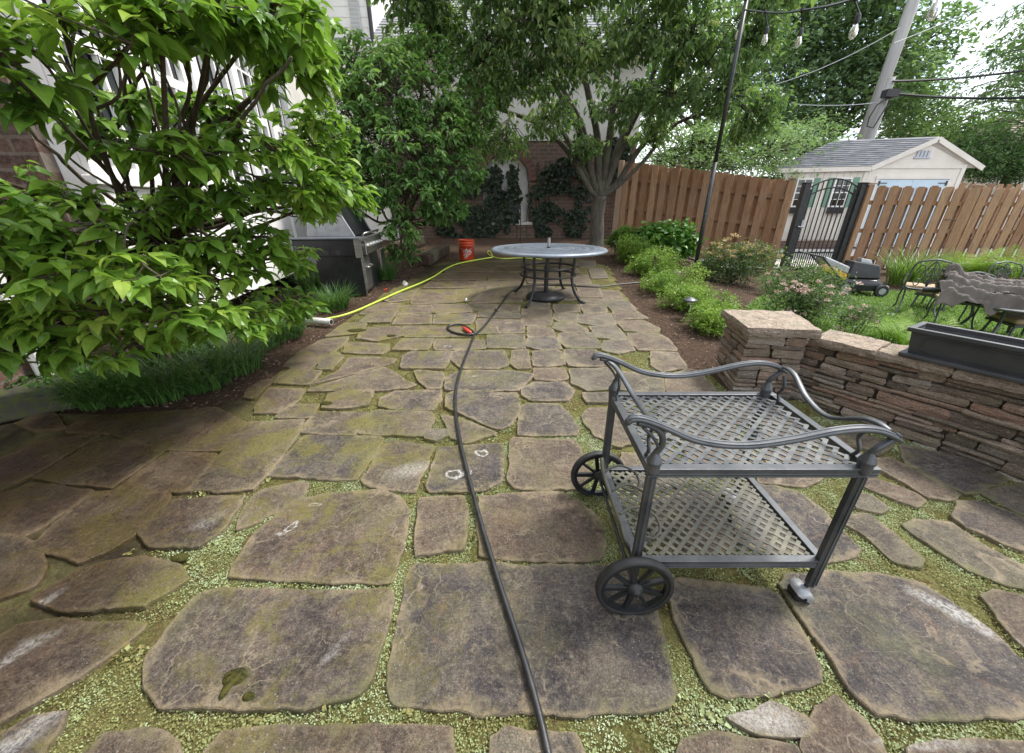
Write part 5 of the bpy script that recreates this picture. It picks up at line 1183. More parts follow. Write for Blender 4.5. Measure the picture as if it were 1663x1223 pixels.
# ---------- bucket ----------
bc = Gp(757, 425); bc = Vector((bc.x, bc.y + .15, gz(bc.x, bc.y + .15) + .012)); k_ = 1.06
bk = thing('bucket', 'orange plastic bucket with white lettering standing at the dark back of the patio', 'bucket', bc)
m = MB(); prof = [(.0, 0), (.135, 0), (.14, .01), (.150, .26), (.156, .262), (.156, .276), (.151, .279), (.152, .30), (.159, .302), (.159, .318), (.154, .32), (.155, .352), (.163, .356), (.163, .372), (.152, .374), (.146, .34), (.13, .02), (0, .02)]
V = []; n = 36
for r, h in prof:
    for k in range(n): w = 2 * math.pi * k / n; V.append((bc.x + r * k_ * math.cos(w), bc.y + r * k_ * math.sin(w), bc.z + h * k_))
m.add(V, [(i * n + k, i * n + (k + 1) % n, (i + 1) * n + (k + 1) % n, (i + 1) * n + k) for i in range(len(prof) - 1) for k in range(n)]); m.build('shell', M_['orange'], bk, smooth=True)
m = MB(); m.tube(spline([bc + Vector((-.168, 0, .31)), bc + Vector((-.12, -.14, .25)), bc + Vector((.02, -.20, .20)), bc + Vector((.13, -.14, .24)), bc + Vector((.168, 0, .31))], 6), .004, 6); m.build('wire_handle', M_['galv'], bk)
def text_part(body, size, mat, parent, place, name='lettering', rot=0, bend=None):
    cu = bpy.data.curves.new('t', 'FONT'); cu.body = body; cu.size = size; cu.align_x = 'CENTER'; cu.align_y = 'CENTER'; cu.extrude = .0008; cu.space_line = .8
    to = bpy.data.objects.new('t', cu); COL.objects.link(to); dg = bpy.context.evaluated_depsgraph_get(); me = bpy.data.meshes.new_from_object(to.evaluated_get(dg))
    bpy.data.objects.remove(to); me.materials.clear(); me.materials.append(mat)
    ca, sa = math.cos(rot), math.sin(rot)
    for v in me.vertices: x, y, z = v.co; x, y = x * ca - y * sa, x * sa + y * ca; v.co = place(x, y, z)
    o = bpy.data.objects.new(name, me); COL.objects.link(o); o.parent = parent; return o
bang = math.atan2(-bc.y, -bc.x) + .05
def on_bucket(x, y, z): a = bang + x / .152 / k_; r = (.1435 + .010 * (y + .14) / .26 + .0015 + max(0, z)) * k_; return Vector((r * math.cos(a), r * math.sin(a), .14 * k_ + y))
text_part('THE\nHOME\nDEPOT', .062, M_['white'], bk, on_bucket, rot=R(38))
# ---------- old timbers ----------
for (a, b_, r, lab) in (((640, 412), (690, 395), .13, 'dark old timber lying deepest under the leafy shrub left of the bucket'), ((690, 432), (742, 400), .12, 'thick old timber whose cut end faces the patio just left of the orange bucket')):
    p = Gp(*a); q = Gp(*b_); q = p + (q - p).normalized() * 1.5; p.z = gz(p.x, p.y) + r * .85; q.z = gz(q.x, q.y) + r * .85; d = (q - p).normalized()
    m = MB(); m.bar(p, q, r * 1.9, r * 1.7); tag(m.build('timber', M_['log'], base=(p.x, p.y, gz(p.x, p.y)), bevel=.03, seg=3), lab, 'timber')
# ---------- plant hanger by the niche ----------
h0 = Yp(845, 395, 10.6); h0.z = gz(h0.x, h0.y); ht = Yp(845, 337, 10.6).z
hk = thing('plant_stand', 'thin black metal plant stake with a small scrolled arm in front of the arched niche', 'plant stake', h0)
m = MB(); m.tube([h0, Vector((h0.x, h0.y, ht)), Vector((h0.x - .03, h0.y, ht + .02)), Vector((h0.x - .30, h0.y, ht + .02))], .013, 6); m.tube([Vector((h0.x - .02, h0.y, ht - .09)), Vector((h0.x - .32, h0.y, ht - .09))], .009, 6); m.build('stake', M_['black'], hk)
m = MB()
for k in range(4): m.tube([(h0.x - .06 - k * .06 + .025 * math.cos(w), h0.y, ht - .035 + .04 * math.sin(w)) for w in np.linspace(0, 6.28, 9)], .007, 5)
m.build('scroll', M_['black'], hk)
# ---------- hoses ----------
def lay(pxs, r, n=8, off=0): return spline([Gp(u, v, r + .012) if not isinstance(u, Vector) else u for u, v in pxs], n)
hosepts = [(905, 1300), (890, 1223), (868, 1130), (843, 1045), (812, 950), (783, 855), (764, 785), (748, 720), (740, 668), (741, 630), (752, 590), (766, 555), (770, 541), (762, 534), (752, 528), (742, 527), (730, 529), (727, 533), (735, 539), (752, 543), (770, 542), (786, 530), (800, 512), (815, 492), (828, 475), (850, 465), (880, 463), (925, 464), (970, 466), (1005, 462), (1040, 459)]
m = MB(); m.tube(lay(hosepts, .011), .0115, 10); bh = m.build('garden_hose', M_['hose'], base=Gp(843, 1045), smooth=True); tag(bh, 'black rubber hose winding from the bottom edge up the patio with a small loop', 'hose')
q0, q1 = Gp(752, 532, .03), Gp(765, 541, .03); m = MB(); m.tube([q0, q0.lerp(q1, .3), q0.lerp(q1, .8), q1], [.014, .022, .022, .015], 10); m.build('hose_grip', M_['red'], bh, smooth=True)
lp = [(440, 505), (500, 520), (535, 517), (570, 508), (610, 491), (650, 473), (680, 461), (705, 449), (725, 436), (745, 428), (775, 422), (800, 418)]
m = MB(); P = spline([Gp(u, v, .03) for u, v in lp], 8); m.tube(P, .0125, 8); P2 = spline([Gp(u, v, .03) for u, v in ((800, 418), (798, 411), (794, 407), (792, 411), (799, 416), (815, 420), (845, 419), (880, 421))], 6); m.tube(P2, .010, 8)
tag(m.build('garden_hose', M_['lime'], base=Gp(610, 491), smooth=True), 'bright yellow-green hose curving from the grill bed to beneath the round table', 'hose')
m = MB(); P = [Gp(u, v, .02) for u, v in ((1255, 470), (1275, 472), (1300, 478))]; m.tube(P, .012, 8); tag(m.build('garden_hose', M_['lime'], base=P[0], smooth=True), 'short visible length of yellow hose on the lawn edge behind the pink roses', 'hose')
# pvc pipe end
p = Gp(538, 523, .035); q = Gp(470, 517, .035); m = MB(); d = (q - p).normalized(); a_ = d.orthogonal().normalized()
m.tube([p, p + d * .02, q], .036, 16); pv = m.build('drain_pipe', M_['pvc'], base=p, smooth=False); tag(pv, 'white plastic drain pipe end sticking out under the low leaves at the patio edge', 'pipe')
m = MB(); m.tube([p - d * .002, p - d * .001], .029, 16); m.build('bore_shade_disc', M_['rubber'], pv)  # black disc paints the shade inside the pipe end
# small debris
for (u, v, mt, lab, s) in ((658, 461, 'white', 'small crumpled white scrap in the bed just behind the grill', .05), (628, 471, 'orange', 'small pinkish-orange scrap beside the grill foot', .03), (757, 488, 'white', 'small pale scrap on the patio left of the table', .035)):
    p = Gp(u, v, .02); m = MB(); V = [tuple(p + Vector(rng.normal(0, s * .5, 3)) + Vector((0, 0, .01))) for _ in range(9)]; m.add(V, [(0, 1, 2), (2, 3, 4), (4, 5, 0), (5, 6, 7), (7, 8, 1), (3, 6, 8), (1, 4, 7)]); tag(m.build('litter_scrap', M_[mt], base=p), lab, 'litter')
# ---------- light pole, string lights ----------
lp0 = Vector((3.047, 6.5, gz(3.047, 6.5) - .02)); lpt = 3.86
lpole = thing('light_pole', 'tall thin black pole standing in the boxwood hedge and carrying the string lights', 'pole', lp0)
m = MB(); m.tube([lp0, Vector((3.047, 6.5, 2.0))], .031, 12); m.tube([Vector((3.047, 6.5, 2.0)), Vector((3.047, 6.5, lpt))], .027, 12); m.build('shaft', M_['black'], lpole, smooth=True)
m = MB(); m.lathe([(.03, -.02), (.036, 0), (.036, .03), (.01, .035)], (3.047, 6.5, lpt), 12); m.build('cap', M_['black'], lpole)
m = MB(); z_ = Yp(1142, 348, 6.5).z; m.tube([(3.047, 6.46, z_), (3.0, 6.43, z_)], .012, 6); m.build('hook', M_['black'], lpole)
def string(name, label, pts, bulbs):
    bulbs = [(b_, s_ * .72) for b_, s_ in bulbs]
    t = thing(name, label, 'string lights', pts[0]); P = spline(pts, 10); m = MB(); m.tube(P, .009, 6); m.build('cable', M_['black'], t)
    for (b_, sc) in bulbs:
        c = min(P, key=lambda q: (q - b_).length); c = Vector((b_.x, b_.y, b_.z))
        top = min(P, key=lambda q: math.hypot(q.x - b_.x, q.y - b_.y)); m = MB(); m.tube([top, c + Vector((0, 0, .07 * sc))], .006, 5); m.lathe([(.02 * sc, 0), (.023 * sc, .02 * sc), (.021 * sc, .05 * sc), (.012 * sc, .07 * sc)], c, 12); m.lathe([(.018, -.012), (.02, .0), (.018, .014)], top, 8); so = m.build('socket', M_['black'], t)
        m = MB(); m.lathe([(.014 * sc, 0), (.02 * sc, -.02 * sc), (.03 * sc, -.05 * sc), (.032 * sc, -.07 * sc), (.026 * sc, -.092 * sc), (.012 * sc, -.106 * sc), (.001, -.11 * sc)], c, 14); m.build('bulb', M_['bulb'], so, smooth=True)
        m = MB()
        for dx in (-.006, .006): m.tube([c + Vector((dx * .5 * sc, 0, -.01 * sc)), c + Vector((dx * sc, 0, -.05 * sc)), c + Vector((dx * .6 * sc, 0, -.08 * sc))], .0022 * sc, 4)
        m.build('filament', M_['yellow'], so)
pT = Yp(1209, 16, 6.5)
A1 = [pT, Yp(1262, 21, 5.2), Yp(1320, 14, 4.2), Yp(1375, 2, 3.4), Yp(1440, -25, 2.8), Yp(1560, -90, 2.3)]
string('string_lights', 'black cable with clear bulbs running from the pole top toward the camera at upper right', A1, [(Yp(1244, 55, 5.6), 1.35), (Yp(1299, 58, 4.5), 1.15), (Yp(1390, 38, 3.25), 1.1), (Yp(1524, -4, 2.45), 1.15)])
B1 = [pT, Yp(1186, 45, 7.4), Yp(1158, 90, 8.4), Yp(1120, 138, 9.6), Yp(1060, 180, 11)]
string('string_lights', 'black cable with clear bulbs descending from the pole top into the tree at left', B1, [(Yp(1200, 47, 7.0), 1.6), (Yp(1151, 112, 8.6), 1.7), (Yp(1120, 152, 9.6), 1.7)])
# ---------- path lights ----------
def pathlight(u, v, D, label, tilt=0, col='black'):
    b_ = Yp(u, v, D); g_ = gz(b_.x, b_.y); t = thing('path_light', label, 'path light', (b_.x, b_.y, g_), group='path lights in the hedge bed')
    m = MB(); m.tube([(b_.x, b_.y, g_ - .02), (b_.x, b_.y, b_.z)], .012, 8); m.build('stem', M_['black'], t)
    m = MB(); m.lathe([(.0, .035), (.02, .033), (.07, .008), (.088, -.004), (.083, -.008), (.02, .015)], (b_.x, b_.y, b_.z), 20); m.build('shade', M_[col], t, smooth=True)
    m = MB(); m.tube([(b_.x, b_.y, b_.z - .05), (b_.x, b_.y, b_.z + .01)], .022, 10); m.build('lamp', M_['pvc'], t)
pathlight(1000, 393, 8.6, 'black path light at the far end of the boxwood hedge beside the tree trunk')
pathlight(1121, 487, 4.52, 'grey capped path light poking out of the middle of the boxwood hedge', col='castal')
# ---------- planter on the wall ----------
pa, pb_ = Zp(1462, 577, .56), Zp(1663, 624, .56); pd = (pb_ - pa).normalized(); pn = Vector((pd.y, -pd.x, 0)); pn = pn if pn.y < 0 or pn.x < 0 else -pn
if pn.dot(Vector((-1, -1, 0))) < 0: pn = -pn
zt3 = .735; fp = lambda s, q, z: pa + pd * s - pn * q + Vector((0, 0, z - .56))
pl = thing('window_box_planter', 'long empty charcoal planter box with panelled side on top of the low stone wall', 'planter', fp(.4, .1, .557)); PL = .92
def tray(m, s0, s1, q0, q1, z0, z1, ins=0):
    m.hexa([fp(s0 + ins, q0 + ins, z0), fp(s1 - ins, q0 + ins, z0), fp(s1 - ins, q1 - ins, z0), fp(s0 + ins, q1 - ins, z0)], [fp(s0, q0, z1), fp(s1, q0, z1), fp(s1, q1, z1), fp(s0, q1, z1)])
m = MB(); b0 = [(0.02, .03), (PL - .02, .03), (PL - .02, .19), (.02, .19)]; t0 = [(.0, .01), (PL, .01), (PL, .215), (0, .215)]
V = []
for (s_, q_) in b0: V.append(tuple(fp(s_, q_, .575)))
for (s_, q_) in t0: V.append(tuple(fp(s_, q_, zt3 - .02)))
for (s_, q_) in [(.015, .027), (PL - .015, .027), (PL - .015, .198), (.015, .198)]: V.append(tuple(fp(s_, q_, zt3 - .02)))
for (s_, q_) in [(.035, .045), (PL - .035, .045), (PL - .035, .175), (.035, .175)]: V.append(tuple(fp(s_, q_, .60)))
F = [(3, 2, 1, 0)] + [(i, (i + 1) % 4, 4 + (i + 1) % 4, 4 + i) for i in range(4)] + [(4 + i, 4 + (i + 1) % 4, 8 + (i + 1) % 4, 8 + i) for i in range(4)] + [(8 + i, 8 + (i + 1) % 4, 12 + (i + 1) % 4, 12 + i) for i in range(4)] + [(12, 13, 14, 15)]
m.add(V, F); bd = m.build('box', M_['planter'], pl)
m = MB()
for (s0, s1, q0, q1) in ((-.018, PL + .018, -.010, .018), (-.018, PL + .018, .207, .235), (-.018, .012, .019, .206), (PL - .012, PL + .018, .019, .206)): m.hexa([fp(s0, q0, zt3 - .022), fp(s1, q0, zt3 - .022), fp(s1, q1, zt3 - .022), fp(s0, q1, zt3 - .022)], [fp(s0, q0, zt3 + .004), fp(s1, q0, zt3 + .004), fp(s1, q1, zt3 + .004), fp(s0, q1, zt3 + .004)])
m.build('rim', M_['planter'], bd, bevel=.005)
m = MB(); tray(m, -.012, PL + .012, -.008, .22, .558, .582); m.build('plinth', M_['planter'], bd, bevel=.006)
m = MB(); fq = lambda s, h: fp(s, .03 - .02 * h - .004, .585 + (zt3 - .02 - .585) * h)
for a, b_ in (((.10, .18), (PL - .10, .18)), ((.10, .80), (PL - .10, .80)), ((.07, .28), (.07, .70)), ((PL - .07, .28), (PL - .07, .70)), ((.10, .18), (.07, .28)), ((.10, .80), (.07, .70)), ((PL - .10, .18), (PL - .07, .28)), ((PL - .10, .80), (PL - .07, .70))): m.bar(fq(*a), fq(*b_), .006, .006)
m.build('panel_moulding', M_['planter'], bd)
# ---------- lawn furniture ----------
def chair(name, label, loc, rz, sc=1.0):
    t = thing(name, label, 'chair', (0, 0, 0), group='cast metal chairs round the lawn table')
    SH = .43; bt = .93
    def back(w, h): # w -1..1, h 0..1 -> point on the curved back
        return Vector((w * .25, .20 + .05 * h + .06 * (1 - w * w) * .6, SH + .03 + h * (bt - SH - .03)))
    m = MB(); P = [back(-1, .0), back(-1.02, .35), back(-1.0, .75), back(-.8, .95), back(-.4, 1.02), back(0, 1.06), back(.4, 1.02), back(.8, .95), back(1.0, .75), back(1.02, .35), back(1, .0), back(0, -.03), back(-1, 0)]
    m.tube(spline(P, 5), .015, 8); bf = m.build('backrest', M_['castal'], t, smooth=True)
    m = MB()
    for sx in (-1, 1):
        for (a, b_, n) in (((.15, .30), .24, 1), ((.55, .66), .22, 1), ((.55, .25), .18, -1), ((.2, .68), .16, -1)):
            sp_ = [back(sx * (a[0] + b_ * (1 - k / 16) * math.cos(n * k * .55)), a[1] + b_ * (1 - k / 16) * math.sin(n * k * .55) * 1.1) for k in range(14)]; m.tube(sp_, .008, 5)
        m.tube(spline([back(0, .02), back(sx * .12, .3), back(sx * .35, .6), back(sx * .15, .9), back(0, 1.0)], 5), .008, 5)
    m.tube([back(0, k / 5) for k in range(6)], .010, 5); m.build('scrollwork', M_['castal'], bf, smooth=True)
    m = MB(); m.tube([(.24 * math.cos(w), .24 * math.sin(w) - .0, SH) for w in np.linspace(0, 6.283, 25)], .016, 7, cap=False)
    for k in range(-5, 6): x = k * .042; y = math.sqrt(.0576 - x * x); m.bar((x, -y, SH), (x, y, SH), .012, .006)
    m.build('seat', M_['castal'], t)
    m = MB(); m.poly([(x * 1.0, y) for x, y in [(-.22, -.22), (.22, -.22), (.24, .18), (-.24, .18)]], SH + .008, SH + .065); m.build('cushion', M_['cushion'], t, bevel=.022, seg=3)
    for sx in (-1, 1):
        m = MB(); m.tube(spline([(sx * .21, -.16, SH), (sx * .225, -.20, .25), (sx * .215, -.21, .1), (sx * .24, -.25, .01)], 5), .014, 7); m.build('leg', M_['castal'], t, smooth=True)
        m = MB(); m.tube(spline([(sx * .235, .20, SH + .03), (sx * .22, .20, .25), (sx * .23, .26, .1), (sx * .26, .33, .01)], 5), .014, 7); m.build('leg', M_['castal'], t, smooth=True)
        m = MB(); m.tube(spline([back(sx * 1.0, .42), Vector((sx * .265, .10, .66)), Vector((sx * .27, -.10, .65)), Vector((sx * .26, -.17, .60)), Vector((sx * .24, -.16, SH))], 5), .013, 7); m.build('armrest', M_['castal'], t, smooth=True)
    t.location = loc; t.rotation_euler = (0, 0, rz); t.scale = (sc, sc, sc); return t
def place(u, v, z=0): p = Zp(u, v, z); return (p.x, p.y, z)
ch = chair('patio_chair', 'scrolled cast metal chair with tan cushion nearest the mower, facing the lawn table', place(1480, 506), 2.5, .78)
def chcopy(label, loc, rz, sc=1.0): c_ = copy_tree(ch); c_.location = loc; c_.rotation_euler = (0, 0, rz); c_.scale = (sc,) * 3; c_['label'] = label
chcopy('scrolled cast metal chair half covered by the folded umbrella canvas', place(1534, 528), 2.6, .72)
chcopy('cast metal chair whose scrolled back shows beyond the folded umbrella in front of the ferns', place(1615, 505), -.35, .70)
# low lawn table carrying the folded umbrella
lt0 = Zp(1590, 545, 0); lt0 = Vector((lt0.x + .1, lt0.y - .1, 0)); LTz = .40
lt = thing('lawn_table', 'cast metal table on the lawn hidden under the folded taupe umbrella', 'table', lt0)
m = MB(); m.lathe([(.0, -.02), (.48, -.02), (.50, -.01), (.50, .004), (.47, .01), (0, .01)], (lt0.x, lt0.y, LTz), 40); m.build('tabletop', M_['castal'], lt)
for k in range(4):
    a = k * math.pi / 2 + .5; d = Vector((math.cos(a), math.sin(a), 0)); m = MB(); m.tube(spline([lt0 + d * .28 + Vector((0, 0, LTz - .02)), lt0 + d * .33 + Vector((0, 0, .4)), lt0 + d * .28 + Vector((0, 0, .2)), lt0 + d * .38 + Vector((0, 0, .01))], 5), .016, 7); m.build('leg', M_['castal'], lt, smooth=True)
# folded umbrella: pole, ribs and gathered canvas laid over the table
UA, UB = Yp(1526, 480, 4.5), Yp(1720, 500, 3.9); UA.z = LTz + .09; UB.z = LTz + .12; ud_ = (UB - UA).normalized(); us = Vector((-ud_.y, ud_.x, 0)); UL = (UB - UA).length
um = thing('patio_umbrella', 'closed umbrella with taupe canvas lying in folds across the lawn table', 'umbrella', UA)
m = MB(); m.tube([UA - ud_ * .14, UB], .02, 10); m.tube([UA - ud_ * .16, UA - ud_ * .02], .032, 12); m.build('pole', M_['black'], um)
NU, NVV = 110, 120; V = []; F = []
rg = lambda x, y, z: 1 - 2 * min(1, abs(mnoise.noise(Vector((x, y, z)))) * 2.2)
for i in range(NU + 1):
    t = i / NU
    for j in range(NVV + 1):
        w = j / NVV * 2 - 1; half = .10 + .30 * (1 - t) ** .8 + .05 * mnoise.noise(Vector((t * 5, 3 * (w > 0), 7)))
        mound = .17 * (1 - abs(w) ** 2.2) * (1 - .55 * t) + .09 * math.exp(-((t - .06) / .08) ** 2) * (1 - w * w)
        f1 = .050 * rg(t * 1.5 + .5 * w, w * 4.2 + .8 * t, 3) * (1 - .35 * t); f2 = .022 * rg(t * 5 + w, w * 9, 8); f3 = .008 * rg(t * 16, w * 20, 5)
        s_ = t * UL - .04 + (.12 * mnoise.noise(Vector((w * 5, 2, 9))) * max(0, 1 - t * 5))
        p = UA + ud_ * s_ + us * (w * half + .02 * mnoise.noise(Vector((t * 6, w * 6, 11)))) + Vector((0, 0, mound + f1 + f2 + f3 - .10 * abs(w) ** 4 * (1 + mnoise.noise(Vector((t * 7, w, 2)))))); V.append(tuple(p))
for i in range(NU):
    for j in range(NVV): a = i * (NVV + 1) + j; F.append((a, a + 1, a + NVV + 2, a + NVV + 1))
m = MB(); m.add(V, F); o = m.build('canopy', M_['canvas'], um, smooth=True); so = o.modifiers.new('thick', 'SOLIDIFY'); so.thickness = .004
for k in range(5): m = MB(); w = (k - 2) * .06; m.tube([UA - ud_ * .06 + us * w + Vector((0, 0, .03)), UA + ud_ * .5 + us * w * 2 + Vector((0, 0, .06))], .008, 6); m.build('rib', M_['black'], um)
# benches/ottomans with tan tops
for (u, v, rz, lab) in ((1512, 500, .5, 'tan cushioned footstool under the scrolled chair on the lawn'), (1645, 552, -.25, 'low ottoman with a tan cushion in front of the lawn table at the right edge')):
    p = Zp(u, v, .0); t = thing('ottoman', lab, 'ottoman', (p.x, p.y, 0)); m = MB(); m.box((p.x, p.y, .20), (.42, .38, .03), rz=rz); 
    m.build('frame', M_['castal'], t, bevel=.005); m = MB(); m.box((p.x, p.y, .248), (.44, .40, .06), rz=rz); m.build('cushion', M_['cushion'], t, bevel=.028, seg=3)
    for k in range(4): d = Vector(((.17 if k % 2 else -.17), (.15 if k > 1 else -.15), 0)); d.rotate(Matrix.Rotation(rz, 3, 'Z')); m = MB(); m.tube([(p.x + d.x, p.y + d.y, .19), (p.x + d.x * 1.15, p.y + d.y * 1.15, .01)], .013, 7); m.build('leg', M_['castal'], t)
# ---------- mower ----------
mp0 = Gp(1388, 478); mp0 = Vector((mp0.x, mp0.y + .1, .0)); mr = Matrix.Rotation(R(-12), 3, 'Z'); mf = lambda x, y, z: mp0 + mr @ Vector((x, y, 0)) + Vector((0, 0, z))
mw = thing('lawn_mower', 'black and yellow walk-behind lawn mower parked on the grass in front of the gate', 'lawn mower', mp0)
m = MB(); P = [(-.36, -.24), (.26, -.26), (.36, -.12), (.36, .12), (.26, .26), (-.36, .24)]; V = [tuple(mf(x, y, .09)) for x, y in P] + [tuple(mf(x * 1.0, y, .2)) for x, y in P] + [tuple(mf(x * .78, y * .75, .27)) for x, y in P]
m.add(V, [(5, 4, 3, 2, 1, 0), (12, 13, 14, 15, 16, 17)] + [(r * 6 + i, r * 6 + (i + 1) % 6, r * 6 + 6 + (i + 1) % 6, r * 6 + 6 + i) for r in (0, 1) for i in range(6)]); m.build('deck', M_['darkpl'], mw, bevel=.02)
m = MB()
V = [tuple(mf(*q)) for q in ((-.24, -.17, .27), (.28, -.17, .27), (.28, .17, .27), (-.24, .17, .27), (-.18, -.14, .56), (.22, -.15, .50), (.22, .15, .50), (-.18, .14, .56))]; m.add(V, [(3, 2, 1, 0), (4, 5, 6, 7), (0, 1, 5, 4), (1, 2, 6, 5), (2, 3, 7, 6), (3, 0, 4, 7)]); en = m.build('engine_cover', M_['darkpl'], mw, bevel=.03, seg=3)
m = MB(); m.hexa([mf(-.05, -.08, .54), mf(.13, -.08, .51), mf(.13, .08, .51), mf(-.05, .08, .54)], [mf(-.04, -.06, .60), mf(.11, -.06, .57), mf(.11, .06, .57), mf(-.04, .06, .60)]); m.build('cap', M_['galv'], en, bevel=.008)
m = MB(); V = [mf(-.22, -.16, .34), mf(-.62, -.15, .50), mf(-.62, .15, .50), mf(-.22, .16, .34)]; m.hexa(V, [q + Vector((0, 0, .12)) for q in V]); m.build('bag_cover', M_['galv'], mw, bevel=.02)
m = MB(); V = [mf(-.24, -.19, .24), mf(-.60, -.19, .40), mf(-.60, .0, .40), mf(-.24, .0, .24)]; m.hexa(V, [q + Vector((0, 0, .10)) for q in V]); m.build('side_panel', M_['yellow'], mw, bevel=.01)
for sy in (-1, 1): m = MB(); m.tube([mf(-.28, sy * .2, .22), mf(-.7, sy * .2, .62), mf(-.9, sy * .19, .66)], .014, 8); m.build('handlebar', M_['black'], mw)
for x, y, r in ((-.27, -.29, .13), (-.27, .29, .13), (.28, -.28, .10), (.28, .28, .10)):
    c = mf(x, y, r); ax = mr @ Vector((0, 1, 0)); m = MB(); m.tube([c - ax * .028, c - ax * .02, c + ax * .02, c + ax * .028], [r * .88, r, r, r * .88], 26); w_ = m.build('wheel', M_['rubber'], mw)
    m = MB(); m.tube([c - ax * .034, c + ax * .034], r * .52, 16); m.build('rim', M_['galv'], w_)
# rocks and pavers near the beds
for (u, v, s, lab) in ((1500, 470, .13, 'pale yellowish rock at the lawn edge left of the day lilies'), (1428, 467, .12, 'flat pale paver lying in the mulch right of the mower'), (1088, 444, .14, 'brown field stone lying in the hedge bed left of the light pole'), (1287, 512, .10, 'small grey stone behind the pillar cap at the foot of the pink roses'), (1330, 383, .5, 'long pale boulder beyond the gate'), (1352, 377, .42, 'pale flat boulder beyond the gate, right of the long one')):
    p = Gp(u, v); m = MB(); n = 12; V = []; F = []
    sd_ = rng.random() * 40
    for i in range(7):
        for j in range(n):
            a = 2 * math.pi * j / n; b2 = math.pi * i / 6; q = Vector((math.cos(a) * math.sin(b2) * 1.3, math.sin(a) * math.sin(b2), math.cos(b2) * .5)); q *= s * (1 + .35 * mnoise.noise(q * 1.6 + Vector((sd_, 0, 0)))); V.append(tuple(p + q + Vector((0, 0, s * .2))))
    F = [(i * n + j, (i + 1) * n + j, (i + 1) * n + (j + 1) % n, i * n + (j + 1) % n) for i in range(6) for j in range(n)]; m.add(V, F); tag(m.build('rock', M_['rock'], base=p), lab, 'rock')
p = Gp(1498 - 90, 478); 
t = thing('spotlight', 'small black garden spotlight stuck in the mulch between the mower and the day lilies', 'garden light', Gp(1426, 478)); q = Gp(1426, 478); m = MB(); m.tube([q, q + Vector((0, 0, .10))], .012, 6); m.build('stake', M_['black'], t); m = MB(); m.tube([q + Vector((-.02, 0, .09)), q + Vector((.06, 0, .19))], [.028, .035], 10); m.build('head', M_['black'], t)
# ================= PLANTS =================
def unit(n):
    v = rng.normal(size=(n, 3)); return v / np.linalg.norm(v, axis=1, keepdims=True)
def leaves_at(mb, tips, dirs, per, L_, W_, tmpl, droop=(-.55, .1), back=.0, jit=.02, tone=(.15, .9), clump=2.0, tips_bright=0.0, yellow=0.0, up=.35):
    """rosettes: `per` leaves round every twig end, the nodes stepping back along the twig"""
    n = len(tips); T = np.repeat(tips, per, 0); Dr = np.repeat(dirs, per, 0); k = np.tile(np.arange(per), n)
    node = (k // 3); a = np.repeat(rng.random(n) * 6.28, per) + k * 2.2 + rng.normal(0, .35, n * per)
    P = T - Dr * (node * back)[:, None] + rng.normal(0, jit, (n * per, 3))
    e1 = np.cross(Dr, np.tile([0, 0, 1.0], (len(Dr), 1))) + 1e-3; e1 /= np.linalg.norm(e1, axis=1, keepdims=True); e2 = np.cross(Dr, e1)
    D = e1 * np.cos(a)[:, None] + e2 * np.sin(a)[:, None] + Dr * rng.uniform(.1, .8, (len(Dr), 1))
    D[:, 2] = D[:, 2] * .35 + rng.uniform(droop[0], droop[1], len(D)); D /= np.linalg.norm(D, axis=1, keepdims=True)
    N_ = np.tile([0, 0, 1.0], (len(D), 1)) + rng.normal(0, up, D.shape)
    cl = np.array([mnoise.noise(Vector((t[0] * clump, t[1] * clump, t[2] * clump))) for t in tips]); cl = np.repeat(cl, per)
    tn = np.clip(tone[0] + (tone[1] - tone[0]) * (rng.random(len(D)) * .6 + .2 + cl * .45) + tips_bright * (node == 0) * rng.random(len(D)), 0, 1)
    A = np.zeros((len(D), 3)); A[:, 0] = tn; A[:, 1] = (rng.random(len(D)) < yellow) * rng.random(len(D))
    s = rng.uniform(.45, 1.2, len(D)) * (.75 + .25 * (node > 0))
    V, F, AA = leafcloud(P, D, N_, L_ * s, W_ * s, tmpl[0], tmpl[1], A); mb.add(V, F, AA)
def polyat(P, t):
    t = max(0, min(.9999, t)) * (len(P) - 1); i = int(t); return P[i].lerp(P[i + 1], t - i)
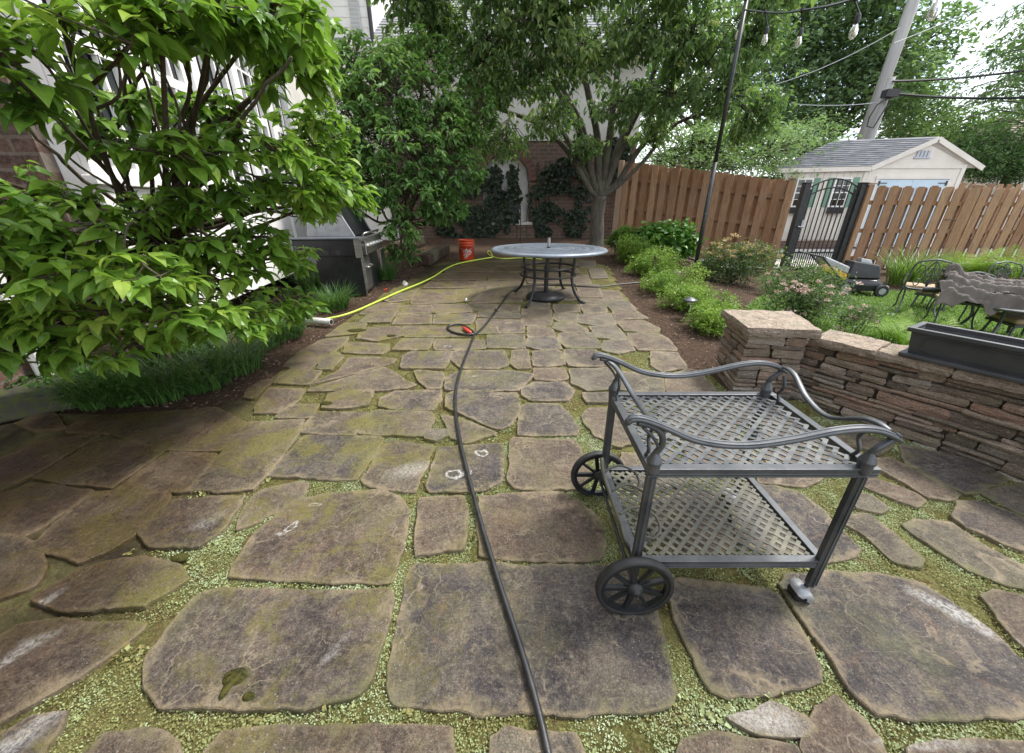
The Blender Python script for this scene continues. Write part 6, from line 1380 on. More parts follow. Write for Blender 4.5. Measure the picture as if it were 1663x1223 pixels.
def crown(root, base, blobs, ntips, per, L_, W_, mat, bark, tmpl=LEAF6, r0=.05, stem_pts=None, shell=.45, twig_r=.004, crownname='crown', trunkname='trunk', limbs=True, shoot=(0, 0, .4), droop=(-.55, .1), seg=6, bend=.15, **kw):
    """trunk and limbs reach every blob, twigs fill it, leaves sit on twig ends"""
    wood = MB(); vol = np.array([b_[1][0] * b_[1][1] * b_[1][2] for b_ in blobs]) ** (2 / 3); cnt = np.maximum(3, (ntips * vol / vol.sum()).astype(int))
    tips = []; dirs = []; stem = stem_pts or [Vector(base), Vector(base) + Vector((0, 0, .3))]
    if limbs: wood.tube(spline(stem, 4), [r0 * (1 - .35 * i / (4 * (len(stem) - 1))) for i in range(4 * (len(stem) - 1) + 1)], 10)
    for (c, rr), n in zip(blobs, cnt):
        c = Vector(c); s0 = stem[-1]; mid = s0.lerp(c, .5) + Vector(tuple(rng.normal(0, bend * (c - s0).length * .5, 3))) + Vector((0, 0, -.06 * (c - s0).length))
        end = c + (c - s0).normalized() * min(rr) * .5; limb = spline([s0, s0.lerp(mid, .5) + Vector(tuple(rng.normal(0, .03, 3))), mid, c, end], 5)
        rb = r0 * .55
        if limbs: wood.tube(limb, [rb * (1 - .8 * i / (len(limb) - 1)) + .003 for i in range(len(limb))], 7)
        u = unit(n); rad = rng.uniform(shell, 1, n) ** .6; P = np.array(c) + u * rad[:, None] * np.array(rr) * (1 + .25 * np.array([mnoise.noise(Vector(tuple(q * 2.3)) + c) for q in u]))[:, None]
        subs = []
        for q in range(max(3, n // 16)):     # side boughs inside the blob
            a = polyat(limb, rng.uniform(.35, .95)); e = Vector(tuple(P[rng.integers(n)])); m_ = a.lerp(e, .5) + Vector(tuple(rng.normal(0, .12 * (e - a).length, 3)))
            sb_ = spline([a, m_, a.lerp(e, .85)], 4); subs.append(sb_)
            if limbs: wood.tube(sb_, [rb * .42 * (1 - .7 * i / (len(sb_) - 1)) + .002 for i in range(len(sb_))], 5)
        for p in P:
            p = Vector(tuple(p)); best = min(((q - p).length, q) for sb_ in [subs[rng.integers(len(subs))] for _ in range(4)] for q in sb_[2::3])[1] if subs else c
            d = (p - best); ln = d.length
            if twig_r and ln > .02:
                m_ = best.lerp(p, .55) + Vector((0, 0, -.08 * ln)) + Vector(tuple(rng.normal(0, .05 * ln, 3))); wood.tube([best, m_, p], [twig_r * 1.5, twig_r, twig_r * .6], 4, cap=False); d = p - m_
            d = (d.normalized() * 1.0 + Vector(shoot)) if d.length > 1e-5 else Vector((0, 0, 1))
            tips.append(tuple(p)); dirs.append(tuple(d.normalized()))
    tips = np.array(tips); dirs = np.array(dirs); lm_ = MB(); leaves_at(lm_, tips, dirs, per, L_, W_, tmpl, droop=droop, **kw)
    if wood.n: wood.build(trunkname, bark, root, smooth=True)
    cr = lm_.build(crownname, mat, root); return tips, dirs, cr
def florets(root, pts, mat, r, n, name='blossom', lf=.012, per_part=False):
    m = MB()
    for p in pts:
        u = unit(n) * r * rng.uniform(.3, 1, (n, 1)); u[:, 2] = np.abs(u[:, 2]) * .6; P = np.array(p) + u; A = np.zeros((n, 3)); A[:, 0] = rng.random(n)
        V, F, AA = leafcloud(P, unit(n), unit(n), np.full(n, lf), np.full(n, lf * .8), TINY[0], TINY[1], A); m.add(V, F, AA)
    return m.build(name, mat, root)
# ---- near dogwood on the left ----
b0 = Gp(288, 600)
d1 = thing('flowering_shrub', 'large broad-leaved dogwood in front of the white window bay, filling the upper left', 'shrub', b0)
BL = [(95, 20, 1.9, 130, 45), (260, 25, 2.2, 130, 45), (425, 35, 2.6, 95, 55), (470, 110, 3.0, 85, 50), (30, 130, 1.9, 55, 60), (420, 235, 2.7, 105, 36), (290, 245, 2.3, 95, 36), (500, 300, 3.1, 80, 34), (520, 215, 3.5, 60, 46),
      (330, 320, 2.5, 85, 26), (120, 330, 2.3, 90, 34), (40, 400, 2.0, 70, 46), (140, 440, 1.95, 105, 34), (250, 430, 2.0, 85, 34), (60, 510, 2.0, 65, 42), (170, 505, 2.05, 95, 34), (290, 500, 2.2, 90, 34), (360, 440, 2.6, 60, 48), (390, 520, 2.6, 85, 30), (460, 495, 3.2, 50, 34), (420, 385, 2.9, 40, 46), (545, 285, 3.5, 50, 36), (575, 318, 3.7, 34, 24), (515, 330, 3.3, 40, 26), (240, 340, 2.4, 60, 24), (160, 370, 2.2, 60, 26), (420, 300, 2.9, 60, 30), (500, 60, 3.1, 60, 40), (350, 20, 2.3, 70, 40), (20, 300, 2.2, 40, 40), (235, 165, 2.6, 60, 30), (345, 175, 2.9, 50, 22), (160, 215, 2.5, 60, 26), (-20, 470, 1.9, 40, 60), (330, 400, 2.5, 60, 24), (480, 420, 3.3, 30, 26), (50, 560, 1.95, 55, 26), (-20, 545, 1.85, 40, 30), (135, 560, 2.05, 60, 24), (215, 555, 2.15, 60, 20), (-20, 380, 1.8, 40, 40)]
stem = [b0 - Vector((0, 0, .05)), b0 + Vector((-.03, .0, .28)), Yp(262, 380, b0.y - .1)]
bl = [blob(u, v, D, ru, rv, .33) for u, v, D, ru, rv in BL]
tp_, dr_, _ = crown(d1, b0, bl, 960, 7, .132, .072, M_['dog'], M_['barkd'], BIGLEAF, r0=.030, stem_pts=stem, twig_r=.003, back=.035, jit=.006, tone=(.2, .9), clump=1.6, droop=(-.75, .12), up=.3, tips_bright=.22, yellow=.05, shoot=(0, 0, .5), shell=.2)
sel = [tp_[i] for i in rng.choice(len(tp_), 46, replace=False)]; florets(d1, sel, M_['bloom'], .028, 34, 'flower_buds', .009)
w = MB()         # long bare stems crossing the windows
for a, b_, c_ in (((250, 400), (110, 270), (-20, 120)), ((262, 390), (180, 250), (95, 90)), ((262, 380), (150, 180), (110, 0)), ((265, 380), (330, 130), (350, -60)), ((268, 375), (215, 200), (190, 30)), ((262, 378), (300, 190), (290, 20)), ((262, 378), (370, 230), (470, 90)), ((180, 260), (215, 145), (270, 60))):
    P = spline([stem[-1] if a[0] > 200 else Yp(*a, 2.6), Yp(*b_, 2.55), Yp(*c_, 2.35)], 7); w.tube([p + Vector(tuple(rng.normal(0, .012, 3))) for p in P], [.015 * (1 - .6 * i / len(P)) for i in range(len(P))], 6)
w.build('upright_stems', M_['barkd'], d1, smooth=True)
# ---- second dogwood behind the grill ----
b2 = Gp(668, 428)
d2 = thing('flowering_shrub', 'tall rounded dogwood with small paler leaves growing between the grill and the back wall', 'shrub', b2)
BL = [(650, 150, 7.2, 95, 62), (585, 120, 7.6, 60, 55), (575, 200, 7.0, 55, 60), (640, 240, 6.9, 95, 55), (720, 215, 7.4, 60, 60), (735, 275, 7.2, 52, 42), (660, 315, 6.9, 82, 36), (600, 290, 6.8, 40, 40), (720, 335, 7.1, 44, 26), (655, 372, 6.7, 34, 20), (690, 95, 7.8, 60, 42), (770, 180, 7.8, 40, 50), (655, 405, 7.1, 28, 20), (545, 250, 6.6, 36, 50), (570, 330, 6.3, 26, 22)]
stem = [b2 - Vector((0, 0, .05)), b2 + Vector((0, 0, .3)), b2 + Vector((-.05, .1, .7))]
tp_, dr_, _ = crown(d2, b2, [blob(*b_, None) if False else blob(b_[0], b_[1], b_[2], b_[3], b_[4]) for b_ in BL], 1500, 8, .135, .07, M_['dogf'], M_['barkd'], LEAF6, r0=.05, stem_pts=stem, twig_r=.004, back=.04, jit=.015, tone=(.1, .85), clump=1.3, droop=(-.8, .05), tips_bright=.25, shell=.55, shoot=(0, -.2, .5))
sel = [tp_[i] for i in rng.choice(len(tp_), 60, replace=False)]; florets(d2, sel, M_['bloom'], .05, 20, 'flower_buds', .018)
# ---- multi-stemmed shade tree ----
b3 = Gp(968, 392); b3 = Vector((b3.x, 10.6, gz(b3.x, 10.6))); b3.x = Yp(968, 392, 10.6).x
t3 = thing('shade_tree', 'multi-stemmed shade tree with grey trunk rising beside the back brick wall and cedar fence', 'tree', b3)
fk = Yp(975, 318, 10.55); tk = MB(); tk.tube(spline([b3 - Vector((0, 0, .1)), b3 + Vector((.01, 0, .15)), Yp(970, 350, 10.6), fk], 5), [.26, .22, .20, .19, .185, .18, .18, .18, .175, .17, .17, .17, .17, .17, .17, .16], 14)
ends = []
for pts, r in (([(965, 300), (950, 240), (930, 190), (890, 120), (860, 50)], .12), ([(972, 290), (970, 220), (955, 150), (940, 60), (935, -40)], .13), ([(980, 290), (990, 220), (1000, 140), (1010, 50), (1020, -60)], .12),
               ([(985, 300), (1012, 230), (1050, 150), (1075, 70), (1095, -60)], .12), ([(1000, 300), (1040, 240), (1085, 190), (1150, 130), (1210, 90)], .09), ([(1000, 305), (1045, 262), (1100, 200), (1180, 178), (1230, 165)], .06),
               ([(960, 310), (925, 250), (880, 205), (820, 180), (760, 165)], .09), ([(962, 300), (915, 215), (880, 160), (800, 110), (740, 60)], .08), ([(962, 290), (948, 210), (905, 130), (860, 60), (820, -30)], .08), ([(985, 290), (1025, 190), (1090, 100), (1140, 20), (1170, -60)], .08)):
    dd = [10.5, 10.3, 10.0, 9.6, 9.2]; P = spline([fk] + [Yp(u, v, D) for (u, v), D in zip(pts, dd)], 5); tk.tube(P, [.78 * r * (1 - .75 * i / len(P)) + .01 for i in range(len(P))], 9); ends.append(P)
tk.build('trunk', M_['bark'], t3, smooth=True)
BL = [(700, 40, 8.4, 80, 55), (790, 60, 8.2, 80, 60), (880, 40, 8.0, 85, 62), (960, 90, 8.3, 70, 52), (1040, 40, 8.5, 85, 60), (1130, 60, 8.6, 80, 60), (1210, 60, 9.0, 60, 60), (1180, 150, 9.2, 70, 42), (1245, 170, 9.6, 40, 30), (1090, 150, 9.0, 60, 45), (1010, 170, 9.2, 60, 40),
      (860, 130, 8.6, 75, 40), (780, 140, 8.8, 60, 40), (745, 210, 9.2, 52, 36), (820, 230, 9.5, 50, 28), (900, 195, 9.2, 55, 30), (950, 240, 9.8, 30, 20), (660, -40, 8, 90, 60), (800, -50, 7.6, 110, 60), (960, -60, 7.6, 110, 70), (1120, -60, 8, 110, 70), (1260, -30, 9, 60, 60), (650, 95, 9.5, 40, 30), (1215, 215, 9.8, 40, 16), (1060, 215, 9.8, 35, 16)]
wood = MB(); lm_ = MB(); tips = []; dirs = []
allp = [p for P in ends for p in P[6:]]
for u, v, D, ru, rv in BL:
    c, rr = blob(u, v, D, ru, rv, .8); n = int(24 + ru * rv * .011); uu = unit(n); P = np.array(c) + uu * (rng.uniform(.15, 1, n) ** .5)[:, None] * np.array(rr)
    s0 = min(allp, key=lambda q: (q - c).length + max(0, q.z - c.z)); bough = spline([s0, s0.lerp(c, .5) + Vector((0, 0, .12)), c], 5); wood.tube(bough, [.035 * (1 - .7 * i / len(bough)) for i in range(len(bough))], 6)
    for p in P:
        p = Vector(tuple(p)); q = bough[rng.integers(4, len(bough))]; ln = (p - q).length; m_ = q.lerp(p, .5) + Vector(tuple(rng.normal(0, .07 * ln, 3))) + Vector((0, 0, .06 * ln)); wood.tube([q, m_, p], [.012, .008, .004], 4, cap=False); dd_ = p - m_
        for k in range(3):
            e = p if k == 0 else m_.lerp(p, .35 * k) + Vector(tuple(rng.normal(0, .10, 3))); tips.append(tuple(e)); dirs.append(tuple((dd_.normalized() + Vector((0, 0, -.35)) + Vector(tuple(rng.normal(0, .25, 3)))).normalized()))
wood.build('branches', M_['bark'], t3, smooth=True)
leaves_at(lm_, np.array(tips), np.array(dirs), 6, .150, .072, LEAF6, droop=(-1.2, -.1), back=.06, jit=.035, tone=(.15, .95), clump=1.1, yellow=.05, tips_bright=.15)
lm_.build('crown', M_['lin'], t3); florets(t3, [tips[i] for i in rng.choice(len(tips), 40, replace=False)], M_['bloom'], .12, 34, 'seed_clusters', .035)
# ---- trees and shrubs beyond the fences ----
def far_tree(name, label, bl, base_uv, D, ncl, per, L_, mat, tone=(.1, .9), r0=.16, cat='tree', droop=(-.7, .2), spread=.32, group=None, wide=.5):
    c0, _ = bl[0]; bx = Yp(*base_uv, D).x if base_uv else c0.x; t = thing(name, label, cat, (bx, D, 0), group=group)
    wood = MB(); zc_ = min(c.z - r[2] * .4 for c, r in bl); wood.tube(spline([Vector((bx, D, -.1)), Vector((bx + .05, D, zc_ * .5)), Vector((bx, D, max(.6, zc_)))], 4), [r0 * (1 - .05 * i) for i in range(9)], 8)
    tips = []; vol = np.array([r[0] * r[2] for c, r in bl]); cnt = np.maximum(4, (ncl * vol / vol.sum()).astype(int))
    for (c, r), n in zip(bl, cnt):
        s0 = Vector((bx, D, max(.6, zc_))); wood.tube(spline([s0, s0.lerp(c, .5) + Vector((0, 0, .2)), c], 4), [r0 * .5 * (1 - .09 * i) for i in range(9)], 6)
        u = unit(n); P = np.array(c) + u * (rng.uniform(.35, 1.05, n) ** .6)[:, None] * np.array(r)
        for p in P: wood.tube([c.lerp(Vector(tuple(p)), .25), Vector(tuple(p))], [.03, .008], 3, cap=False)
        for k in range(per // 6): tips.append(P + rng.normal(0, 1, P.shape) * np.array([spread, spread, spread * .45]) + 0)
    wood.build('trunk', M_['bark'], t, smooth=True); tips = np.concatenate(tips); m = MB(); dirs = unit(len(tips)); dirs[:, 2] -= .3
    leaves_at(m, tips, dirs / np.linalg.norm(dirs, axis=1, keepdims=True), 6, L_, L_ * wide, TINY, droop=droop, back=L_ * .5, jit=L_ * .6, tone=tone, clump=.7)
    m.build('crown', M_[mat], t); return t
B_ = lambda u, v, D, ru, rv, ry=None: blob(u, v, D, ru, rv, ry)
far_tree('shade_tree', 'tall dark green tree rising behind the fence left of the utility pole', [B_(1330, 60, 23, 75, 70), B_(1270, 120, 23, 60, 60), B_(1400, 60, 23, 70, 60), B_(1370, 150, 22, 75, 55), B_(1300, 200, 22, 60, 35), B_(1430, 130, 22, 45, 55), B_(1340, -40, 23, 120, 70), B_(1450, 20, 22, 55, 45), B_(1500, 70, 23, 40, 60), B_(1480, 150, 23, 40, 40)], (1330, 300), 23, 520, 42, .36, 'back1', spread=.42, r0=.3)
far_tree('shade_tree', 'bright green tree glimpsed through the multi-stemmed tree above the pale shrubs', [B_(1120, 110, 20, 90, 80), B_(1060, 170, 20, 60, 50), B_(1190, 190, 19, 60, 40), B_(1230, 90, 21, 60, 60), B_(1090, 20, 21, 80, 60)], (1120, 300), 20, 240, 36, .30, 'lilac', tone=(.0, .6), spread=.4, r0=.25)
far_tree('tall_shrub', 'pale silvery-green spreading shrub just behind the left cedar fence', [B_(1110, 238, 13.5, 62, 34), B_(1180, 232, 13.5, 70, 36), B_(1245, 245, 13.5, 60, 34), B_(1080, 260, 13.2, 40, 25), B_(1150, 265, 13, 90, 22)], (1150, 330), 13.5, 330, 42, .14, 'lilac', tone=(.15, .95), cat='shrub', spread=.22, r0=.08, wide=.42)
far_tree('tall_shrub', 'darker green shrub behind the fence between the pale shrub and the shed', [B_(1290, 240, 16.5, 45, 34), B_(1330, 225, 17, 40, 30), B_(1270, 272, 16, 50, 18)], (1290, 330), 16.5, 140, 36, .17, 'back1', tone=(.25, 1), cat='shrub', spread=.25, r0=.08)
far_tree('shade_tree', 'light green tree behind the shed, right of the utility pole', [B_(1505, 195, 24, 50, 30), B_(1480, 160, 25, 40, 30), B_(1540, 215, 23, 50, 26), B_(1490, 225, 22, 50, 20), B_(1455, 190, 26, 30, 40)], (1500, 280), 24, 170, 36, .30, 'spruce', tone=(.3, 1), spread=.4, r0=.2)
far_tree('conifer_hedge', 'dense green arching hedge behind the right end of the fence', [B_(1590, 262, 19, 48, 30), B_(1640, 255, 18.5, 50, 36), B_(1690, 265, 18, 50, 36), B_(1570, 235, 20, 36, 20)], (1620, 330), 19, 230, 48, .20, 'spruce', tone=(.0, .7), cat='hedge', spread=.3, r0=.12, wide=.35)
# open conifer with sweeping boughs, upper right
def conifer(label, u, D, top_v, base_v, reach, side):
    ax = Yp(u, 250, D).x; t = thing('conifer_tree', label, 'conifer', (ax, D, 0)); zt = Yp(u, top_v, D).z; zb = Yp(u, base_v, D).z; wood = MB(); wood.tube([(ax, D, 0), (ax, D, zb), (ax, D, zt)], [.2, .16, .03], 8); m = MB(); n = 84
    for i in range(n):
        f = i / n; z = zb + (zt - zb) * f; a = i * 2.4; ln = reach * (1 - f * .55) * rng.uniform(.6, 1.1); d = Vector((math.cos(a), math.sin(a), 0)); P = spline([Vector((ax, D, z)), Vector((ax, D, z)) + d * ln * .5 + Vector((0, 0, .10 * ln)), Vector((ax, D, z)) + d * ln + Vector((0, 0, -.16 * ln))], 6)
        wood.tube(P, [.035 * (1 - .8 * k / len(P)) for k in range(len(P))], 4)
        pts = []
        for k in range(46): s_ = rng.uniform(.25, 1); q = polyat(P, s_); w_ = (1.05 - s_) * ln * .28 + .08; pts.append(tuple(q + Vector((-d.y, d.x, 0)) * rng.uniform(-w_, w_) + Vector((0, 0, rng.uniform(-.16, .02)))))
        pts = np.array(pts); leaves_at(m, pts, np.tile([d.x, d.y, -.3], (len(pts), 1)), 3, .30, .09, TINY, droop=(-.9, -.1), back=.1, jit=.05, tone=(.1, .95), clump=.5)
    wood.build('trunk', M_['bark'], t, smooth=True); m.build('crown', M_['spruce'], t)
conifer('open conifer with drooping feathery boughs against the sky at the upper right', 1655, 19, -160, 225, 4.2, 1)
far_tree('shade_tree', 'dark tree top edging the right side of the photo above the distant roof', [B_(1680, 150, 27, 50, 60), B_(1700, 60, 27, 60, 60)], (1690, 260), 27, 110, 36, .34, 'back1', spread=.5, r0=.2)
m = MB()
# ---- boxwoods ----
def mound(name, label, cat, u, v, D, ru, rv, n, L_, mat, group=None, wd=.6, tone=(.1, .95), per=6, sp=.03, droop=(-.3, .6), shell=.6, lumps=8, stemr=.012, tm=TINY):
    c, r = blob(u, v, D, ru, rv); g_ = gz(c.x, c.y); t = thing(name, label, cat, (c.x, c.y, g_), group=group); w_ = MB()
    tips = []; dirs = []
    for k in range(lumps):
        a = rng.random() * 6.28; rr = rng.uniform(.2, .62); lc = np.array([c.x + math.cos(a) * r[0] * rr, c.y + math.sin(a) * r[1] * rr, c.z + rng.uniform(-.45, .5) * r[2]]); ls = np.array(r) * rng.uniform(.42, .62); q = n // lumps
        u_ = unit(q); P = lc + u_ * (rng.uniform(shell, 1.05, q) ** .7)[:, None] * ls; keep = P[:, 2] > g_ + .01; tips.append(P[keep]); dirs.append(u_[keep] + [0, 0, .5])
        w_.tube(spline([Vector((c.x, c.y, g_ - .02)), Vector((c.x, c.y, g_)).lerp(Vector(tuple(lc)), .5) + Vector(tuple(rng.normal(0, .02, 3))), Vector(tuple(lc + [0, 0, ls[2] * .4]))], 4), [stemr * (1 - .07 * i) for i in range(9)], 5)
        for p in P[keep][::7]: w_.tube([Vector(tuple(lc)), Vector(tuple(p))], [stemr * .3, .0015], 3, cap=False)
    tips = np.concatenate(tips); dirs = np.concatenate(dirs); dirs /= np.linalg.norm(dirs, axis=1, keepdims=True); m = MB()
    leaves_at(m, tips, dirs, per, L_, L_ * wd, tm, droop=droop, back=L_ * .6, jit=sp, tone=tone, clump=3.5, up=.6)
    w_.build('stems', M_['barkd'], t); m.build('foliage', M_[mat], t); return t, tips
BX = [(1010, 388, 8.8, 24, 22, 'darkest and farthest boxwood of the row, next to the tree trunk'), (1038, 410, 7.9, 40, 31, 'second farthest boxwood of the row, in front of the hydrangea'), (1060, 438, 6.9, 48, 36, 'third boxwood from the far end of the row, left of the light pole'),
      (1092, 470, 5.8, 62, 48, 'boxwood at the foot of the black light pole'), (1128, 506, 4.9, 62, 50, 'boxwood that the grey path light pokes out of'), (1166, 534, 4.1, 60, 58, 'largest and nearest boxwood, touching the stone pillar'), ]
for i, (u, v, D, ru, rv, lab) in enumerate(BX): mound('boxwood', lab, 'boxwood', u, v, D, ru, rv, 1300 + 160 * i, .036 - .001 * i, 'box', group='boxwoods in a row along the patio bed', per=8, sp=.014, lumps=12, tone=(.25 if i else 0, 1 if i else .5), shell=.3)
mound('hydrangea', 'leafy green hydrangea between the boxwood row and the cedar fence', 'hydrangea', 1076, 392, 8.4, 54, 40, 560, .17, 'hyd', wd=.72, tone=(.1, .85), per=5, sp=.03, droop=(-.6, .2), tm=LEAF6)
t, tips = mound('rose_bush', 'loose rose bush with faded peach blooms right of the light pole', 'rose bush', 1195, 425, 6.9, 68, 44, 760, .06, 'rose', per=6, sp=.04, shell=.5, stemr=.01)
top_ = sorted(tips.tolist(), key=lambda p: -p[2])[:260]; florets(t, [top_[i] for i in rng.choice(260, 46, replace=False)] + [tuple(Yp(u, v, 6.7)) for u, v in ((1190, 382), (1184, 388), (1196, 384), (1226, 405), (1236, 412), (1243, 408), (1248, 420), (1222, 402), (1170, 402))], M_['peach'], .048, 26, 'blooms', .03)
t, tips = mound('rose_bush', 'rose bush with clusters of pale pink blooms behind the stone pillar', 'rose bush', 1322, 482, 4.3, 76, 56, 1100, .042, 'rose', per=6, sp=.035, shell=.3, tone=(.2, 1), stemr=.01)
fr_ = [tuple(Yp(u, v, 3.95)) for u, v in ((1272, 462), (1278, 470), (1286, 466), (1298, 463), (1303, 470), (1309, 466), (1305, 476), (1296, 472), (1313, 472), (1290, 458), (1262, 474), (1330, 458), (1350, 466), (1376, 470), (1394, 461), (1350, 478))] + [tips[i] for i in rng.choice(len(tips), 30, replace=False)]
florets(t, fr_, M_['pink'], .032, 26, 'blooms', .02)
m2 = MB()
t, tips = mound('rose_bush', 'low sprawling rose with scattered pink blooms at the lawn edge beside the wall', 'rose bush', 1395, 512, 3.6, 40, 22, 260, .035, 'rose', per=5, sp=.04, shell=.2, tone=(.3, 1), stemr=.006)
florets(t, [tuple(Yp(u, v, 3.6)) for u, v in ((1383, 514), (1392, 518), (1378, 520), (1412, 512), (1418, 518), (1422, 524), (1398, 504), (1360, 532), (1366, 536), (1380, 500), (1405, 498))], M_['pink'], .03, 24, 'blooms', .018)
# grassy bits and grey-leaved perennials between hedge and roses
mound('perennial', 'grey-green perennial clump between the light pole and the peach roses', 'perennial', 1150, 430, 6.9, 30, 26, 300, .05, 'rose', wd=.3, per=6, sp=.03, tone=(.4, 1), droop=(-.2, .7))
mound('perennial', 'low green perennial clump at the fence foot between the two rose bushes', 'perennial', 1255, 462, 6.0, 28, 18, 240, .05, 'lilac', wd=.3, per=6, sp=.03, tone=(.2, .8), droop=(-.2, .7))
mound('perennial', 'low yellow-green plant in front of the gate left of the mower', 'perennial', 1310, 452, 6.6, 34, 14, 260, .05, 'lilac', wd=.4, per=6, sp=.03, tone=(.3, 1), droop=(-.2, .7))
# ---- strap-leaved clumps ----
def blades(name, label, cat, c, r, h, n, w_, mat, group=None, tone=(.1, .9), arch_=.9, root=None, upright=0.0):
    g_ = Vector((c[0], c[1], gz(c[0], c[1]) - .01)); t = thing(name, label, cat, g_, group=group); m = MB()
    a = rng.random(n) * 6.283; rr = np.sqrt(rng.random(n)) * r * .55; az = a + rng.normal(0, .7, n); L_ = h * rng.uniform(.6, 1.25, n); B0 = np.stack([g_.x + np.cos(a) * rr, g_.y + np.sin(a) * rr, np.full(n, g_.z)], 1)
    o = np.stack([np.cos(az), np.sin(az), np.zeros(n)], 1); sd_ = np.stack([-np.sin(az), np.cos(az), np.zeros(n)], 1); V = []; lean = rng.uniform(.25, 1.0, n) * arch_
    K = 5
    for k in range(K + 1):
        s_ = k / K; ang = lean * s_ * 1.9; out = (L_ * (s_ * np.sin(np.minimum(ang, 2.2) * .6 + .15)))[:, None] * o; z = L_ * s_ * np.cos(np.minimum(ang, 2.3) * .72); P = B0 + out; P[:, 2] += z; ww = w_ * (1 - s_) ** .6 * (.6 + .4 * min(1, s_ * 4))
        V += [P - sd_ * ww * .5, P + sd_ * ww * .5]
    V = np.stack(V, 1).reshape(-1, 3); off = np.arange(n)[:, None] * (2 * K + 2); F = np.concatenate([np.concatenate([off + 2 * k, off + 2 * k + 1, off + 2 * k + 3, off + 2 * k + 2], 1) for k in range(K)]); A = np.zeros((n, 3)); A[:, 0] = np.clip(tone[0] + (tone[1] - tone[0]) * rng.random(n), 0, 1); m.add(V, [F], np.repeat(A, 2 * K + 2, 0))
    m.build('blades', M_[mat], t); return t
GR = [(545, 500, .30, 'liriope clump at the near foot of the grill'), (430, 560, .34, 'liriope clump left of the white pipe, under the shrub tips'), (470, 545, .24, 'small liriope clump touching the white pipe'), (385, 600, .34, 'liriope clump in the middle of the bed edge under the big shrub'),
      (335, 625, .32, 'liriope clump just right of the big shrub trunk'), (272, 640, .33, 'liriope clump below the big shrub trunk'), (215, 648, .24, 'liriope clump left of the big shrub trunk beside the dark soil'), (320, 575, .3, 'liriope clump behind the big shrub trunk'), (628, 452, .27, 'liriope clump behind the open grill door'), (508, 470, .25, 'shaded grass clump against the black end of the grill'), (165, 655, .20, 'leftmost liriope clump, nearest the stone step')]
for u, v, r, lab in GR:
    p = Gp(u, v); blades('liriope', lab, 'grass clump', p, r, .30 + .1 * r, 420, .009, 'grass', group='liriope clumps along the house bed', tone=(.1, .9))
blades('daylily', 'tall strap-leaved daylily clump in front of the right fence', 'daylily', Zp(1468, 462, 0), .5, .75, 260, .022, 'dgrass', tone=(.1, .9), arch_=.8)
blades('daylily', 'small strap-leaved daylily clump in the mulch left of the ferns', 'daylily', Zp(1510, 452, 0), .3, .6, 120, .022, 'dgrass', tone=(.1, .9), arch_=.8)
# ---- ferns ----
def fern(label, c, n, L_, lean=.9, z0=0):
    t = thing('fern', label, 'fern', (c[0], c[1], gz(c[0], c[1])), group='ferns along the lawn'); m = MB(); P_ = []; D_ = []; N__ = []; LL = []; A = []
    for i in range(n):
        a = i * 2.4 + rng.normal(0, .3); o = Vector((math.cos(a), math.sin(a), 0)); ln = L_ * rng.uniform(.7, 1.1); le = rng.uniform(.35, 1) * lean; b_ = Vector((c[0], c[1], gz(c[0], c[1]))) + o * .04
        R_ = [b_ + o * (ln * s_ * math.sin(.25 + le * s_ * 1.1)) + Vector((0, 0, ln * s_ * math.cos(.2 + le * s_ * 1.15))) for s_ in np.linspace(0, 1, 13)]; m.tube(R_, [.005 * (1 - .8 * k / 12) for k in range(13)], 4, A=(.4, 0, 0)); tn = rng.uniform(.2, .9)
        for k in range(21):
            s_ = .14 + .85 * k / 21; q = polyat(R_, s_); d = (polyat(R_, min(.99, s_ + .05)) - polyat(R_, s_ - .05)).normalized(); sd_ = d.cross(Vector((0, 0, 1))); sd_ = sd_.normalized() if sd_.length > .01 else Vector((-o.y, o.x, 0)); pl_ = ln * .26 * math.sin(math.pi * min(1, (.12 + s_ * .93))) ** .8 + .008
            for sg in (-1, 1): P_.append(tuple(q)); D_.append(tuple((sd_ * sg + d * .35 + Vector((0, 0, -.12))).normalized())); N__.append(tuple(sd_.cross(d) * (1 if True else 1) + Vector((0, 0, .3)))); LL.append(pl_); A.append((min(1, max(0, tn + rng.normal(0, .22))), 0, 0))
    V, F, AA = leafcloud(np.array(P_), np.array(D_), np.array(N__), np.array(LL), np.full(len(P_), L_ * .015), [(0, -.5, 0), (.4, -.5, .0), (1, 0, -.1), (.4, .5, .0), (0, .5, 0)], QUAD[1], np.array(A)); m.add(V, F, AA); m.build('fronds', M_['fern'], t)
for u, v, z, n, L_, lab in ((1562, 452, 0, 20, .85, 'tall fern at the fence foot behind the scrolled chairs'), (1595, 455, 0, 14, .65, 'smaller fern between the two tall ferns at the fence'), (1645, 458, 0, 22, .9, 'large spreading fern at the right edge by the fence'), (1615, 448, 0, 12, .7, 'fern leaning on the right fence behind the others'),
                            (1470, 560, .1, 15, .50, 'bright fern on the lawn side of the wall left of the planter'), (1440, 556, .05, 10, .38, 'small low fern behind the wall cap left of the bright fern'), (1562, 545, .3, 10, .42, 'fern whose tips rise behind the planter under the umbrella canvas'), (1608, 560, .3, 8, .34, 'fern tip showing behind the planter beside the ottoman')):
    p = Zp(u, v, z); 
    if z: p = Zp(u, v, z); p = Vector((p.x, p.y, 0))
    fern(lab, p, n, L_)
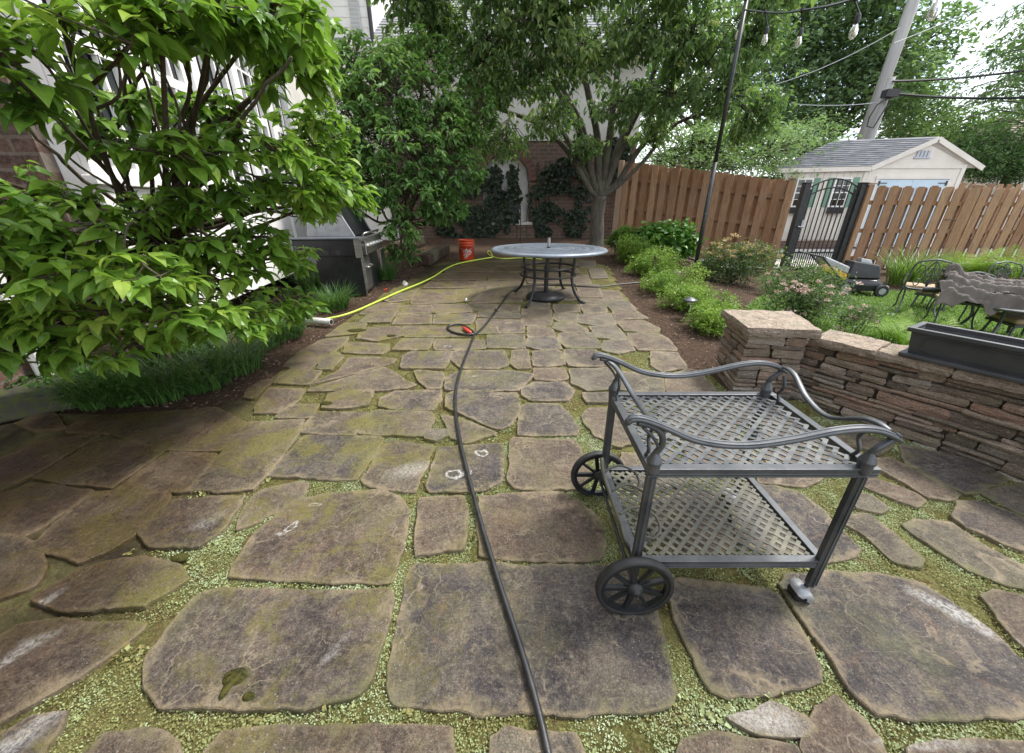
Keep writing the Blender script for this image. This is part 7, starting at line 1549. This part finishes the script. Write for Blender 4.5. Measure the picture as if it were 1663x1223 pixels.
# ---- low shade plants at left, ivy on the niche wall ----
t = thing('pachysandra', 'dark patch of leafy groundcover in the shade at the far left behind the step', 'groundcover', Gp(90, 610)); m = MB()
P = np.array([tuple(Gp(u, v) + Vector((0, 0, rng.uniform(.05, .22)))) for u, v in zip(rng.uniform(-40, 240, 900), rng.uniform(592, 668, 900))]); leaves_at(m, P, np.tile([0, 0, 1.0], (len(P), 1)), 6, .055, .032, LEAF6, droop=(-.3, .3), back=.01, jit=.012, tone=(0, .6), clump=3)
m.build('foliage', M_['hyd'], t)
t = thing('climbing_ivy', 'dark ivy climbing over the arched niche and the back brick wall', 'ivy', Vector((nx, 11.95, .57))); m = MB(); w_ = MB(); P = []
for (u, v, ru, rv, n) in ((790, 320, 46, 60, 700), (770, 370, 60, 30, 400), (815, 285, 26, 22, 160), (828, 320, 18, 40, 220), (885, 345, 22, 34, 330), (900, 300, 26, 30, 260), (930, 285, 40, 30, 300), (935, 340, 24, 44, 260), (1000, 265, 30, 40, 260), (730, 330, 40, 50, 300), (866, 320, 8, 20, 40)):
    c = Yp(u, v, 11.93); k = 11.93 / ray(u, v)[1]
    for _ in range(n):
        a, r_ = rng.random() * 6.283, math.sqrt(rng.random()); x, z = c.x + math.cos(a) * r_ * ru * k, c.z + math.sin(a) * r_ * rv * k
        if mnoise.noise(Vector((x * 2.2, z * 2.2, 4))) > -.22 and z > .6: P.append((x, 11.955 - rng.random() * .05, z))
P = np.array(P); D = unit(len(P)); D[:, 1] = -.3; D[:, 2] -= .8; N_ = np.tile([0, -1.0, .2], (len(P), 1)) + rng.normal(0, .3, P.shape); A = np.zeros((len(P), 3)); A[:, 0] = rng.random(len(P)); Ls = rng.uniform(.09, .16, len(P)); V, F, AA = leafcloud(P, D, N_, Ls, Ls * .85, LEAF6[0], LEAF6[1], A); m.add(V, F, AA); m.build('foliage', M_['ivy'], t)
for k in range(7): x = nx + rng.uniform(-1, 1.4); w_.tube([(x + .12 * mnoise.noise(Vector((k, z * 1.5, 0))), 11.985, z) for z in np.linspace(.5, 2.5, 9)], .012, 4)
w_.build('vine_stems', M_['barkd'], t)
# ---- lawn grass blades and clover ----
def lawn_blades(poly, n, h, seed=0):
    P = scatter(poly, n, excl=False); P = P[:n]; n = len(P); a = rng.random(n) * 6.283; z = np.array([gz(x, y) for x, y in P]) - .01; B0 = np.stack([P[:, 0], P[:, 1], z], 1); o = np.stack([np.cos(a), np.sin(a), np.zeros(n)], 1); s_ = np.stack([-np.sin(a), np.cos(a), np.zeros(n)], 1)
    H_ = h * rng.uniform(.5, 1.2, n)[:, None]; up = np.array([0, 0, 1.0]); w_ = .005; V = np.stack([B0 - s_ * w_, B0 + s_ * w_, B0 + o * H_ * .25 + up * H_ * .6 + s_ * w_ * .7, B0 + o * H_ * .25 + up * H_ * .6 - s_ * w_ * .7, B0 + o * H_ * .65 + up * H_ * .9], 1).reshape(-1, 3)
    off = np.arange(n)[:, None] * 5; A = np.zeros((n, 3)); A[:, 0] = np.clip(rng.random(n) * .7 + .35 * nz2(P, 1.3, 2) + .15, 0, 1); m = MB(); m.add(V, [off + np.array([[0, 1, 2, 3]]), off + np.array([[3, 2, 4]])], np.repeat(A, 5, 0)); o_ = m.build('lawn_grass', M_['lgrass']); tag(o_, kind='stuff')
lawn_blades(lawn, 150000, .055)
# moss cushions on the stones
for (u, v, s, lab) in ((380, 1100, .045, 'olive moss cushion in the shape of a keyhole on the big grey flagstone'), (286, 1132, .024, 'small dark moss tuft on the lower edge of the big grey flagstone'), (640, 546, .045, ''), (585, 540, .10, '')):
    pass
mc = MB()
for (u, v, rx, ry) in ((381, 1100, .040, .030), (368, 1119, .014, .030), (404, 1132, .020, .014), (636, 545, .05, .03), (580, 536, .10, .05), (530, 655, .05, .03), (292, 905, .04, .02)):
    p = Gp(u, v, .016); n = 16; V = [tuple(p + Vector((0, 0, .010)))]
    for q, zz in ((.5, .008), (.85, .005), (1.0, -.004)):
        for k in range(n): a = 2 * math.pi * k / n; r_ = q * (1 + .22 * mnoise.noise(Vector((math.cos(a) * 1.5, math.sin(a) * 1.5, u)))); V.append(tuple(p + Vector((rx * r_ * math.cos(a), ry * r_ * math.sin(a), zz))))
    F = [(0, 1 + k, 1 + (k + 1) % n) for k in range(n)] + [(1 + r * n + k, 1 + (r + 1) * n + k, 1 + (r + 1) * n + (k + 1) % n, 1 + r * n + (k + 1) % n) for r in (0, 1) for k in range(n)]; mc.add(V, F)
tag(mc.build('moss_cushions', MOSSB, smooth=True), kind='stuff')
